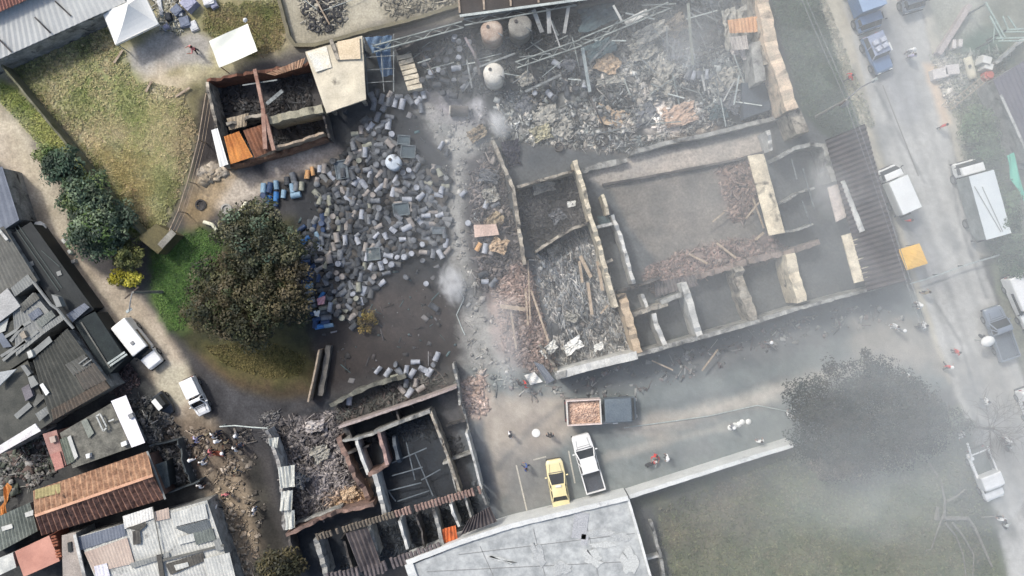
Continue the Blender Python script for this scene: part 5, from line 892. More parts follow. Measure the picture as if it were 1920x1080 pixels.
# ------------------------------------------------------------------ trees and shrubs
LEAF = mat("leaf_surface", None, attr=True, fine=18, fvar=0.12, bump=0.0, rough=0.6)
BARK = mat("bark", (96, 84, 70), (66, 58, 50), scale=2.5)
DEADB = mat("bare_branch", (150, 146, 136), (112, 108, 100), scale=2.5)
def crown(blobs, pal, n, leaf, seed, clump=0.9):
    """leaf faces gathered in clumps over the upper shells of blobs (x, y, z, rx, ry, rz in metres)"""
    rng = np.random.default_rng(seed); C_ = []; K = []
    wts = np.array([b[3] * b[4] for b in blobs]); wts = wts / wts.sum(); nc = max(8, int(n / 70))
    for b, wgt in zip(blobs, wts):
        k = max(4, int(nc * wgt)); a = rng.uniform(0, 2 * np.pi, k); rr = np.sqrt(rng.random(k)) * .94; ph = rng.random(k)
        lump = 0.62 + 0.8 * fbm(np.cos(a) * 2.2 + seed, np.sin(a) * 2.2, seed)
        x = b[0] + np.cos(a) * rr * b[3] * lump; y = b[1] + np.sin(a) * rr * b[4] * lump
        z = b[2] + b[5] * np.sqrt(np.clip(1 - rr ** 2 * 0.9, 0.05, 1)) * rng.uniform(0.55, 1.05, k) - (ph < 0.2) * b[5] * 0.7
        C_.append(np.stack([x, y, z], 1))
    C_ = np.concatenate(C_); k = len(C_); per = max(10, n // k)
    cr = rng.uniform(0.5, 1.1, k) * clump; tone = rng.integers(0, len(pal), k)
    d = rng.normal(0, 1, (k, per, 3)); d /= np.linalg.norm(d, axis=2, keepdims=True); d[:, :, 2] = np.abs(d[:, :, 2]) * 0.9 - 0.15
    pos = (C_[:, None, :] + d * cr[:, None, None] * rng.uniform(0.55, 1.0, (k, per, 1)) * np.array([1, 1, 0.7])).reshape(-1, 3)
    m = k * per; nrm = (d.reshape(-1, 3) + rng.normal(0, 0.45, (m, 3)) + np.array([0, 0, 0.5])); nrm /= np.linalg.norm(nrm, axis=1, keepdims=True)
    t = np.cross(nrm, rng.normal(0, 1, (m, 3))); t /= np.linalg.norm(t, axis=1, keepdims=True) + 1e-9; b2 = np.cross(nrm, t)
    s = (leaf * rng.uniform(0.6, 1.3, m))[:, None]
    V = np.stack([pos - t * s, pos - b2 * s * 0.5, pos + t * s, pos + b2 * s * 0.5], 1).reshape(-1, 3)
    palA = np.array([lin(c) for c in pal]); col = palA[np.repeat(tone, per)] * rng.uniform(0.82, 1.2, (m, 1)) * np.repeat(rng.uniform(0.6, 1.5, k), per)[:, None]  # random tone per clump paints in lit and shaded parts of the crown
    return V, np.arange(m * 4).reshape(-1, 4), np.repeat(col, 4, 0), C_
def tree(px, py, rx, ry, h, pal, n, label, seed, leaf=0.17, name="tree", cat="tree", group=None, clump=0.9, lobes=6, trunk=True):
    """crown seen centred on pixel (px, py), rx, ry its half sizes in pixels, h its height in metres"""
    rng = random.Random(seed); zc = h * 0.62; c = P(px, py, zc); k = (CAM_H - zc) / CAM_H / PPM; rx *= k; ry *= k
    r = thing(name, label, cat, (c[0], c[1], 0), 0, group)
    bl = [(0, 0, zc - h * 0.05, rx * 0.62, ry * 0.62, h * 0.36)]
    for i in range(lobes):
        a = 2 * math.pi * (i + rng.uniform(-.3, .3)) / lobes; f = rng.uniform(0.45, 0.74)
        bl.append((math.cos(a) * rx * f, math.sin(a) * ry * f, zc - h * rng.uniform(0.05, 0.2), rx * rng.uniform(.24, .46), ry * rng.uniform(.24, .46), h * rng.uniform(0.16, 0.36)))
    V, F, col, cl = crown(bl, pal, int(n * 1.25), leaf * .9, seed, clump * 1.05)
    npmesh("crown", V, F, col, LEAF, r)
    if trunk:
        m = MB(); m.tube([(0, 0, -0.1), (0.05 * h * .3, 0, h * .25), (0, 0.04 * h * .3, h * .55)], 0.035 * h + 0.05, 8, r2=0.02 * h)
        for i in range(7):
            q = cl[rng.randrange(len(cl))]; m.tube([(0, 0, h * rng.uniform(.25, .5)), (q[0] * .5, q[1] * .5, h * .55), (q[0] * .95, q[1] * .95, q[2] - .2)], 0.015 * h, 5, r2=0.02)
        m.build("trunk", BARK, r, local=True)
    return r
DG = [(62, 78, 62), (84, 100, 80), (50, 64, 52), (104, 118, 92), (74, 92, 66)]
LG = [(96, 112, 66), (76, 96, 52), (122, 132, 84), (66, 84, 54)]
BG = [(68, 72, 50), (52, 58, 42), (84, 84, 58), (44, 48, 36), (94, 92, 70)]
BR = [(58, 58, 38), (44, 46, 30), (74, 68, 46), (86, 78, 58), (54, 60, 36)]
tree(118, 312, 36, 34, 4.2, DG[:3] + [(70, 92, 70)], 2600, "round dark bluish green tree at the top of the row along the lot wall", 1, group="trees along the lot wall")
tree(88, 290, 26, 20, 2.0, LG, 1000, "low light green shrub topmost along the lot wall", 2, name="shrub", cat="shrub", leaf=0.13, clump=0.5)
tree(160, 372, 50, 48, 4.8, DG + LG[:1], 4200, "dense green tree in the middle of the row along the lot wall", 3, group="trees along the lot wall")
tree(178, 436, 58, 54, 5.2, DG + LG[1:2], 5200, "biggest dark green tree at the lower end of the lot wall", 4, group="trees along the lot wall")
tree(206, 414, 34, 36, 4.6, DG, 2200, "dark green tree touching the lot wall beside the biggest one", 5, group="trees along the lot wall")
tree(238, 478, 34, 30, 3.2, [(92, 96, 54), (74, 80, 46), (112, 112, 70)], 2000, "olive bush at the lower corner of the lot wall", 6, name="bush", cat="bush", leaf=0.14, clump=0.6)
tree(236, 522, 40, 18, 1.6, [(168, 160, 44), (140, 136, 50), (120, 122, 60), (186, 178, 70)], 1600, "low yellow flowering bush at the edge of the dirt lane", 7, name="bush", cat="bush", leaf=0.12, clump=0.45)
tree(484, 450, 84, 78, 7.0, BG + DG[1:2], 10500, "big grey green tree left of the drum heap", 8, leaf=0.15, clump=0.9, lobes=8)
tree(452, 574, 114, 98, 7.5, BR + BG[1:3], 16000, "largest brown green tree on the bank above the olive grass", 9, leaf=0.15, clump=0.95, lobes=9)
tree(538, 540, 52, 84, 6.0, BR[1:] + [(48, 46, 36)], 4200, "dark shaded tree between the largest tree and the blue drums", 10, leaf=0.15)
tree(522, 1064, 42, 34, 4.2, [(58, 58, 40), (76, 70, 46), (46, 46, 34)], 2400, "dark leafy tree at the bottom edge between the lane and the burned house", 11)
tree(648, 606, 0.1, 0.1, 0.3, BR, 8, "tiny weed", 99, trunk=False) if False else None
tree(688, 602, 18, 22, 1.1, [(112, 100, 54), (92, 80, 50), (130, 112, 66)], 500, "scorched yellowish bush at the lower right of the drum heap", 12, name="bush", cat="bush", leaf=0.12, clump=0.4)
tree(1644, 786, 168, 112, 6.4, [(42, 52, 50), (50, 58, 55), (36, 45, 44), (58, 62, 56), (52, 52, 46)], 42000, "huge dark tree crown veiled by smoke at the end of the white wall", 13, leaf=0.12, clump=.85, lobes=10)
tree(1580, 868, 70, 40, 5.0, [(94, 90, 80), (80, 78, 70), (106, 100, 90), (70, 70, 64)], 8000, "brownish lower tree crown hanging over the hazy meadow", 14, leaf=0.11, clump=.7)
tree(1838, 238, 38, 36, 3.0, [(66, 88, 60), (84, 104, 74), (104, 120, 92)], 2200, "leafy shrub between the road and the dark roof at upper right", 15, name="shrub", cat="shrub", leaf=0.14)
tree(1884, 404, 30, 52, 3.4, [(52, 74, 54), (68, 90, 66), (84, 102, 78)], 2400, "tall dark shrub beside the large white truck and the green tarp", 16, name="shrub", cat="shrub", leaf=0.14)
tree(1908, 478, 28, 40, 3.0, [(48, 70, 50), (62, 84, 60)], 1400, "dark shrub at the right edge below the green tarp", 17, name="shrub", cat="shrub", leaf=0.14)
tree(1850, 132 + 150, 24, 22, 2.4, [(70, 92, 66), (90, 108, 82)], 900, "small pale green shrub above the large white truck", 18, name="shrub", cat="shrub", leaf=0.13)
def bare(pts, r0, r1, m): m.tube([P(*p) for p in pts], r0, 6, r2=r1)
r = thing("dead_tree", "fallen bare tree with long pale branches on the meadow near the white utility truck", "tree", at(1775, 960))
m = MB(); bare([(1860, 1062, .4), (1828, 990, .7), (1815, 972, .8), (1770, 972, 1.0)], 0.09, 0.2, m); m.build("trunk", DEADB, r)
for pts, a, b_ in (([(1770, 972, 1.0), (1772, 940, 1.4), (1764, 900, 1.7)], .12, .06), ([(1758, 894, 1.7), (1735, 855, 2.0), (1700, 818, 2.2)], .08, .03), ([(1770, 962, 1.0), (1756, 1000, 1.0), (1746, 1030, .8), (1735, 1032, .7)], .07, .03), ([(1776, 940, 1.2), (1795, 930, 1.3), (1810, 917, 1.2)], .1, .05), ([(1772, 980, .9), (1792, 1004, .8), (1806, 1040, .6), (1812, 1085, .4)], .08, .04), ([(1786, 980, .9), (1806, 1005, .8), (1826, 1040, .6), (1824, 1080, .4)], .09, .03), ([(1756, 974, .8), (1758, 950, .9)], .2, .1), ([(1840, 970, .6), (1868, 968, .7), (1872, 958, .8)], .06, .03)):
    m = MB(); bare(pts, a * 1.2, b_ * 1.1, m); m.build("branch", DEADB, r)
# bare roadside tree whose twigs spread over the road
r = thing("bare_tree", "leafless twiggy tree spreading over the road below the white topped motorcycle", "tree", at(1828, 790))
rt = random.Random(3); m = MB(); b0 = Vector(P(1828, 800, 0)); m.tube([b0, b0 + Vector((0.1, 0.1, 1.6)), b0 + Vector((0, .3, 3.0))], 0.14, 7, r2=0.08); m.build("trunk", BARK, r)
TWIG = mat("twig", (118, 110, 106), (86, 80, 78), scale=3)
for i in range(22):
    a = 2 * math.pi * i / 22 + rt.uniform(-.2, .2); L_ = rt.uniform(1.4, 3.6); m = MB(); s0 = b0 + Vector((0, .3, rt.uniform(2.0, 3.0)))
    d = Vector((math.cos(a), math.sin(a), 0)); e = s0 + d * L_ + Vector((0, 0, rt.uniform(0.2, 1.2))); md = s0.lerp(e, .5) + Vector((rt.uniform(-.3, .3), rt.uniform(-.3, .3), .3)); m.tube([s0, md, e], 0.028, 5, r2=0.008)
    for j in range(14):
        t = rt.uniform(.25, 1); q = s0.lerp(md, t * 2) if t < .5 else md.lerp(e, t * 2 - 1); aa = a + rt.choice((-1, 1)) * rt.uniform(.4, 1.2); ll = rt.uniform(.4, 1.3); m.tube([q, q + Vector((math.cos(aa) * ll, math.sin(aa) * ll, rt.uniform(-.1, .5)))], 0.018, 4, r2=0.006)
    m.build("branch", TWIG, r)
# ------------------------------------------------------------------ vehicles: local space, front towards +Y, ground at z = 0
TYRE = mat("tyre_rubber", (40, 40, 42), (54, 54, 56), scale=4, fvar=0.1)
RIM = mat("wheel_rim", (150, 152, 154), (120, 122, 124), rough=0.4, metal=0.6)
LAMP = mat("lamp_lens", (226, 226, 220), rough=0.2, fvar=0.05, bump=0)
TAIL = mat("tail_lens", (150, 30, 26), rough=0.25, fvar=0.05, bump=0)
VWHITE = mat("white_car_paint", (246, 246, 244), (226, 226, 222), scale=1.6, rough=0.3, fvar=0.08, bump=0.02, coat=0.3)
VYEL = mat("yellow_car_paint", (238, 226, 178), (226, 210, 156), scale=0.6, rough=0.35, fvar=0.05, bump=0.02, coat=0.3)
VBLUE = mat("blue_car_paint", (98, 128, 168), (80, 108, 148), scale=0.6, rough=0.4, fvar=0.1, bump=0.03)
VGREY = mat("grey_car_paint", (132, 142, 156), (112, 122, 136), scale=0.6, rough=0.4, fvar=0.06, bump=0.02)
VDARK = mat("dark_car_paint", (52, 60, 68), (42, 48, 56), scale=0.6, rough=0.4, fvar=0.1, bump=0.02)
TRIM = mat("black_trim", (30, 31, 33), rough=0.6, fvar=0.1, bump=0.05)
def heading(x0, y0, x1, y1): return math.atan2(-(y1 - y0), x1 - x0) - math.pi / 2     # rear pixel -> front pixel
def wheel(r, x, y, rad=0.34, w=0.22):
    m = MB(); m.cyl((x - w / 2, y, rad), rad, w, 18, axis='x'); t = m.build("wheel", TYRE, r, local=True, bevel=0.03)
    m = MB(); m.cyl((x - w / 2 - 0.012 if x < 0 else x + w / 2 - 0.008, y, rad), rad * 0.6, 0.02, 14, axis='x'); m.build("rim", RIM, t, local=True)
def loft(m, secs, mi=0, cap=True):
    n = len(secs[0][1]); vs = [(x, y, z) for y, pr in secs for x, z in pr]
    fs = [(k * n + i, k * n + (i + 1) % n, (k + 1) * n + (i + 1) % n, (k + 1) * n + i) for k in range(len(secs) - 1) for i in range(n)]
    if cap: fs += [tuple(range(n - 1, -1, -1)), tuple(range((len(secs) - 1) * n, len(secs) * n))]
    fs = [f[::-1] for f in fs]
    m.add(vs, fs, mi)
def hull(m, st):     # st: (y, half width, deck height, sill height)
    loft(m, [(y, [(-w * .92, s), (-w, s + .18), (-w, t - .16), (-w * .95, t - .04), (-w * .6, t), (0, t + .015), (w * .6, t), (w * .95, t - .04), (w, t - .16), (w, s + .18), (w * .92, s)]) for y, w, t, s in st])
def cabin(r, paint, w, y0, y1, z0, z1, fr, bk, wt=0.8):
    """glass house: glass frustum with painted roof and pillars; fr / bk = run of windscreen and rear window"""
    m = MB(); a = w * wt
    m.hexa([(-w, y0, z0), (w, y0, z0), (w, y1, z0), (-w, y1, z0), (-a, y0 + bk, z1), (a, y0 + bk, z1), (a, y1 - fr, z1), (-a, y1 - fr, z1)]); m.build("window_glass", GLASS, r, local=True, bevel=0.02)
    m = MB(); m.grid([(-a - .02, y0 + bk - .05, z1 + .01), (a + .02, y0 + bk - .05, z1 + .01), (a + .02, y1 - fr + .05, z1 + .01), (-a - .02, y1 - fr + .05, z1 + .01)], 8, 8, lambda u, v: .05 * math.sin(math.pi * u) * math.sin(math.pi * v), 0.05); m.build("roof", paint, r, local=True, smooth=False)
    for s in (-1, 1):
        for p, q, t in (((s * w, y1, z0), (s * a, y1 - fr, z1), .08), ((s * w, y0, z0), (s * a, y0 + bk, z1), .1), ((s * w, (y0 + y1) / 2, z0), (s * a, (y0 + bk + y1 - fr) / 2, z1), .07)):
            m = MB(); m.bar(p, q, t); m.build("pillar", paint, r, local=True)
def lamps(r, w, yf, yr, zf, zr, sz=.28):
    for s in (-1, 1):
        m = MB(); m.box((s * (w - sz * .6), yf, zf), (sz, .08, .16)); m.build("headlight", LAMP, r, local=True, bevel=.02)
        m = MB(); m.box((s * (w - sz * .5), yr, zr), (sz * .8, .06, .18)); m.build("tail_light", TAIL, r, local=True, bevel=.02)
SEAM = mat("panel_seam", (84, 86, 88), bump=0, fvar=.05)
def seams(r, w, yf, yw, yr, zt):
    for s in (-1, 1): m = MB(); m.bar((s * w * .66, yw, zt + .012), (s * w * .56, yf, zt - .07), .03, .012); m.build("hood_seam", SEAM, r, local=True)
    m = MB(); m.bar((-w * .8, yw + .04, zt + .014), (w * .8, yw + .04, zt + .014), .06, .012); m.build("cowl", SEAM, r, local=True)
    for s in (-1, 1): m = MB(); m.box((s * (w + .004), (yw + yr) * .5, .78), (.012, .03, .5)); m.build("door_seam", SEAM, r, local=True); m = MB(); m.box((s * (w + .01), (yw + yr) * .5 - .15, .9), (.03, .18, .04)); m.build("door_handle", TRIM, r, local=True)
def mirrors(r, w, y, z, mt=None):
    for s in (-1, 1): m = MB(); m.box((s * (w + .13), y, z), (.2, .1, .16)); m.build("wing_mirror", mt or TRIM, r, local=True, bevel=.03)
def bumper(r, w, yf, yr, z=.42):
    for y in (yf, yr): m = MB(); m.box((0, y, z), (2 * w * .94, .14, .22)); m.build("bumper", TRIM, r, local=True, bevel=.04)
def place(name, label, cat, rear, front, group=None, z=0):
    cx, cy = (rear[0] + front[0]) / 2, (rear[1] + front[1]) / 2
    p = P(cx, cy, z); r = thing(name, label, cat, (p[0], p[1], 0.005), heading(*rear, *front), group)
    L_ = math.hypot(front[0] - rear[0], front[1] - rear[1]) / PPM
    return r, L_
def pickup(label, rear, front, paint, w=0.88, bed=TRIM, cover=None, group=None, bedlen=.34):
    r, L_ = place("pickup_truck", label, "pickup truck", rear, front, group); h = L_ / 2; yb = -h + L_ * bedlen
    m = MB(); hull(m, [(yb, w, 1.02, .38), (yb + .1, w, 1.06, .36), (h * .28, w, 1.06, .34), (h * .5, w * .99, 1.04, .34), (h * .85, w * .95, .96, .36), (h * .97, w * .86, .86, .42), (h, w * .74, .72, .46)]); m.build("body", paint, r, local=True, smooth=False, bevel=.02)
    cabin(r, paint, w * .93, yb + .04, h * .5, 1.03, 1.66, L_ * .13, .18)
    m = MB(); m.box((0, (-h + yb) / 2, .72), (2 * w * .9, yb + h - .1, .08)); m.build("bed_floor", bed, r, local=True)
    for s in (-1, 1): m = MB(); m.box((s * (w - .05), (-h + yb) / 2, .82), (.1, yb + h - .02, .5)); m.build("bed_side", paint, r, local=True, bevel=.02)
    m = MB(); m.box((0, -h + .05, .8), (2 * w * .96, .08, .5)); m.build("tailgate", paint, r, local=True, bevel=.02)
    if cover: m = MB(); m.box((0, (-h + yb) / 2, 1.32), (2 * w * .97, yb + h - .06, .5)); m.build("bed_cover", cover, r, local=True, bevel=.05)
    for s in (-1, 1):
        for y in (-h * .6, h * .62): wheel(r, s * (w - .1), y)
    lamps(r, w * .85, h * .965, -h - .0, .76, .78); mirrors(r, w, h * .42, 1.08, paint); bumper(r, w, h * .97, -h - .03)
    seams(r, w, h * .86, h * .53, yb, 1.05)
    m = MB(); m.bar((-.5, h * .62, 1.045), (.5, h * .62, 1.045), .03, .02); m.build("wiper", TRIM, r, local=True)
    return r, h
pickup("white pickup truck with an open dark bed parked beside the yellow taxi", (1116, 918), (1086, 812), VWHITE, .86, bed=mat("dark_bed", (74, 78, 86), (58, 60, 66)))
r, L_ = place("taxi", "pale yellow taxi sedan parked in the service yard by the long white parapet", "taxi", (1053, 950), (1037, 858)); h = L_ / 2; w = .78
m = MB(); hull(m, [(-h, w * .8, .78, .42), (-h * .94, w * .92, .9, .34), (-h * .6, w, .96, .28), (0, w, .96, .26), (h * .45, w, .94, .28), (h * .85, w * .95, .82, .32), (h * .96, w * .82, .72, .38), (h, w * .66, .6, .42)]); m.build("body", VYEL, r, local=True, bevel=.02)
cabin(r, mat("cream_roof_paint", (238, 224, 176), (228, 212, 158), rough=.35, fvar=.05, bump=0.02), w * .9, -h * .66, h * .46, .93, 1.42, h * .42, h * .26)
for s in (-1, 1):
    for y in (-h * .6, h * .62): wheel(r, s * (w - .1), y, .3, .2)
lamps(r, w * .85, h * .95, -h + .02, .64, .74); mirrors(r, w, h * .34, .98, VYEL); seams(r, w, h * .84, h * .48, -h * .6, .95); bumper(r, w * .9, h * .98, -h, .4)
m = MB(); m.box((0, 0, 1.52), (.5, .2, .14)); m.build("taxi_sign", LAMP, r, local=True, bevel=.03)
def van(label, rear, front, paint, w=.8, hh=1.9, hood=.26, name="van", cat="van"):
    r, L_ = place(name, label, cat, rear, front); h = L_ / 2; yw = h - L_ * hood
    m = MB(); hull(m, [(-h, w * .95, hh - .06, .4), (-h + .1, w, hh, .34), (yw - .55, w, hh, .32), (yw - .42, w * .99, hh - .03, .32)]); m.build("body", paint, r, local=True, bevel=.04)
    m = MB(); hull(m, [(yw - .42, w * .98, 1.1, .32), (yw, w * .98, 1.1, .34), (h * .93, w * .92, 1.0, .38), (h, w * .8, .8, .44)]); m.build("hood", paint, r, local=True, bevel=.04)
    m = MB(); m.hexa([(-w * .9, yw - .45, 1.08), (w * .9, yw - .45, 1.08), (w * .9, yw + .06, 1.08), (-w * .9, yw + .06, 1.08), (-w * .84, yw - .45, hh - .1), (w * .84, yw - .45, hh - .1), (w * .84, yw - .36, hh - .1), (-w * .84, yw - .36, hh - .1)]); m.build("windscreen", GLASS, r, local=True)
    for s in (-1, 1):
        for y in (-h * .58, h * .6): wheel(r, s * (w - .1), y)
        m = MB(); m.box((s * (w + .004), -.1, 1.35), (.02, L_ * .4, .4)); m.build("side_window", GLASS, r, local=True)
    lamps(r, w * .85, h * .97, -h - .01, .78, .9); mirrors(r, w, yw - .1, 1.2); bumper(r, w, h, -h - .03)
    return r, h
r, h = van("white panel van parked on the dirt lane above the smaller white pickup", (238, 604), (301, 684), VWHITE, .76)
m = MB(); m.box((0, -.2, 1.96), (.3, .3, .1)); m.build("roof_vent", GREY, r, local=True, bevel=.03)
pickup("small white pickup with a boxed white bed parked at the edge of the dirt lane", (359, 708), (390, 774), VWHITE, .62, cover=VWHITE, bedlen=.5)
def boxtruck(label, rear, front, paint, w, hb, cabl, boxmat, hcab=2.1, side=None, top=None):
    r, L_ = place("box_truck", label, "truck", rear, front); h = L_ / 2; yc = h - cabl
    m = MB(); m.box((0, (-h + yc - .12) / 2, (hb + .95) / 2), (2 * w, yc - .12 + h, hb - .95)); m.build("cargo_box", [boxmat], r, local=True, bevel=.03)
    if top: m = MB(); m.grid([(-w - .02, -h - .02, hb + .01), (w + .02, -h - .02, hb + .01), (w + .02, yc - .1, hb + .01), (-w - .02, yc - .1, hb + .01)], 6, 10, lambda u, v: .06 * math.sin(math.pi * u) + .015 * math.sin(v * 40), .03); m.build("box_roof", top, r, local=True)
    if side:
        for s in (-1, 1): m = MB(); m.box((s * (w + .012), (-h + yc) / 2, (hb + .9) / 2), (.02, yc + h - .3, hb - 1.2)); m.build("side_panel", side, r, local=True)
    m = MB(); hull(m, [(yc, w * .9, hcab, .5), (yc + .08, w * .93, hcab + .04, .5), (h - .5, w * .93, hcab, .5), (h - .46, w * .92, hcab - .03, .5)]); m.build("cab", paint, r, local=True, bevel=.05)
    m = MB(); hull(m, [(h - .48, w * .92, 1.24, .5), (h - .1, w * .92, 1.2, .5), (h, w * .86, 1.1, .52)]); m.build("cab_nose", paint, r, local=True, bevel=.04)
    m = MB(); m.hexa([(-w * .86, h - .48, 1.22), (w * .86, h - .48, 1.22), (w * .86, h - .12, 1.22), (-w * .86, h - .12, 1.22), (-w * .8, h - .48, hcab - .1), (w * .8, h - .48, hcab - .1), (w * .8, h - .42, hcab - .1), (-w * .8, h - .42, hcab - .1)]); m.build("windscreen", GLASS, r, local=True)
    for s in (-1, 1):
        m = MB(); m.box((s * w * .935, yc + cabl * .38, 1.6), (.03, cabl * .45, .5)); m.build("side_window", GLASS, r, local=True)
        for y in (-h * .55, h * .62): wheel(r, s * (w - .14), y, .42, .28)
    m = MB(); m.box((0, (-h + yc) / 2, .7), (w * 1.1, L_ * .9, .22)); m.build("chassis", TRIM, r, local=True)
    lamps(r, w * .85, h + .0, -h - .02, .8, .85); mirrors(r, w, h - .35, 1.7); bumper(r, w, h + .02, -h - .03, .55)
    return r, h
boxtruck("white box truck parked at the kerb next to the dark tiled roof strip", (1688, 400), (1652, 318), VWHITE, .86, 2.3, 1.05, mat("white_cargo_box", (236, 238, 236), (224, 226, 224), fvar=.05), 1.9, side=mat("off_white_panel", (222, 224, 222), fvar=.06))
r, h = boxtruck("large white covered truck with a grey side on the right side of the road", (1835, 447), (1796, 306), VWHITE, 1.05, 3.1, 1.2, mat("grey_truck_side", (146, 152, 150), (104, 110, 108), scale=.9, soot=.06), 2.2, top=mat("pale_truck_cover", (216, 222, 222), (204, 210, 212), scale=.5, fvar=.06))
m = MB(); m.bar((-.9, h - 2.2, 3.2), (.2, -h + .3, 3.22), .06, .02); m.build("rope", GREY, r, local=True)
m = MB(); m.bar((-.3, h - 2.4, 3.22), (.35, -h + .3, 3.22), .06, .02); m.build("rope", GREY, r, local=True)
r, h = boxtruck("big blue truck with a light blue roof at the top of the road", (1588, -40), (1624, 62), VBLUE, 1.05, 2.9, 1.2, mat("blue_truck_side", (88, 122, 166), (72, 104, 146), scale=.6), 1.8, top=mat("light_blue_cover", (150, 172, 200), (134, 158, 190), scale=.5, fvar=.08))
r, L_ = place("jeep", "blue off road vehicle with white loads on its roof rack behind the big blue truck", "jeep", (1624, 72), (1652, 138)); h = L_ / 2; w = .82
m = MB(); hull(m, [(-h, w, 1.0, .42), (-h + .1, w, 1.05, .4), (h * .2, w, 1.05, .4), (h * .9, w * .92, 1.0, .42), (h, w * .85, .86, .46)]); m.build("body", VBLUE, r, local=True, bevel=.03)
cabin(r, mat("pale_blue_roof", (150, 160, 184), (132, 142, 168), rough=.4), w * .94, -h + .06, h * .28, 1.02, 1.75, .28, .08, .9)
for s in (-1, 1):
    for y in (-h * .55, h * .6): wheel(r, s * (w - .02), y, .4, .26)
for i, (x, y) in enumerate(((-.35, -.6), (.35, -.6), (-.3, -.1), (.3, -.05))): m = MB(); m.box((x, y - .2, 1.94), (.5, .4, .26), .1 * i); m.build("roof_load", mat("pale_load", (196, 200, 210), (166, 170, 184)), r, local=True, bevel=.05)
m = MB(); m.box((-w - .18, -.1, 1.0), (.25, .7, .5)); m.build("side_crate", WHITE, r, local=True, bevel=.03)
lamps(r, w * .85, h, -h - .02, .8, .85); bumper(r, w, h + .03, -h - .04)
r, h = boxtruck("grey truck standing beside the big blue truck at the top edge", (1680, -60), (1706, 26), VGREY, .95, 2.6, 1.0, mat("grey_truck_box", (138, 148, 150), (120, 130, 132)), 1.7, top=mat("grey_green_cover", (140, 150, 150), (124, 134, 134), fvar=.08))
# dump truck
r, L_ = place("dump_truck", "tipper truck with a dark cab and a bed of rubble in the service yard", "dump truck", (1060, 769), (1190, 762)); h = L_ / 2; w = 1.02; yb = -h + 2.9
BED = mat("pinkish_bed", (230, 214, 206), (204, 188, 178), scale=1)
for s in (-1, 1): m = MB(); m.box((s * w, (-h + yb) / 2, 1.5), (.1, 2.9, 1.1)); m.build("bed_side", BED, r, local=True, bevel=.02)
for y in (-h + .05, yb - .05): m = MB(); m.box((0, y, 1.5), (2 * w - .12, .1, 1.1)); m.build("bed_end", mat("pale_bed_end", (214, 210, 202)), r, local=True, bevel=.02)
m = MB(); m.grid([(-w + .05, -h + .1, 1.55), (w - .05, -h + .1, 1.55), (w - .05, yb - .1, 1.55), (-w + .05, yb - .1, 1.55)], 26, 34, lambda u, v: .35 * math.sin(math.pi * u) * math.sin(math.pi * v) + random.uniform(-.1, .1), .3); m.build("rubble_load", mat("rubble_load", (232, 200, 176), (166, 136, 120), scale=2.2, fine=12, fvar=.35), r, local=True)
m = MB(); hull(m, [(yb + .3, w * .95, 1.95, .6), (yb + .4, w, 2.0, .6), (h - .6, w, 2.0, .6), (h - .5, w * .98, 1.95, .6)]); m.build("cab", mat("dark_cab", (100, 112, 120), (84, 96, 106), rough=.6), r, local=True, bevel=.05)
m = MB(); hull(m, [(h - .55, w * .97, 1.3, .55), (h - .1, w * .95, 1.2, .55), (h, w * .85, 1.0, .6)]); m.build("hood", mat("dark_cab", (0, 0, 0)), r, local=True, bevel=.04)
m = MB(); m.hexa([(-w * .9, h - .55, 1.25), (w * .9, h - .55, 1.25), (w * .9, h - .2, 1.25), (-w * .9, h - .2, 1.25), (-w * .85, h - .55, 1.9), (w * .85, h - .55, 1.9), (w * .85, h - .48, 1.9), (-w * .85, h - .48, 1.9)]); m.build("windscreen", GLASS, r, local=True)
m = MB(); m.cyl((w + .02, yb + .15, 1.1), .16, 1.1, 14, axis='y'); t = m.build("fuel_tank", GREY, r, local=True); m = MB(); m.cyl((w + .02, yb + 1.0, 1.1), .2, .4, 14, axis='y'); m.build("tank_cap", WHITE, t, local=True)
m = MB(); m.box((0, -.1, .72), (.9, L_ * .92, .22)); m.build("chassis", TRIM, r, local=True)
for s in (-1, 1):
    for y in (-h + .7, -h + 1.7, h - 1.0): wheel(r, s * (w - .15), y, .46, .3)
lamps(r, w * .85, h + .01, -h - .03, .85, .85); bumper(r, w, h + .02, -h - .05, .55)
# utility truck with boom
r, L_ = place("utility_truck", "white utility truck with a bare frame and boom at the roadside on the right", "truck", (1820, 838), (1856, 930)); h = L_ / 2; w = .9
m = MB(); hull(m, [(-.1, w, 1.75, .45), (0, w, 1.8, .42), (h * .42, w, 1.78, .42), (h * .5, w * .97, 1.7, .42)]); m.build("cab", VWHITE, r, local=True, bevel=.05)
m = MB(); hull(m, [(h * .5, w * .97, 1.12, .42), (h * .9, w * .94, 1.06, .42), (h, w * .84, .9, .46)]); m.build("hood", VWHITE, r, local=True, bevel=.05)
m = MB(); m.hexa([(-w * .9, h * .48, 1.1), (w * .9, h * .48, 1.1), (w * .9, h * .66, 1.1), (-w * .9, h * .66, 1.1), (-w * .85, h * .4, 1.7), (w * .85, h * .4, 1.7), (w * .85, h * .49, 1.7), (-w * .85, h * .49, 1.7)]); m.build("windscreen", GLASS, r, local=True)
m = MB(); m.box((0, -h * .5, .75), (w * 1.5, h * .9, .1)); m.build("flatbed", mat("flatbed_grey", (112, 118, 114), (92, 98, 94)), r, local=True)
for a, b_, t_ in (((-w, -h * .95, 1.0), (-w, 0, 1.1), .12), ((w, -h * .95, 1.0), (w, 0, 1.1), .22), ((-w, -h * .9, 1.3), (w, -h * .9, 1.3), .1)): m = MB(); m.bar(a, b_, t_); m.build("rail", VWHITE, r, local=True)
m = MB(); m.bar((w * .95, -h * .8, 1.4), (w * 1.1, -h * 1.5, 2.0), .14); m.cyl((w * .95, -h * .8, .8), .16, .7, 10); m.build("boom", VWHITE, r, local=True)
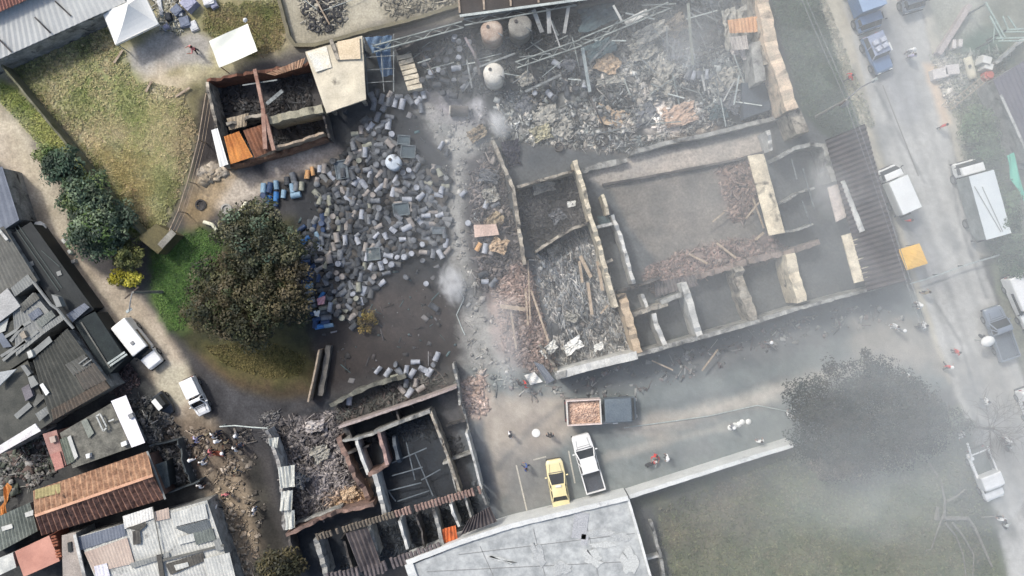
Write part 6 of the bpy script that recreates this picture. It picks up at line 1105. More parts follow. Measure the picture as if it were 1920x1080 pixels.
for s in (-1, 1):
    for y in (-h * .55, h * .6): wheel(r, s * (w - .1), y, .38, .24)
lamps(r, w * .85, h, -h, .8, .8); bumper(r, w, h + .02, -h - .02, .5)
van("large white van with dark windows cut by the right edge of the picture", (1888, 516), (1930, 612), VWHITE, .95, 2.0, .3)
pickup("blue grey pickup parked on the right verge above the oval white umbrella", (1884, 672), (1850, 576), VGREY, .86, bed=mat("slate_bed", (92, 102, 114), (76, 86, 98)), bedlen=.5)
van("white vehicle mostly cut off by the right edge below the large white van", (1912, 726), (1936, 790), VWHITE, .8, 1.7, .3)
r, L_ = place("three_wheeler", "small dark three wheeler with a white roof panel beside the dirt lane", "three wheeler", (300, 738), (328, 772)); h = L_ / 2; w = .55
m = MB(); hull(m, [(-h, w, .9, .3), (-h + .1, w, .95, .3), (h * .5, w * .9, .9, .3), (h, w * .4, .7, .35)]); m.build("body", VDARK, r, local=True, bevel=.04)
m = MB(); m.hexa([(-w * .9, -h * .8, .9), (w * .9, -h * .8, .9), (w * .8, h * .4, .9), (-w * .8, h * .4, .9), (-w * .8, -h * .75, 1.5), (w * .8, -h * .75, 1.5), (w * .7, h * .2, 1.5), (-w * .7, h * .2, 1.5)]); m.build("cabin", BLACK, r, local=True, bevel=.03)
m = MB(); m.box((w * .35, -h * .2, 1.54), (w * .8, h * 1.0, .05)); m.build("roof_panel", WHITE, r, local=True, bevel=.02)
wheel(r, 0, h * .8, .26, .14); wheel(r, -w + .05, -h * .55, .26, .14); wheel(r, w - .05, -h * .55, .26, .14)
# motorcycles
def motorbike(label, rear, front, paint, group="motorcycles"):
    r, L_ = place("motorcycle", label, "motorcycle", rear, front, group); h = L_ / 2
    for y in (-h + .3, h - .3): m = MB(); m.cyl((-.05, y, .3), .3, .1, 18, axis='x'); m.build("wheel", TYRE, r, local=True)
    m = MB(); m.tube([(0, -h + .3, .3), (0, 0, .5), (0, h - .55, .75), (0, h - .3, .3)], .05, 6); m.build("frame", TRIM, r, local=True)
    m = MB(); m.lathe((0, .15, .62), [(.08, 0), (.17, .08), (.15, .2), (.05, .26)], 12); m.build("fuel_tank", paint, r, local=True, smooth=True)
    m = MB(); m.box((0, -h * .4, .78), (.26, .7, .1)); m.build("seat", RUBBER, r, local=True, bevel=.04)
    m = MB(); m.tube([(-.36, h - .7, 1.0), (-.15, h - .55, 1.02), (.15, h - .55, 1.02), (.36, h - .7, 1.0)], .025, 6); m.build("handlebar", PSTEEL, r, local=True)
    m = MB(); m.cyl((0, h - .5, .85), .09, .12, 12, axis='y'); m.build("headlight", LAMP, r, local=True)
    return r
motorbike("dark motorcycle standing under the oval white umbrella on the right verge", (1832, 626), (1856, 650), VDARK)
motorbike("red and dark motorcycle standing in the service yard near a person in red", (1208, 872), (1236, 858), mat("red_paint", (196, 66, 60), rough=.35))
motorbike("motorcycle on the road at the far right beside the bare twiggy tree", (1880, 818), (1886, 846), VDARK)
motorbike("motorcycle with white parts parked on the right verge by the dead tree", (1872, 965), (1882, 990), WHITE)
motorbike("dark motorcycle near the gate at the right end of the burned courtyard building", (1712, 612), (1738, 610), VDARK)
# yellow awning, oval umbrella, parked awnings
r = thing("awning", "square orange yellow canopy on posts at the kerb below the white box truck", "awning", at(1706, 482))
c4 = [(1684, 468), (1700, 507), (1740, 494), (1724, 456)]
m = MB(); m.grid(Q(*[(x, y, 2.4) for x, y in c4]), 12, 12, lambda u, v: .22 * min(u, 1 - u, v, 1 - v) * 2 - .02 * math.sin(u * 25) * math.sin(v * 21), .03); m.build("canopy", mat("amber_canopy", (242, 196, 96), (232, 180, 76), scale=.5, fvar=.06), r)
for x, y in c4: p = P(x + (1712 - x) * .08, y + (482 - y) * .08, 2.35); m = MB(); m.cyl((p[0], p[1], 0), .04, 2.38, 8); m.build("pole", STEEL, r)
r = thing("umbrella", "oval white umbrella over the dark motorcycle on the right verge", "umbrella", at(1850, 640))
p = P(1852, 640, 2.2); m = MB(); m.lathe((0, 0, 0), [(.98, 0), (.92, .08), (.6, .26), (.1, .38)], 20); m.v = [(p[0] + x * .62 * math.cos(.3) - y * .46 * math.sin(.3), p[1] + x * .62 * math.sin(.3) + y * .46 * math.cos(.3), p[2] + z) for x, y, z in m.v]; m.build("canopy", WHITE, r, smooth=True)
m = MB(); m.cyl((p[0], p[1], 0), .03, 2.3, 8); m.build("pole", PSTEEL, r)
# ------------------------------------------------------------------ steel drums: every one an object of its own
DT = {"pale": mat("pale_drum_steel", (182, 186, 193), (126, 131, 139), scale=2.2, rough=.6, soot=.06, fvar=.2), "grey": mat("grey_drum_steel", (130, 134, 139), (82, 87, 93), scale=2.2, rough=.65, soot=.12, fvar=.25),
      "dark": mat("dark_drum_steel", (84, 88, 93), (46, 50, 55), scale=2.2, rough=.7, soot=.15, fvar=.3), "tan": mat("tan_drum_steel", (164, 158, 152), (120, 114, 110), scale=2.2, rough=.7, soot=.12, fvar=.25),
      "olive": mat("olive_drum_steel", (158, 158, 144), (118, 120, 108), scale=2.2, rough=.7, soot=.1, fvar=.25), "blue": mat("blue_drum_plastic", (74, 138, 196), (40, 92, 150), scale=1.5, rough=.45, fvar=.15), "navy": mat("dark_blue_drum_plastic", (50, 76, 112), (34, 52, 84), scale=1.5, rough=.5, fvar=.2),
      "faded": mat("faded_blue_drum", (142, 172, 192), (110, 138, 158), scale=1.5, rough=.5, fvar=.2), "orange": mat("orange_tan_drum", (216, 172, 120), (182, 136, 92), scale=2, rough=.6, soot=.08)}
DR, DL = .25, .86
def drum_mesh(name, mt, n=18, dent=0.0, seed=0):
    pr = [(DR * .9, 0), (DR, .0), (DR * 1.03, .015), (DR, .03), (DR, .27), (DR * 1.05, .29), (DR, .31), (DR, .55), (DR * 1.05, .57), (DR, .59), (DR, .83), (DR * 1.03, .845), (DR, .86), (DR * .92, .86), (DR * .9, .838)]
    m = MB(); m.lathe((0, 0, 0), pr, n); m.cyl((DR * .55, 0, .835), .04, .025, 8)
    rr = random.Random(seed)
    if dent:
        a0 = rr.uniform(0, 6.28); h0 = rr.uniform(.2, .7); out = []
        for x, y, z in m.v:
            a = math.atan2(y, x); k = max(0, math.cos(a - a0)) ** 3 * math.exp(-((z - h0) / .25) ** 2) * dent; out.append((x * (1 - k), y * (1 - k), z))
        m.v = out
    me = bpy.data.meshes.new(name); me.from_pydata(m.v, [], m.f); me.update(); me.materials.append(mt); return me
DMESH = {k: [drum_mesh("drum", v, dent=d, seed=i) for i, d in enumerate((0, .25, .45))] for k, v in DT.items()}
LOOK = {"pale": "pale grey burned", "grey": "mid grey burned", "dark": "dark sooty", "tan": "brownish burned", "olive": "olive grey burned", "blue": "bright blue plastic", "navy": "dark blue plastic", "faded": "faded blue", "orange": "orange tan"}
dr = random.Random(21); NDRUM = [0]
def drum(px, py, tone, ang=None, z=0.0, tilt=0.0, label=None, group=None, sc_=1.0):
    """ang = direction the drum lies along in the picture, degrees anticlockwise from right; None = standing"""
    o = bpy.data.objects.new("drum", dr.choice(DMESH[tone])); COL.objects.link(o); NDRUM[0] += 1
    if ang is None:
        p = P(px, py, z + .86); o.location = (p[0], p[1], z); o.rotation_euler = (R(tilt), R(dr.uniform(-5, 5)), dr.uniform(0, 6))
    else:
        p = P(px, py, z + DR); e = Euler((0, R(90 + tilt), R(ang))); o.rotation_euler = e
        d = e.to_matrix() @ Vector((0, 0, DL / 2)); o.location = Vector((p[0], p[1], z + DR + .02)) - d
        o.rotation_euler = (e.to_matrix() @ Euler((0, 0, dr.uniform(0, 6))).to_matrix()).to_euler()
    k = dr.uniform(.84, 1.06); o.scale = (k * dr.choice((1, 1, 1, .8)), k, k * dr.choice((1, 1, .82, .95)))
    where = "in the lower heap" if py > 500 else "in the heap near the cream slab" if py < 262 else "in the heap near the big trees" if px < 690 else "in the heap toward the ash path"
    return tag(o, label or f"{LOOK[tone]} drum {'standing' if ang is None else 'lying'} {where}", "drum", group or "drums heaped in the yard")
BL = "row of blue drums at the upper left end of the drum heap"
# blue and pale row at the upper left end
for x, y, t, a, lb in ((504, 374, "blue", 80, "brightest blue drum at the front left of the upper drum row"), (518, 368, "blue", 86, "blue drum just right of the brightest one in the upper row"), (506, 352, "navy", 80, "violet blue drum second in the back of the upper row"), (518, 346, "faded", 96, "lilac grey drum third in the back of the upper row"), (494, 352, "faded", 86, "faded drum at the left end of the upper row"), (494, 366, "navy", None, "dark blue drum standing at the left end of the upper row"), (532, 362, "faded", 84, "pale turquoise drum in the front of the upper row"), (548, 352, "faded", 100, "faded blue drum right of the pale turquoise one"), (555, 349, "grey", 88, "grey drum at the middle of the upper row"), (550, 334, "grey", 104, "grey drum at the back of the upper row below the pale ground"), (538, 338, "dark", 96, "dark drum at the back of the upper row"), (566, 348, "olive", 86, "olive drum toward the right end of the upper row"), (576, 326, "orange", 86, "orange tan drum left of its twin at the end of the upper row"), (586, 320, "orange", 100, "orange tan drum right of its twin at the end of the upper row"), (595, 338, "tan", 80, "brown drum below the orange tan pair"), (600, 314, "pale", 88, "whitish drum right of the orange tan pair"), (608, 316, "tan", 88, "greyish tan drum beside the whitish one"), (555, 366, "faded", 12, "faded drum lying crosswise under the upper row"), (518, 378, "navy", 84, "navy drum under the bright blue pair")):
    drum(x, y, t, a, label=lb, group=BL)
# blue stack at the lower left edge
BL2 = "stack of mostly blue drums along the trees at the lower left of the heap"
for x, y, t, a in ((575, 492, "navy", 5), (570, 503, "navy", 8), (572, 514, "navy", 10), (574, 525, "navy", 12), (580, 536, "faded", 10), (581, 549, "grey", 20), (581, 563, "pale", 12), (585, 575, "grey", 25), (592, 586, "navy", 12), (608, 577, "olive", 12), (610, 586, "dark", 10), (612, 595, "grey", 8), (596, 598, "navy", 20), (612, 604, "navy", 10), (600, 612, "blue", 10), (618, 610, "faded", 8), (592, 606, "navy", 85), (556, 516, "navy", None), (560, 530, "navy", 10), (575, 481, "grey", 2)):
    drum(x, y, t, a, z=.05, label=f"{LOOK[t]} drum {'standing' if a is None else 'lying'} in the blue stack beside the trees", group=BL2)
m = MB(); m.grid(Q((588, 583, .75), (600, 582, .75), (598, 594, .7), (590, 592, .7)), 6, 6, lambda u, v: .06 * math.sin(u * 9 + v * 7), .03); tag(m.build("plastic_bag", WHITE), "small white plastic bag on the blue drum stack", "bag")
m = MB(); m.grid(Q((594, 560, .8), (610, 554, .8), (608, 570, .75), (596, 572, .7)), 6, 6, lambda u, v: .06 * math.sin(u * 8 + v * 9), .03); tag(m.build("plastic_bag", mat("pink_bag", (222, 172, 176), (204, 150, 156))), "crumpled pink plastic bag on the drum stack above the white bag", "bag")
# drums picked out one by one
HAND = [(644, 206, "pale", None), (735, 188, "pale", 78), (728, 190, "grey", 84), (741, 192, "pale", 78), (754, 196, "pale", 78), (716, 186, "grey", 72), (768, 188, "pale", 128), (750, 182, "grey", 0), (732, 176, "grey", 60), (684, 224, "pale", 40), (695, 237, "pale", 50), (713, 238, "pale", 35), (728, 234, "pale", 85), (732, 219, "pale", -10), (724, 228, "grey", 10), (708, 220, "grey", 70), (668, 250, "olive", 10), (700, 250, "grey", None), (689, 273, "olive", 20), (672, 284, "tan", 15), (706, 283, "pale", None), (731, 270, "grey", -45), (720, 277, "pale", 10), (828, 272, "pale", 60), (838, 284, "grey", 80), (626, 301, "pale", None), (626, 320, "grey", 80), (654, 336, "grey", 50), (668, 340, "pale", 55), (636, 342, "grey", 45), (690, 318, "grey", 10), (705, 308, "pale", None), (718, 306, "pale", None), (694, 324, "pale", 80), (712, 326, "grey", 50), (722, 324, "grey", 85), (695, 336, "pale", 80), (724, 344, "tan", 80), (743, 336, "pale", 60), (716, 345, "pale", 75), (765, 318, "pale", None), (755, 324, "grey", None), (782, 314, "pale", 60), (772, 306, "pale", 60), (759, 309, "grey", -8), (786, 300, "grey", -50), (812, 314, "tan", 80), (805, 333, "pale", 45), (775, 331, "grey", -60), (791, 330, "dark", None), (791, 348, "grey", 100), (780, 351, "pale", None), (774, 361, "pale", -5), (764, 374, "pale", 2), (737, 360, "pale", 75), (781, 388, "pale", -10), (804, 356, "grey", -45), (824, 366, "pale", -6), (800, 370, "pale", 75), (812, 378, "pale", -30), (800, 404, "pale", 4), (826, 403, "pale", 20), (800, 418, "pale", -6), (814, 420, "grey", -4), (817, 438, "pale", 62), (790, 434, "pale", -25), (804, 437, "pale", 20), (800, 447, "pale", -10), (775, 450, "pale", None), (778, 461, "pale", None), (791, 459, "pale", None), (750, 466, "pale", 70), (795, 473, "grey", -4), (812, 475, "pale", 86), (826, 477, "pale", -62), (770, 475, "pale", None), (758, 481, "pale", None), (729, 479, "pale", -12), (745, 482, "pale", None), (721, 489, "pale", None), (733, 495, "pale", None), (791, 489, "grey", None), (725, 512, "grey", 15), (718, 529, "pale", 40), (695, 526, "grey", -40), (760, 520, "pale", None), (797, 532, "pale", None), (813, 575, "pale", -35), (633, 494, "pale", None), (623, 505, "pale", -18), (650, 508, "pale", None), (631, 522, "pale", None), (643, 518, "grey", None), (659, 517, "pale", None), (676, 519, "grey", 86), (675, 502, "pale", -15), (611, 529, "pale", -70), (598, 520, "tan", 80), (600, 488, "tan", 5), (600, 502, "tan", 30), (585, 515, "pale", 70), (641, 536, "pale", 40), (644, 548, "pale", 35), (657, 534, "grey", 110), (662, 550, "pale", None), (630, 564, "olive", 40), (655, 577, "pale", -40), (646, 580, "olive", -40), (661, 593, "grey", 45), (640, 597, "olive", None), (664, 611, "pale", 48), (605, 552, "tan", 60), (604, 562, "tan", 20), (566, 428, "pale", 36), (592, 412, "pale", 62), (590, 426, "pale", 84), (604, 419, "grey", None), (604, 429, "tan", None), (618, 411, "pale", -75), (621, 434, "pale", -80), (611, 440, "grey", -15), (603, 452, "grey", -80), (589, 450, "dark", None), (573, 450, "pale", 40), (633, 412, "olive", -75), (636, 424, "olive", 86), (650, 422, "grey", 90), (656, 428, "dark", 90), (674, 424, "grey", 0), (692, 411, "pale", 86), (702, 417, "pale", -65), (682, 442, "dark", 60), (707, 440, "pale", 45), (670, 450, "pale", -62), (660, 453, "grey", -65), (636, 455, "olive", -78), (626, 464, "grey", -76), (614, 460, "grey", 84), (645, 468, "pale", 45), (638, 478, "pale", 88), (655, 478, "grey", 60), (675, 471, "pale", 88), (688, 480, "pale", 82), (686, 462, "grey", 80), (710, 460, "pale", 60), (724, 445, "pale", -65), (739, 433, "pale", -40), (758, 448, "pale", 10), (762, 428, "pale", 25), (746, 421, "grey", 30), (728, 411, "grey", -60), (724, 399, "pale", None), (710, 391, "pale", None), (693, 387, "olive", -82), (672, 385, "pale", 50), (678, 402, "pale", 85), (709, 404, "pale", 70), (644, 398, "grey", 86), (600, 375, "olive", 75), (618, 376, "olive", -75), (641, 379, "grey", 2), (632, 362, "grey", -70), (643, 360, "grey", -75), (652, 360, "grey", 84), (670, 358, "pale", 60), (682, 345, "pale", -50), (688, 362, "grey", 50), (700, 366, "grey", None), (712, 364, "pale", None), (694, 372, "pale", 80), (614, 396, "olive", 82), (622, 404, "tan", None), (840, 470, "grey", 50), (836, 455, "pale", 80)]
for i, (x, y, t, a) in enumerate(HAND):
    t = {'pale': dr.choice(('pale', 'pale', 'grey', 'grey', 'dark')), 'grey': dr.choice(('grey', 'grey', 'dark', 'tan'))}.get(t, t)
    if x < 612 and y > 400 and dr.random() < .55: t = dr.choice(('navy', 'blue', 'navy'))
    drum(x, y, t, a, z=dr.choice((0, 0, .05, .12)), tilt=dr.uniform(-6, 6))
# the rest of the heap, filled between those
pts = [(a, b) for a, b, *_ in HAND] + [(737, 304)] * 1
HEAP = [(606, 330), (640, 300), (662, 262), (690, 222), (740, 250), (748, 286), (800, 300), (842, 330), (842, 420), (830, 480), (770, 480), (720, 510), (690, 560), (668, 600), (630, 600), (600, 560), (580, 480), (575, 430), (600, 390), (590, 350)]
TOPJ = [(800, 90), (872, 60), (892, 130), (880, 180), (840, 185), (790, 150)]
def fill(poly, n, d0, tones, angf, zf, lab=None, group=None):
    c = 0; xs = [p[0] for p in poly]; ys = [p[1] for p in poly]
    for _ in range(20000):
        if c >= n: break
        x = dr.uniform(min(xs), max(xs)); y = dr.uniform(min(ys), max(ys))
        if not inside(poly, np.array(x), np.array(y)): continue
        if math.hypot(x - 737, y - 304) < 20 or any((x - a) ** 2 + (y - b) ** 2 < d0 * d0 for a, b in pts): continue
        pts.append((x, y)); c += 1; t = dr.choice(tones); a = angf(x, y)
        if x < 606 and 395 < y < 560 and dr.random() < .6: t = dr.choice(('navy', 'navy', 'blue', 'faded'))
        drum(x, y, t, a, zf(), dr.uniform(-14, 14), label=lab(t, a) if lab else None, group=group)
fill(HEAP, 78, 9.2, ["grey", "grey", "pale", "dark", "tan", "olive"], lambda x, y: None if dr.random() < .2 else (dr.gauss(88, 28) if x < 700 else dr.uniform(0, 180)), lambda: dr.choice((0, .05, .3)))
fill([(690, 172), (800, 175), (790, 205), (700, 200)], 8, 13, ["grey", "pale", "dark"], lambda x, y: dr.uniform(40, 120), lambda: 0, lambda t, a: f"{LOOK[t]} drum near the blue sheet at the top of the heap", "drums below the blue sheet")
fill(TOPJ, 30, 10, ["grey", "dark", "dark", "pale", "grey"], lambda x, y: None if dr.random() < .4 else dr.uniform(0, 180), lambda: dr.choice((0, .2, .4)), lambda t, a: f"{LOOK[t]} drum {'standing' if a is None else 'lying'} in the jumble left of the dome tank", "drums jumbled under the trusses")
fill([(1000, 130), (1098, 105), (1120, 170), (1000, 190)], 16, 12, ["grey", "dark", "dark", "pale"], lambda x, y: None if dr.random() < .5 else dr.uniform(0, 180), lambda: dr.choice((0, .15)), lambda t, a: f"{LOOK[t]} drum {'standing' if a is None else 'lying'} in the black rubble right of the dome tank", "drums in the black rubble")
# the lowest layer of the heap, seen only in the gaps: past the count of single drums, one object
m = MB(); sv = []; sf = []; cc = []; rg = random.Random(77); k0 = 0
for _ in range(16000):
    if len(cc) >= 420: break
    x, y = rg.uniform(570, 850), rg.uniform(200, 610)
    if not inside(HEAP, np.array(x), np.array(y)) or math.hypot(x - 737, y - 304) < 16 or any((x - a) ** 2 + (y - b) ** 2 < 56 for a, b in cc) or any((x - a) ** 2 + (y - b) ** 2 < 30 for a, b in pts): continue
    cc.append((x, y)); p = P(x, y, .2); a = rg.uniform(0, 3.14); n = 12; t = rg.choice(((104, 108, 113), (80, 85, 91), (58, 62, 67), (132, 136, 140), (98, 94, 90)))
    if rg.random() < .25: bs = [(DR * math.cos(6.283 * i / n), DR * math.sin(6.283 * i / n), zz) for zz in (0, .55) for i in range(n)]
    else: bs = [((zz - .41) * math.cos(a) - DR * math.sin(6.283 * i / n) * math.sin(a), (zz - .41) * math.sin(a) + DR * math.sin(6.283 * i / n) * math.cos(a), DR - .05 + DR * math.cos(6.283 * i / n)) for zz in (0, DL) for i in range(n)]
    sv += [(p[0] + q[0], p[1] + q[1], q[2]) for q in bs]; cl = np.array(lin(t)) * rg.uniform(.4, .8); m.v += [tuple(cl)] * (2 * n)  # colour darkened to paint the shade between the drums above
    for i in range(n): sf.append((k0 + i, k0 + (i + 1) % n, k0 + n + (i + 1) % n, k0 + n + i))
    for b_ in (0, n):
        for i in range(1, n - 1, 2): sf.append((k0 + b_, k0 + b_ + i, k0 + b_ + i + 1, k0 + b_ + (i + 2) % n))
    k0 += 2 * n
tag(npmesh("drum_heap", np.array(sv), np.array(sf), np.array(m.v), MAT_DEBRIS), "bottom layer of sooty drums with shade painted in, showing in the gaps of the heap", "drums", None, "stuff")
for i, (x, y, a) in enumerate(((1290, 142, 70), (1300, 142, 78), (1312, 139, 85), (1325, 140, 84), (1337, 142, 50))): drum(x, y, "pale" if i % 2 else "grey", a, .2, label=["greenish", "second", "third", "fourth", "rightmost tilted"][i] + " drum of the row standing in ash below the tall grey beam", group="row of drums in the ash")
SM = [(710, 693, "pale", 50), (728, 698, "pale", 55), (780, 679, "pale", 0), (762, 694, "pale", 80), (773, 700, "pale", 60), (794, 693, "pale", -25), (806, 697, "pale", 60), (819, 668, "pale", 68), (762, 717, "grey", 82), (768, 736, "pale", 55), (754, 731, "tan", -50), (740, 684, "grey", None), (750, 698, "grey", -50), (780, 716, "tan", 80), (790, 728, "tan", 30), (655, 750, "pale", 84), (742, 707, "olive", 15), (812, 684, "grey", None)]
for i, (x, y, t, a) in enumerate(SM): drum(x, y, t, a, .1, label=f"{LOOK[t]} drum {'standing' if a is None else 'lying'} {'on' if y > 705 else 'just above'} the narrow upper room of the burned house", group="drums above the burned house")
for x, y, t, a, lb in ((878, 418, "pale", None, "pale drum standing alone beside the wire ring at the ash path"), (930, 384, "grey", 30, "grey drum against the left wall of the courtyard building near its top"), (926, 300, "tan", 60, "brownish drum highest along the left courtyard wall"), (912, 382, "pale", 70, "pale drum standing out beside the ash path above the pink slab"), (870, 362, "pale", 40, "pale drum at the edge of the ash path above the lone standing drum"), (912, 528, "pale", 0, "pale drum in the scrap below the pink slab"), (925, 530, "grey", 50, "grey drum right of the pale drum in the scrap below the pink slab"), (906, 515, "dark", 20, "dark drum above the pale drum in the scrap below the pink slab"), (898, 462, "orange", 60, "buff drum under the pink slab nearest the path"), (910, 466, "pale", 80, "whitest drum under the pink slab"), (924, 470, "tan", 60, "tan drum at the right under the pink slab"), (936, 400, "tan", 40, "tan drum left of the long cream wall above the pink slab")):
    drum(x, y, t, a, .05, label=lb, group="drums along the ash path")
m = MB(); m.grid(Q((888, 422, .9), (930, 420, .9), (936, 440, .85), (890, 445, .8)), 8, 6, lambda u, v: .08 * math.sin(u * 6), .2); tag(m.build("slab", mat("pink_slab", (216, 192, 178), (196, 168, 152))), "pinkish slab lying across drums beside the ash path", "slab")
m = MB(); m.lathe((0, 0, 0), [(.32, 0), (.38, .05), (.32, .1)], 18); p = P(896, 405, .1)
m = MB(); n = 16; m.tube([(p[0] + .34 * math.cos(2 * math.pi * i / n), p[1] + .34 * math.sin(2 * math.pi * i / n), .1) for i in range(n + 1)], .05, 6); tag(m.build("wire_ring", PSTEEL), "thin pale wire ring lying beside the lone standing drum", "ring")
# square crates in the heap
for x, y, a, b, rz, mt, lb in ((765, 284, 1.2, 1.1, -4, "dark_crate_steel", "upper dark square cage at the right edge of the heap top"), (757, 262, 1.0, .8, -4, "dark_crate_steel", "dark square cage above the other near the drum heap top"), (752, 392, 1.3, 1.1, 8, "dark_crate_steel", "dark rectangular crate in the gap at the right of the heap"), (640, 318, 1.0, 1.6, 10, "slate_sheet_metal", "crumpled grey sheet metal box at the left top of the heap"), (822, 432, 1.0, .6, 0, "slate_sheet_metal", "grey flat box at the right edge of the heap"), (700, 476, 1.1, 1.1, 5, "sage_crate", "greenish grey cage in the lower middle of the heap")):
    p = P(x, y, .7); mt = mat(mt, {"dark_crate_steel": (84, 98, 104), "slate_sheet_metal": (124, 134, 142), "sage_crate": (128, 136, 132)}[mt], (70, 80, 86), soot=.1)
    r = thing("crate", lb, "crate", (p[0], p[1], 0), R(rz)); m = MB(); m.box((0, 0, .3), (a * .92, b * .92, .6)); m.build("body", mt, r, local=True)
    m = MB()
    for s in (-1, 1): m.box((s * a / 2, 0, .66), (.08, b, .08)); m.box((0, s * (b / 2 - .04), .70), (a - .1, .08, .08))
    m.build("rim", mat("crate_rim", (116, 126, 130), (84, 92, 97)), r, local=True)
print("drums", NDRUM[0])
# ------------------------------------------------------------------ people: one skinned body per pose, copied with clothes of its own
SKIN = mat("skin", (168, 120, 96), (150, 104, 82), scale=4, fvar=.05, bump=.02); HAIR = mat("dark_hair", (40, 34, 30), rough=.7)
def body_mesh(pose):
    """one continuous skinned figure facing +Y, feet on z = 0; returns mesh with faces split into trousers, top, skin"""
    st = {"stand": dict(lf=.02, rf=-.02, la=(-.3, .06, .78), ra=(.3, .1, .78), le=(-.3, -.02, 1.06), re=(.3, -.02, 1.06), lean=0),
          "walk": dict(lf=.3, rf=-.28, la=(-.28, -.2, .82), ra=(.28, .3, .9), le=(-.3, -.14, 1.08), re=(.3, .06, 1.08), lean=.05),
          "reach": dict(lf=.08, rf=-.1, la=(-.3, .42, 1.12), ra=(.3, .46, 1.06), le=(-.34, .16, 1.14), re=(.34, .18, 1.1), lean=.1)}[pose]
    L_ = st["lean"]; V = []; E = []; RD = []
    def v(p, r, par=None):
        V.append(p); RD.append(r); i = len(V) - 1
        if par is not None: E.append((par, i))
        return i
    pel = v((0, 0, .95), .15); wa = v((0, L_ * .4, 1.12), .135, pel); ch = v((0, L_ * .8, 1.3), .165, wa); up = v((0, L_, 1.43), .11, ch); nk = v((0, L_ + .01, 1.5), .055, up)
    hd = v((0, L_ + .03, 1.6), .095, nk); hc = v((0, L_ + .02, 1.7), .09, hd); v((0, L_ + .135, 1.6), .022, hd)
    for s, f, hnd, el in ((-1, st["lf"], st["la"], st["le"]), (1, st["rf"], st["ra"], st["re"])):
        hp = v((s * .1, 0, .88), .1, pel); kn = v((s * .11, f * .5 + .03, .5), .068, hp); an = v((s * .12, f, .1), .045, kn); v((s * .13, f + .15, .05), .04, an)
        sh = v((s * .19, L_, 1.4), .075, up); e = v((el[0], el[1] + L_, el[2]), .05, sh); wr = v((hnd[0], hnd[1] + L_, hnd[2] + .06), .034, e)
        d = (Vector(hnd) + Vector((0, 0, .06)) - Vector(el)).normalized(); pm = Vector((hnd[0], hnd[1] + L_, hnd[2] + .06)) + d * .08; pi = v(tuple(pm), .036, wr)
        q = d.cross(Vector((s, 0, .3))).normalized()
        for k, ln in zip((-1.5, -.5, .5, 1.5), (.06, .078, .075, .06)):
            b0 = pm + q * k * .019 + d * .04; f0 = v(tuple(b0), .009, pi); v(tuple(b0 + d * ln + Vector((-s * .015, 0, 0))), .008, f0)
        t0 = v(tuple(pm + q * .035 - d * .02), .01, pi); v(tuple(pm + q * .06 + d * .03), .008, t0)
    me = bpy.data.meshes.new("person"); me.from_pydata(V, E, []); o = bpy.data.objects.new("tmp", me); COL.objects.link(o)
    sk = o.modifiers.new("skin", 'SKIN'); o.modifiers.new("sub", 'SUBSURF').levels = 1
    for i, d in enumerate(me.skin_vertices[0].data): d.radius = (RD[i], RD[i] * (.72 if i in (1, 2, 3) else 1)); d.use_root = (i == 0)
    dg = bpy.context.evaluated_depsgraph_get(); dg.update(); ne = bpy.data.meshes.new_from_object(o.evaluated_get(dg)); bpy.data.objects.remove(o)
    ne.name = "person"; ne.materials.clear()
    for _ in range(3): ne.materials.append(None)
    for p in ne.polygons:
        c = p.center; ish = any((c - (Vector(h) + Vector((0, L_, 0)))).length < .17 for h in (st["la"], st["ra"]))
        p.material_index = 2 if (c.z > 1.49 or ish) else (0 if c.z < .98 and abs(c.x) < .24 else 1); p.use_smooth = True
    return ne
BODY = {k: body_mesh(k) for k in ("stand", "walk", "reach")}
def shell_mesh(name, helmet):
    m = MB()
    if helmet: m.lathe((0, .03, 1.66), [(.155, 0), (.15, .015), (.125, .02), (.12, .07), (.09, .125), (.02, .15)], 16)
    else: m.lathe((0, .01, 1.63), [(.1, 0), (.108, .04), (.1, .1), (.06, .155), (.01, .17)], 14)
    me = bpy.data.meshes.new(name); me.from_pydata(m.v, [], m.f); me.materials.append(None); return me
HELM, HAIRM = shell_mesh("helmet", True), shell_mesh("hair", False)
CL = {"white": (236, 236, 234), "red": (214, 56, 48), "blue": (66, 96, 160), "dark": (52, 54, 62), "black": (34, 34, 38), "khaki": (150, 138, 112), "grey": (130, 132, 136), "yellow": (224, 200, 60), "navy": (42, 54, 88), "orange": (222, 110, 56), "lilac": (190, 184, 214), "jeans": (74, 92, 124), "green": (74, 104, 78), "pink": (226, 140, 140)}
def cloth(c): return mat(c + "_cloth", CL[c], scale=3, fvar=.12, bump=.1)
pr = random.Random(9)
def person(px, py, ang, top, legs, hat, label, pose=None, group=None):
    o = bpy.data.objects.new("person", BODY[pose or pr.choice(("stand", "walk", "stand"))]); COL.objects.link(o); g = P(px, py, 0.9); o.location = (g[0], g[1], ground_z(px, py)); o.rotation_euler = (0, 0, R(ang - 90))
    for i, m_ in enumerate((cloth(legs), cloth(top), SKIN)): o.material_slots[i].link = 'OBJECT'; o.material_slots[i].material = m_
    h = bpy.data.objects.new("helmet" if hat else "hair", HELM if hat else HAIRM); COL.objects.link(h); h.parent = o
    h.material_slots[0].link = 'OBJECT'; h.material_slots[0].material = cloth(hat) if hat else HAIR
    return tag(o, label, "person", group)
G1 = "people on the lower dirt lane"
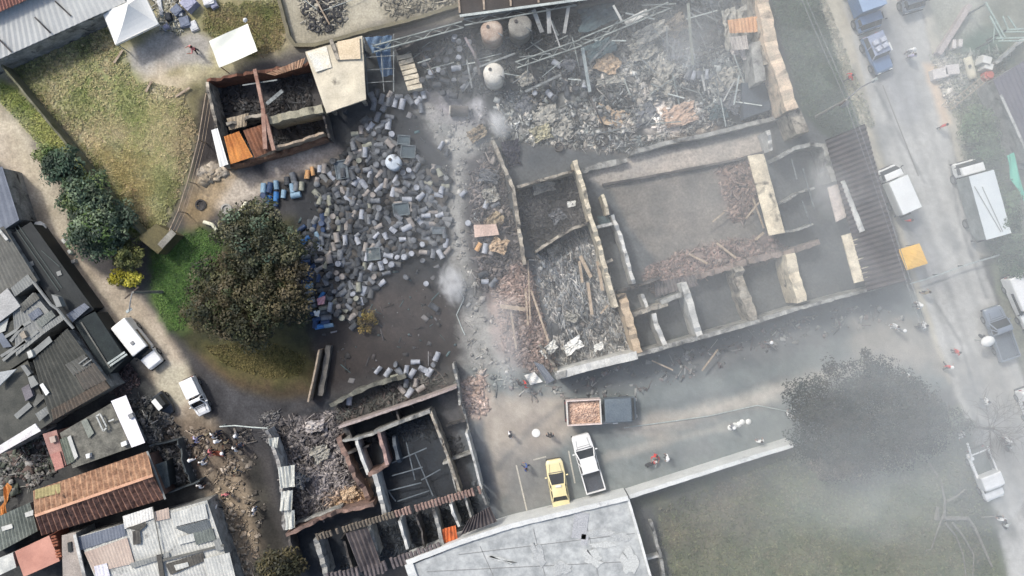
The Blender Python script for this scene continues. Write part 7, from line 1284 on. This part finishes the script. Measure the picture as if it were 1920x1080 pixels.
for a in [(370, 823, 200, "lilac", "navy", None, "person in a lilac shirt and navy trousers highest on the lower lane"), (362, 834, 260, "dark", "black", None, "person in dark clothes just below the lilac shirted one"), (409, 825, 250, "white", "dark", "white", "person in white with a white helmet at the right side of the lane"), (423, 829, 280, "khaki", "dark", None, "person in khaki beside the white helmeted one on the lane"),
          (442, 841, 230, "white", "dark", None, "person in a white shirt nearest the burned house on the lane"), (449, 836, 80, "dark", "jeans", None, "person in dark top and jeans nearest the burned house on the lane"), (396, 848, 20, "pink", "dark", None, "person in a pink top beside the orange stretcher"), (422, 847, 200, "dark", "black", "white", "person in black with a white helmet at the right end of the orange stretcher"),
          (381, 866, 240, "white", "jeans", None, "person in white top and jeans below the orange stretcher"), (361, 861, 100, "white", "black", "white", "person with white helmet standing by the rubbish left of the lane"), (441, 882, 300, "khaki", "grey", None, "person in khaki and grey walking down the right side of the lane"), (376, 910, 60, "white", "dark", None, "person in a white shirt at the corner of the black walled yard"), (424, 926, 270, "pink", "dark", None, "person in a pale pink top in the muddy middle of the lane"),
          (404, 952, 310, "white", "black", None, "person in white and black below the pink topped one on the lane"), (398, 955, 130, "grey", "dark", None, "person in grey standing next to the white and black dressed one"), (477, 957, 180, "white", "jeans", None, "person in white and jeans at the right edge of the muddy lane"), (446, 815, 200, "grey", "black", "white", "person with a white helmet below the thin pale pipe"), (388, 815, 300, "khaki", "dark", None, "person in khaki near the lilac shirted one at the top of the lower lane"),
          (410, 812, 200, "dark", "navy", None, "person in dark top and navy trousers above the orange stretcher"), (400, 816, 30, "white", "dark", None, "person in white at the top of the crowd on the lane")]: person(*a, group=G1)
m = MB(); m.box((0, 0, .35), (.95, .42, .06)); q = P(409, 850, .35); m.v = [(x * .95 + q[0], y + x * -.1 + q[1], z) for x, y, z in m.v]; tag(m.build("stretcher", mat("orange_canvas", (150, 82, 58), (118, 64, 48))), "orange stretcher carried between two people on the lane", "stretcher")
for a in [(956, 815, 20, "white", "dark", "black", "person in a white shirt standing left of the white disc in the service yard"), (1031, 816, 90, "black", "black", None, "person in black standing right of the white disc in the service yard"), (984, 720, 0, "red", "dark", None, "person in red beside the white heap at the burned wall corner"), (973, 718, 40, "dark", "black", None, "person in dark clothes left of the red one at the wall corner"), (987, 876, 160, "blue", "navy", None, "person in blue standing alone left of the yellow taxi"),
          (1229, 852, 260, "red", "grey", None, "person in red standing over the red motorcycle in the yard", "reach"), (1250, 858, 180, "white", "dark", "white", "person in white right of the one over the red motorcycle"), (1491, 769, 200, "white", "white", None, "person all in white at the end of the service yard hose", "reach"), (1478, 779, 30, "white", "dark", "white", "person with white helmet beside the all white one in the service yard"), (1424, 826, 100, "white", "grey", None, "person in white near the white wall end of the service yard"), (1372, 800, 0, "grey", "grey", "white", "person in grey with white helmet at the left end of the white hose pile"),
          (1721, 572, 200, "white", "dark", "white", "person in white by the gate at the end of the tiled roof"), (1736, 548, 120, "khaki", "dark", None, "person in khaki at the edge of the road by the long kerb rail"), (1678, 612, 220, "white", "white", None, "person in white overalls at the end of the burned building frontage"), (1689, 620, 60, "grey", "white", "white", "person with white trousers right of the white overalled one"), (1730, 610, 0, "white", "black", None, "person in white top beside the dark motorcycle at the gate"),
          (1792, 660, 30, "red", "dark", None, "person in red on the road, upper of two in red"), (1777, 688, 60, "red", "black", "white", "person in red with white helmet, lower of two in red on the road"), (1707, 96, 260, "white", "grey", "white", "person with white helmet walking on the road beside the blue jeep"), (1709, 106, 90, "lilac", "grey", None, "person in lilac just below the white helmet on the upper road"), (1592, 145, 10, "red", "dark", None, "person in red on the pavement below the blue jeep"), (1768, 236, 300, "red", "dark", None, "person in red on the kerb strip right of the road"),
          (1703, 414, 90, "red", "grey", None, "person in red behind the white box truck"), (1886, 826, 200, "white", "dark", "white", "person in white on the motorcycle at the far right road edge"), (1876, 972, 100, "white", "dark", None, "person in white by the motorcycle near the dead tree"), (1800, 815, 300, "white", "dark", None, "person in white above the white utility truck"), (1846, 752, 0, "white", "grey", None, "person in white under the bare twiggy tree"), (1700, 705, 180, "white", "khaki", None, "person in white at the top edge of the huge dark tree crown"), (1442, 742 - 100, 100, "grey", "grey", "white", "person in grey alone in the middle of the service yard lane"),
          (240, 80 + 120, 0, "khaki", "khaki", None, "x"), ][:-1]: person(*a)
person(365, 92, 200, "pink", "dark", None, "person in a pink top bending on the gravel between the two tarps", "reach")
# ------------------------------------------------------------------ upper right lot
r = thing("building", "dark violet roofed building cut by the upper right edge", "building", at(1905, 200))
m = MB(); m.prism(Q((1866, 150, 3.2), (1930, 112, 3.2), (2020, 330, 3.2), (1932, 300, 3.2)), -.05); m.build("wall", GREYW, r)
m = MB(); m.corr(Q((1862, 150, 3.4), (1930, 108, 3.4), (2024, 336, 3.4), (1932, 306, 3.4)), .4, .03, 3, .04); m.build("roof", mat("violet_grey_roof", (112, 108, 118), (92, 90, 100), scale=.5, fvar=.12), r)
m = MB(); m.bar(P(1876, 178, 3.6), P(1934, 304, 3.6), .2, .1); m.build("roof_edge", PALEW, r)
r = thing("tarp_shelter", "torn turquoise green tarp hanging at the right edge beside the large white truck", "tarp", at(1900, 340))
m = MB(); m.grid(Q((1888, 292, 2.4), (1900, 286, 2.4), (1930, 392, 2.2), (1896, 336, 2.2)), 10, 14, lambda u, v: .1 * math.sin(u * 8 + v * 5), .02); m.build("tarp", mat("turquoise_tarp", (104, 196, 172), (84, 176, 152), scale=.8, fvar=.1), r)
for x, y in ((1890, 294), (1899, 336), (1926, 384)): p = P(x, y, 2.3); m = MB(); m.cyl((p[0], p[1], 0), .04, 2.3, 6); m.build("pole", STEEL, r)
r = thing("scaffold", "pale green bare steel scaffold standing in the lot at the upper right corner", "scaffold", at(1890, 55))
for i, (a, b_, t) in enumerate((((1888, 56), (1945, 52), .13), ((1886, 60), (1945, 59), .1), ((1868, 72), (1945, 70), .13), ((1872, 77), (1945, 76), .1), ((1848, 4), (1884, 70), .13), ((1856, 30), (1880, 76), .11), ((1880, 30), (1890, 54), .1), ((1890, 30), (1908, 58), .1), ((1862, 80), (1866, 40), .07))):
    m = MB(); m.bar(P(*a, 3.2), P(*b_, 3.2), t); m.build("scaffold_bar", mat("pale_green_steel", (176, 194, 184), (146, 160, 152)), r)
for x, y in ((1888, 56), (1868, 72), (1850, 6), (1930, 76)): p = P(x, y, 3.1); m = MB(); m.box((p[0], p[1], 1.55), (.12, .12, 3.1)); m.build("post", STEEL, r)
r = thing("ladder", "long pale ladder leaning toward the red and white machine at the upper right", "ladder", at(1815, 175))
A, B = Vector(P(1778, 202, .3)), Vector(P(1850, 144, 2.2)); d = (B - A).normalized(); q = d.cross(Vector((0, 0, 1))).normalized() * .25
for s in (-1, 1): m = MB(); m.bar(A + q * s, B + q * s, .07); m.build("rail", PTIMB, r)
for i in range(12): m = MB(); c = A.lerp(B, (i + .5) / 12); m.bar(c - q, c + q, .05); m.build("rung", PTIMB, r)
r = thing("concrete_mixer", "white and red machine with stacked white boxes at the head of the pale ladder", "machine", at(1855, 122))
for k, (x, y, a, b_, h) in enumerate(((1852, 112, .8, .7, 1.4), (1855, 124, .8, .6, 1.2), (1845, 108, .4, .5, .9))): p = P(x, y, h); m = MB(); m.box((p[0], p[1], h / 2), (a, b_, h), R(-15), taper=.9); m.build("white_box", WHITE, r, bevel=.04)
p = P(1856, 140, .9); m = MB(); m.cyl((p[0], p[1], 0), .42, .8, 14); m.cyl((p[0], p[1], .8), .3, .2, 14); m.build("red_drum", mat("faded_red", (214, 120, 108), (190, 96, 86)), r)
r = thing("tank", "rounded cream coloured tank lying beside the white and red machine", "tank", at(1818, 128))
m = MB(); m.tube([P(1813, 108, .5), P(1816, 116, .5), P(1822, 140, .5), P(1824, 148, .5)], .36, 14); m.build("shell", mat("cream_tank", (224, 216, 192), (206, 198, 172), fvar=.08), r, smooth=True); m = MB(); p = P(1818, 124, .95); m.cyl(p, .12, .1, 12); m.build("cap", DARKW, r)
for i, (x, y, a, b_, lb) in enumerate(((1764, 137, 1.4, .9, "lilac white block nearest the road in the upper right lot"), (1786, 130, 1.3, .9, "cream white block right of the lilac one in the upper right lot"), (1790, 82, .35, .8, "upright white block left of its twin in the upper right lot"), (1802, 80, .35, .7, "upright white block right of its twin in the upper right lot"))):
    m = MB(); p = P(x, y, .7); m.box((p[0], p[1], .35), (a, b_, .7), R(12 - i * 6), taper=.94); tag(m.build("concrete_block", mat("block_white", (218, 212, 206), (200, 192, 188)), bevel=.05), lb, "block", "blocks in the upper right lot")
m = MB(); wallrun(m, [(1820, 8), (1795, 48), (1762, 100)], .9, .5, .05); tag(m.build("low_wall", mat("pinkish_low_wall", (186, 174, 170), (166, 156, 152))), "long pinkish low wall crossing the lot at the upper right", "wall")
m = MB(); wallrun(m, [(1868, 118), (1895, 96), (1925, 70)], 1.2, .25, .2); tag(m.build("broken_wall", PALEW), "broken white wall between the violet roof and the pale green frame", "wall")
debris("lot_rubbish", "pale rubbish and broken blocks in the lot at the upper right", "rubbish", [(1750, 100), (1900, 90), (1880, 140), (1780, 210), (1755, 150)], 500, [(180, 172, 166), (150, 146, 140), (210, 204, 198), (112, 116, 106)], seed=61, plank=.2, sheet=.2, zmax=.3)
# rail across the road mouth, utility poles, wires
r = thing("barrier_wall", "thin pale rail running from the tiled roof corner across the road to the verge", "rail", at(1800, 500))
m = MB(); m.bar(P(1706, 532, 1.0), P(1735, 524, 1.0), .1); m.bar(P(1735, 524, 1.0), P(1808, 498, 1.0), .1); m.bar(P(1808, 498, 1.0), P(1874, 478, 1.0), .12); m.build("rail", PSTEEL, r)
for x, y in ((1708, 531), (1760, 515), (1808, 498), (1850, 485), (1873, 478)): p = P(x, y, 1.0); m = MB(); m.cyl((p[0], p[1], 0), .05, .98, 8); m.build("post", STEEL, r)
def pole(px, py, h, label, arm=None, box=False):
    g = P(px, py, h); r = thing("utility_pole", label, "utility pole", (g[0], g[1], 0)); m = MB(); m.cyl((g[0], g[1], -.1), .14, h, 10, r2=.09); m.build("pole", mat("pole_concrete", (150, 148, 140), (120, 118, 112)), r)
    if arm:
        m = MB(); m.tube([P(px, py, h - .2), P((px + arm[0]) / 2, (py + arm[1]) / 2 - 4, h + .3), P(*arm, h + .1)], .05, 6); m.build("lamp_arm", GREY, r); m = MB(); q = P(*arm, h + .02); m.box(q, (.55, .22, .12), R(35)); m.build("lamp_head", PSTEEL, r, bevel=.04)
    m = MB(); m.bar(P(px - 14, py + 12, h - .3), P(px + 12, py - 10, h - .3), .1); m.build("crossarm", TIMBER, r)
    if box: m = MB(); m.cyl((g[0] + .3, g[1] - .1, h - 1.7), .24, .8, 12); m.build("transformer", GREY, r)
    return r
pole(1588, 186, 7.0, "utility pole with transformer and curved lamp arm at the left kerb of the road", (1640, 150), True)
pole(248, 548, 6.0, "utility pole with a curved lamp arm between yellow bush and dirt lane", (242, 582))
r = thing("power_lines", "thin power lines strung along the left side of the road past the utility pole", "wires", at(1550, 90))
for dx in (0, 9):
    m = MB(); m.tube([P(1478 + dx, -60, 6.6), P(1530 + dx, 62, 6.2), P(1583 + dx, 182, 6.6)], .025, 5); m.tube([P(1583 + dx, 182, 6.6), P(1650 + dx, 380, 6.1), P(1730 + dx, 620, 6.6)], .025, 5); m.build("wire", GREY, r)
# ------------------------------------------------------------------ concrete yard, tyres, junk by the tent
r0 = None
def tyre_copy(x, y, z, tilt, lb, g):
    global r0
    if r0 is None:
        m = MB(); n = 16; prof = [(.2, -.1), (.3, -.11), (.34, -.06), (.34, .06), (.3, .11), (.2, .1)]
        vs = [(a * math.cos(2 * math.pi * i / n), a * math.sin(2 * math.pi * i / n), b_) for i in range(n) for a, b_ in prof]
        m.add(vs, [(i * 6 + k, ((i + 1) % n) * 6 + k, ((i + 1) % n) * 6 + (k + 1) % 6, i * 6 + (k + 1) % 6) for i in range(n) for k in range(6)])
        r0 = bpy.data.meshes.new("tyre"); r0.from_pydata(m.v, [], m.f); r0.materials.append(mat("old_tyre", (74, 74, 76), (48, 48, 50), scale=3)); r0.update()
    o = bpy.data.objects.new("tyre", r0); COL.objects.link(o); p = P(x, y, z); o.location = p; o.rotation_euler = (R(tilt), R(tilt * .6), x); return tag(o, lb, "tyre", g)
ty = random.Random(5)
for i in range(30):
    a = ty.uniform(0, 6.28); q = math.sqrt(ty.random()); tyre_copy(604 + 36 * q * math.cos(a), 26 + 30 * q * math.sin(a), .14 + ty.random() * .45 * (1 - q), ty.uniform(-25, 25), "black tyre in the dark heap on the concrete yard", "tyres heaped on the concrete yard")
debris("scrap_debris", "black scrap piled with the tyres on the concrete yard", "scrap", [(560, -10), (640, -20), (650, 40), (600, 62), (570, 40)], 500, [(60, 62, 66), (100, 102, 104), (40, 42, 44), (150, 150, 150)], seed=62, plank=.25, sheet=.15, zmax=.7, gap=.3)
debris("scrap_debris", "dark scraps scattered along the upper edge of the concrete yard", "scrap", [(690, -20), (860, -30), (860, 10), (740, 30)], 500, [(70, 68, 64), (110, 106, 100), (46, 46, 46)], seed=63, plank=.25, sheet=.15, zmax=.4)
m = MB(); m.bar(P(590, -5, .9), P(618, 46, .6), .12); m.bar(P(618, 46, .55), P(560, 60, .5), .06) if False else None; tag(m.build("pole", PTIMB), "pale pole lying across the dark tyre heap", "pole")
m = MB(); m.tube([P(555, -12, .5), P(600, 22, .6), P(660, 0, .5), P(700, -20, .5)], .03, 5); tag(m.build("hose", PSTEEL), "thin pale hose lying over the tyre heap", "hose")
JM = [mat("junk_white", (226, 226, 224), (200, 202, 204)), mat("junk_blue_grey", (128, 136, 152), (100, 108, 124)), mat("junk_dark", (70, 74, 80), (50, 54, 60)), mat("junk_lilac", (176, 178, 196), (150, 152, 172))]
jr = random.Random(8)
debris("junk_debris", "jumble of dark and white household junk beside the white peaked tent", "junk", [(292, 0), (340, -20), (352, 20), (340, 60), (305, 62), (296, 30)], 420, [(70, 76, 82), (190, 192, 196), (120, 126, 134), (220, 222, 224)], seed=64, plank=.2, sheet=.3, zmax=.6, gap=.25)
for i, (x, y, a, b_, h, k, lb) in enumerate(((314, 30, .5, .7, .8, 2, "dark box in the junk beside the white peaked tent"), (330, 18, .9, .8, .7, 1, "blue grey crate in the junk beside the white peaked tent"), (338, 26, .35, .35, .5, 0, "small white box on the junk beside the white peaked tent"), (310, 50, .6, .4, .5, 3, "lilac box at the foot of the junk beside the tent"), (300, 12, .3, 1.6, .4, 0, "long white board in the junk beside the tent"), (345, 40, .9, .9, .5, 1, "slate crate lowest right in the junk near the tent"), (352, 4, 1.2, 1.1, .9, 3, "big pale lilac cabinet above the junk beside the tent"), (390, 0, 1.0, .8, .7, 0, "white cabinet at the top edge right of the junk"), (400, 8, .6, .6, .5, 3, "small lilac box near the white cabinet at the top edge"), (362, 48, .7, .9, .3, 0, "pale triangular sheet box right of the junk"))):
    m = MB(); p = P(x, y, h); m.box((p[0], p[1], h / 2), (a, b_, h), R(25 + jr.uniform(-20, 20)), taper=.92); m.box((p[0], p[1], h + .02), (a * .7, b_ * .7, .04), R(25)); tag(m.build("box", JM[k], bevel=.03), lb, "box", "junk beside the tent")
for x0, y0, x1, y1, lb in ((230, 94, 214, 118, "short pale plank lying in the grass below the white tent"), (330, 181, 356, 164, "two metre pale plank lying on the sandy edge of the lot"), (274, 172, 284, 152, "short whitish board standing on the sandy edge of the lot")):
    m = MB(); m.bar(P(x0, y0, .25), P(x1, y1, .3), .18, .08); tag(m.build("plank", PTIMB), lb, "plank", "planks on the open lot")
# pipe pieces and white blocks near the big tree
for x0, y0, x1, y1, lb in ((448, 398, 462, 380, "bent white pipe beside the bright blue drums above the tree"), (478, 388, 498, 390, "straight white pipe just left of the bright blue drums"), (382, 416, 408, 434, "white plank on the bright green grass bank")):
    m = MB(); m.tube([P(x0, y0, .3), P((x0 + x1) / 2 + 3, (y0 + y1) / 2 - 4, .4), P(x1, y1, .3)], .16, 8); tag(m.build("pipe", mat("chalk_pipe", (232, 230, 206), (214, 212, 188))), lb, "pipe", "white pipes near the tree")
for x, y, lb in ((376, 384, "dark round pit in the sandy ground left of the big trees"), (424, 392, "pale concrete ring in the sandy ground above the big trees")):
    m = MB(); p = P(x, y, .12); m.lathe((p[0], p[1], 0), [(.48, 0), (.48, .14), (.34, .16), (.32, .03)], 18); tag(m.build("well_ring", DARKW if x < 400 else CONC), lb, "well ring")
debris("stone_debris", "grey stones heaped at the corner of the burned hut by the wire fence", "stones", [(372, 318), (408, 308), (424, 322), (400, 336), (380, 345)], 160, [(150, 146, 138), (120, 118, 112), (180, 176, 166)], seed=65, plank=.02, sheet=.02, size=(.15, .4), gap=.2)
# neighbour dark roofed shed at the very top
r = thing("shed", "brown black roofed shed along the top edge above the burned warehouse", "shed", at(980, -10))
m = MB(); m.prism(Q((868, 24, 3.2), (862, -60, 3.2), (1130, -90, 3.2), (1140, -12, 3.2)), -.05); m.build("wall", DARKW, r)
m = MB(); m.grid(Q((862, 28, 3.35), (1144, -10, 3.35), (1134, -95, 3.9), (856, -66, 3.9)), 10, 4, None, .1); m.build("roof", mat("umber_roof", (78, 70, 64), (58, 54, 52), scale=.6), r)
for x in (862, 908, 958, 1010, 1060, 1100): m = MB(); m.bar(P(x, 24 - (x - 862) * .13, 3.5), P(x - 6, -70, 4.0), .16, .1); m.build("rafter", PTIMB, r)
m = MB(); m.bar(P(862, 30, 3.4), P(1144, -8, 3.4), .2, .12); m.build("eave_beam", PSTEEL, r)
# service yard odds and ends
m = MB(); p = P(1005, 812, .06); m.lathe((p[0], p[1], 0), [(.36, 0), (.36, .08), (.3, .1), (.02, .12)], 20); tag(m.build("round_lid", WHITE), "round white lid lying in the service yard left of the dump truck", "lid")
m = MB(); m.grid(Q((983, 704, .5), (1002, 698, .7), (1018, 716, .5), (994, 722, .4)), 9, 7, lambda u, v: .25 * math.sin(u * 7 + v * 3) * math.sin(v * 6) - .2 * abs(u - .5), .1); tag(m.build("crumpled_sheet", WHITE), "crumpled white sheet at the bottom left corner of the courtyard building", "sheet")
m = MB(); m.corr(Q((1000, 678, .5), (1018, 684, .9), (1040, 712, .6), (1026, 720, .3)), .3, .04, 3, .03, wob=.1); tag(m.build("metal_sheet", S4), "bent slate grey metal sheet leaning at the bottom left corner of the courtyard building", "sheet")
for i, (x, y) in enumerate(((1370, 802), (1378, 798), (1386, 796), (1392, 792), (1404, 791))):
    m = MB(); p = P(x, y, .2); m.lathe((p[0], p[1], 0), [(.2, 0), (.26, .1), (.12, .22), (.02, .25)], 9); tag(m.build("bag", WHITE), "small white bag in the line of bags in the hazy service yard", "bag", "line of white bags in the service yard")
for x0, y0, x1, y1, lb in ((968, 872, 988, 958, "white painted parking line left of the yellow taxi"), (1066, 845, 1078, 906, "white painted parking line between the taxi and the white pickup"), (1000, 862, 1024, 856, "short white painted line at the corner of the parking bay")):
    a, b_ = P(x0, y0), P(x1, y1); m = MB(); d = Vector(b_) - Vector(a); q = Vector((-d.y, d.x, 0)).normalized() * .06; A, B = Vector(a), Vector(b_); z = Vector((0, 0, .05))
    m.add([A - q + z, A + q + z, B + q + z, B - q + z], [(3, 2, 1, 0)]); o = m.build("parking_line", mat("worn_white_paint", (206, 200, 186), (176, 172, 160))); tag(o, kind="structure")
for pts, lb in (([(1650, 180), (1690, 250), (1735, 330)], 0), ([(1655, 182), (1697, 252), (1742, 328)], 1)):
    pass
m = MB(); A, B = Vector(P(1655, 160)), Vector(P(1722, 330)); d = B - A; q = Vector((-d.y, d.x, 0)).normalized() * .05; z = Vector((0, 0, .02)); m.add([A - q + z, A + q + z, B + q + z, B - q + z], [(3, 2, 1, 0)]); tag(m.build("road_seam", mat("seam", (120, 118, 112))), kind="structure")
tag((lambda m: (m.tube([P(862, 545, .08), P(870, 560, .08), P(856, 590, .08), P(868, 620, .08), P(872, 628, .08)], .05, 6), m.build("hose", PSTEEL))[1])(MB()), "pale fire hose snaking down the dark yard beside the ash path", "hose")
tag((lambda m: (m.tube([P(1170, 802, .1), P(1260, 790, .1), P(1330, 780, .1), P(1420, 760, .1), P(1480, 772, .1)], .05, 6), m.build("hose", PSTEEL))[1])(MB()), "pale fire hose lying along the service yard toward the all white person", "hose")
debris("yard_bits", "small pale bits scattered over the service yard and along the burned front wall", "litter", [(1060, 720), (1200, 676), (1640, 560), (1700, 600), (1500, 640), (1200, 740), (1000, 760), (900, 700)], 420, [(190, 186, 178), (150, 148, 142), (90, 90, 90), (120, 90, 84)], seed=66, plank=.12, sheet=.2, zmax=.02, gap=.45)
debris("yard_bits", "bits of ash and metal scattered over the dark drum yard", "litter", [(560, 400), (700, 200), (850, 230), (860, 660), (640, 720), (600, 640)], 260, [(90, 122, 126), (80, 84, 88), (170, 170, 172), (60, 62, 66)], seed=67, plank=.12, sheet=.25, zmax=.02, gap=.42)
debris("ash_clods", "ash clods strewn along the grey path through the middle", "litter", [(800, 195), (930, 200), (935, 250), (880, 330), (870, 420), (905, 560), (985, 690), (900, 800), (868, 600), (840, 380)], 420, [(150, 150, 146), (120, 120, 118), (176, 172, 166), (90, 90, 92)], seed=68, plank=.04, sheet=.08, zmax=.12, gap=.44)
# ------------------------------------------------------------------ smoke drifting over the right half: a low bank whose depth varies, and white puffs
def vol(name, density, color, aniso=-0.1):
    m = bpy.data.materials.new(name); m.use_nodes = True; t = m.node_tree; t.nodes.clear(); o = t.nodes.new("ShaderNodeOutputMaterial"); v = t.nodes.new("ShaderNodeVolumePrincipled")
    v.inputs["Density"].default_value = density; v.inputs["Color"].default_value = (*color, 1); v.inputs["Anisotropy"].default_value = aniso; t.links.new(v.outputs[0], o.inputs["Volume"]); return m
SD = 0.024
def ss(a, b, x): t = np.clip((x - a) / (b - a), 0, 1); return t * t * (3 - 2 * t)
hx = np.arange(-200, 2300, 22.0); hy = np.arange(-200, 1300, 22.0); HX, HY = np.meshgrid(hx, hy)
n1 = fbm(HX * .0035, HY * .0035, 71, 4); n2 = fbm(HX * .009 + n1 * 2, HY * .009, 77, 4)
n3 = fbm((HX * .9 + HY * .4) * .0035, (HY * .9 - HX * .4) * .014, 83, 4)
tau = 0.27 * ss(820, 1600, HX + 160 * (n1 - .5)) * (0.3 + .7 * n2 + .7 * n3)
tau += 0.08 * np.exp(-(((HX - 1180) / 150) ** 2 + ((HY - 140) / 110) ** 2)) * n2 * 1.6

tau += 0.16 * np.exp(-(((HX - 960) / 120) ** 2 + ((HY - 760) / 110) ** 2))
tau += 0.16 * np.exp(-(((HX - 880) / 90) ** 2 + ((HY - 260) / 200) ** 2)) * n2 * 1.6
tau += 0.12 * ss(1350, 1900, HX) * ss(260, -60, HY) + .035 + .06 * ss(500, 850, HX)
tau *= 1 - .5 * ss(520, 760, HY)
tau += 0.27 * np.exp(-(((HX - 1600) / 270) ** 2 + ((HY - 795) / 150) ** 2)) * (.6 + .8 * n2)
th = np.maximum(tau / SD, 0.0)
X = (HX - 960) / PPM; Y = (540 - HY) / PPM
k = (CAM_H - np.minimum(th, 30) * .5) / CAM_H
V = np.concatenate([np.stack([X, Y, -0.8 + th], -1).reshape(-1, 3), np.stack([X, Y, np.full_like(X, -0.9)], -1).reshape(-1, 3)])
nyy, nxx = HX.shape; ii = np.arange(nyy * nxx).reshape(nyy, nxx); f = np.stack([ii[:-1, :-1], ii[1:, :-1], ii[1:, 1:], ii[:-1, 1:]], -1).reshape(-1, 4); N_ = nyy * nxx
side = []
for a, b_ in list(zip(ii[0, :-1], ii[0, 1:])) + list(zip(ii[1:, 0], ii[:-1, 0])) + list(zip(ii[-1, 1:], ii[-1, :-1])) + list(zip(ii[:-1, -1], ii[1:, -1])): side.append((a, b_, b_ + N_, a + N_))
o = npmesh("smoke", V, np.concatenate([f, f[:, ::-1] + N_, np.array(side)]), None, vol("thin_smoke", SD, (0.95, 0.985, 0.985)))
tag(o, "thin pale grey smoke lying over the right half of the burned block", "smoke", None, "stuff")
def plume(name, px, py, z, size, rz, dens, label, sc_=1.6, seed=0.0):
    """a drifting plume: soft-edged volume inside one rounded closed shell"""
    m = bpy.data.materials.new("plume_smoke"); m.use_nodes = True; t = m.node_tree; t.nodes.clear(); N = t.nodes; L = t.links
    tc = N.new("ShaderNodeTexCoord"); ln = N.new("ShaderNodeVectorMath"); ln.operation = 'LENGTH'; L.new(tc.outputs["Object"], ln.inputs[0])
    nz = N.new("ShaderNodeTexNoise"); nz.inputs["Scale"].default_value = sc_; nz.inputs["Detail"].default_value = 4; nz.inputs["Distortion"].default_value = 1.2
    of = N.new("ShaderNodeVectorMath"); of.operation = 'ADD'; of.inputs[1].default_value = (seed, seed * 2, seed * 3); L.new(tc.outputs["Object"], of.inputs[0]); L.new(of.outputs[0], nz.inputs["Vector"])
    a = N.new("ShaderNodeMath"); a.operation = 'MULTIPLY_ADD'; a.inputs[1].default_value = 1.5; L.new(nz.outputs[0], a.inputs[0]); a.inputs[2].default_value = -.75
    b = N.new("ShaderNodeMath"); b.operation = 'SUBTRACT'; b.inputs[0].default_value = .82; L.new(ln.outputs["Value"], b.inputs[1])
    c = N.new("ShaderNodeMath"); c.operation = 'ADD'; L.new(a.outputs[0], c.inputs[0]); L.new(b.outputs[0], c.inputs[1])
    e = N.new("ShaderNodeMapRange"); e.inputs[1].default_value = 0; e.inputs[2].default_value = .8; e.inputs[3].default_value = 0; e.inputs[4].default_value = dens; L.new(c.outputs[0], e.inputs[0])
    ed = N.new("ShaderNodeMapRange"); ed.inputs[1].default_value = 1; ed.inputs[2].default_value = .6; L.new(ln.outputs["Value"], ed.inputs[0]); mu = N.new("ShaderNodeMath"); mu.operation = 'MULTIPLY'; L.new(e.outputs[0], mu.inputs[0]); L.new(ed.outputs[0], mu.inputs[1])
    v = N.new("ShaderNodeVolumePrincipled"); v.inputs["Color"].default_value = (.97, .97, .96, 1); L.new(mu.outputs[0], v.inputs["Density"]); o = N.new("ShaderNodeOutputMaterial"); L.new(v.outputs[0], o.inputs["Volume"])
    q = MB(); n = 24; q.lathe((0, 0, 0), [(max(.02, math.sin(math.pi * j / 14)), -math.cos(math.pi * j / 14)) for j in range(15)], n); ob = q.build(name, m); ob.location = P(px, py, z); ob.scale = size; ob.rotation_euler = (0, 0, R(rz)); tag(ob, label, "smoke", None, "stuff")
plume("smoke_plume", 846, 532, 1.6, (1.5, 2.3, 1.6), 10, 1.3, "white plume of smoke rising beside the ash path right of the drum heap", 1.8, 1)
plume("smoke_plume", 934, 232, 1.4, (1.2, 1.9, 1.4), 25, 1.2, "white wisp of smoke at the head of the courtyard building wall", 1.8, 2)
plume("smoke_plume", 1290, 80, 3.0, (4.5, 3.5, 3.0), 0, .12, "grey smoke drifting over the ash of the warehouse", 1.6, 3)
plume("smoke_plume", 950, 640, 2.4, (2.6, 7.0, 2.2), 12, .22, "pale smoke drifting down from the ash path to the service yard", 1.5, 4)
plume("smoke_plume", 1560, 350, 3.0, (3.0, 4.0, 2.6), 20, .28, "pale smoke curling over the right end of the courtyard building", 1.6, 5)
plume("smoke_plume", 1580, 720, 3.4, (9.0, 3.4, 3.0), 14, .14, "pale smoke drifting across the service yard lane above the huge tree", 1.6, 6)
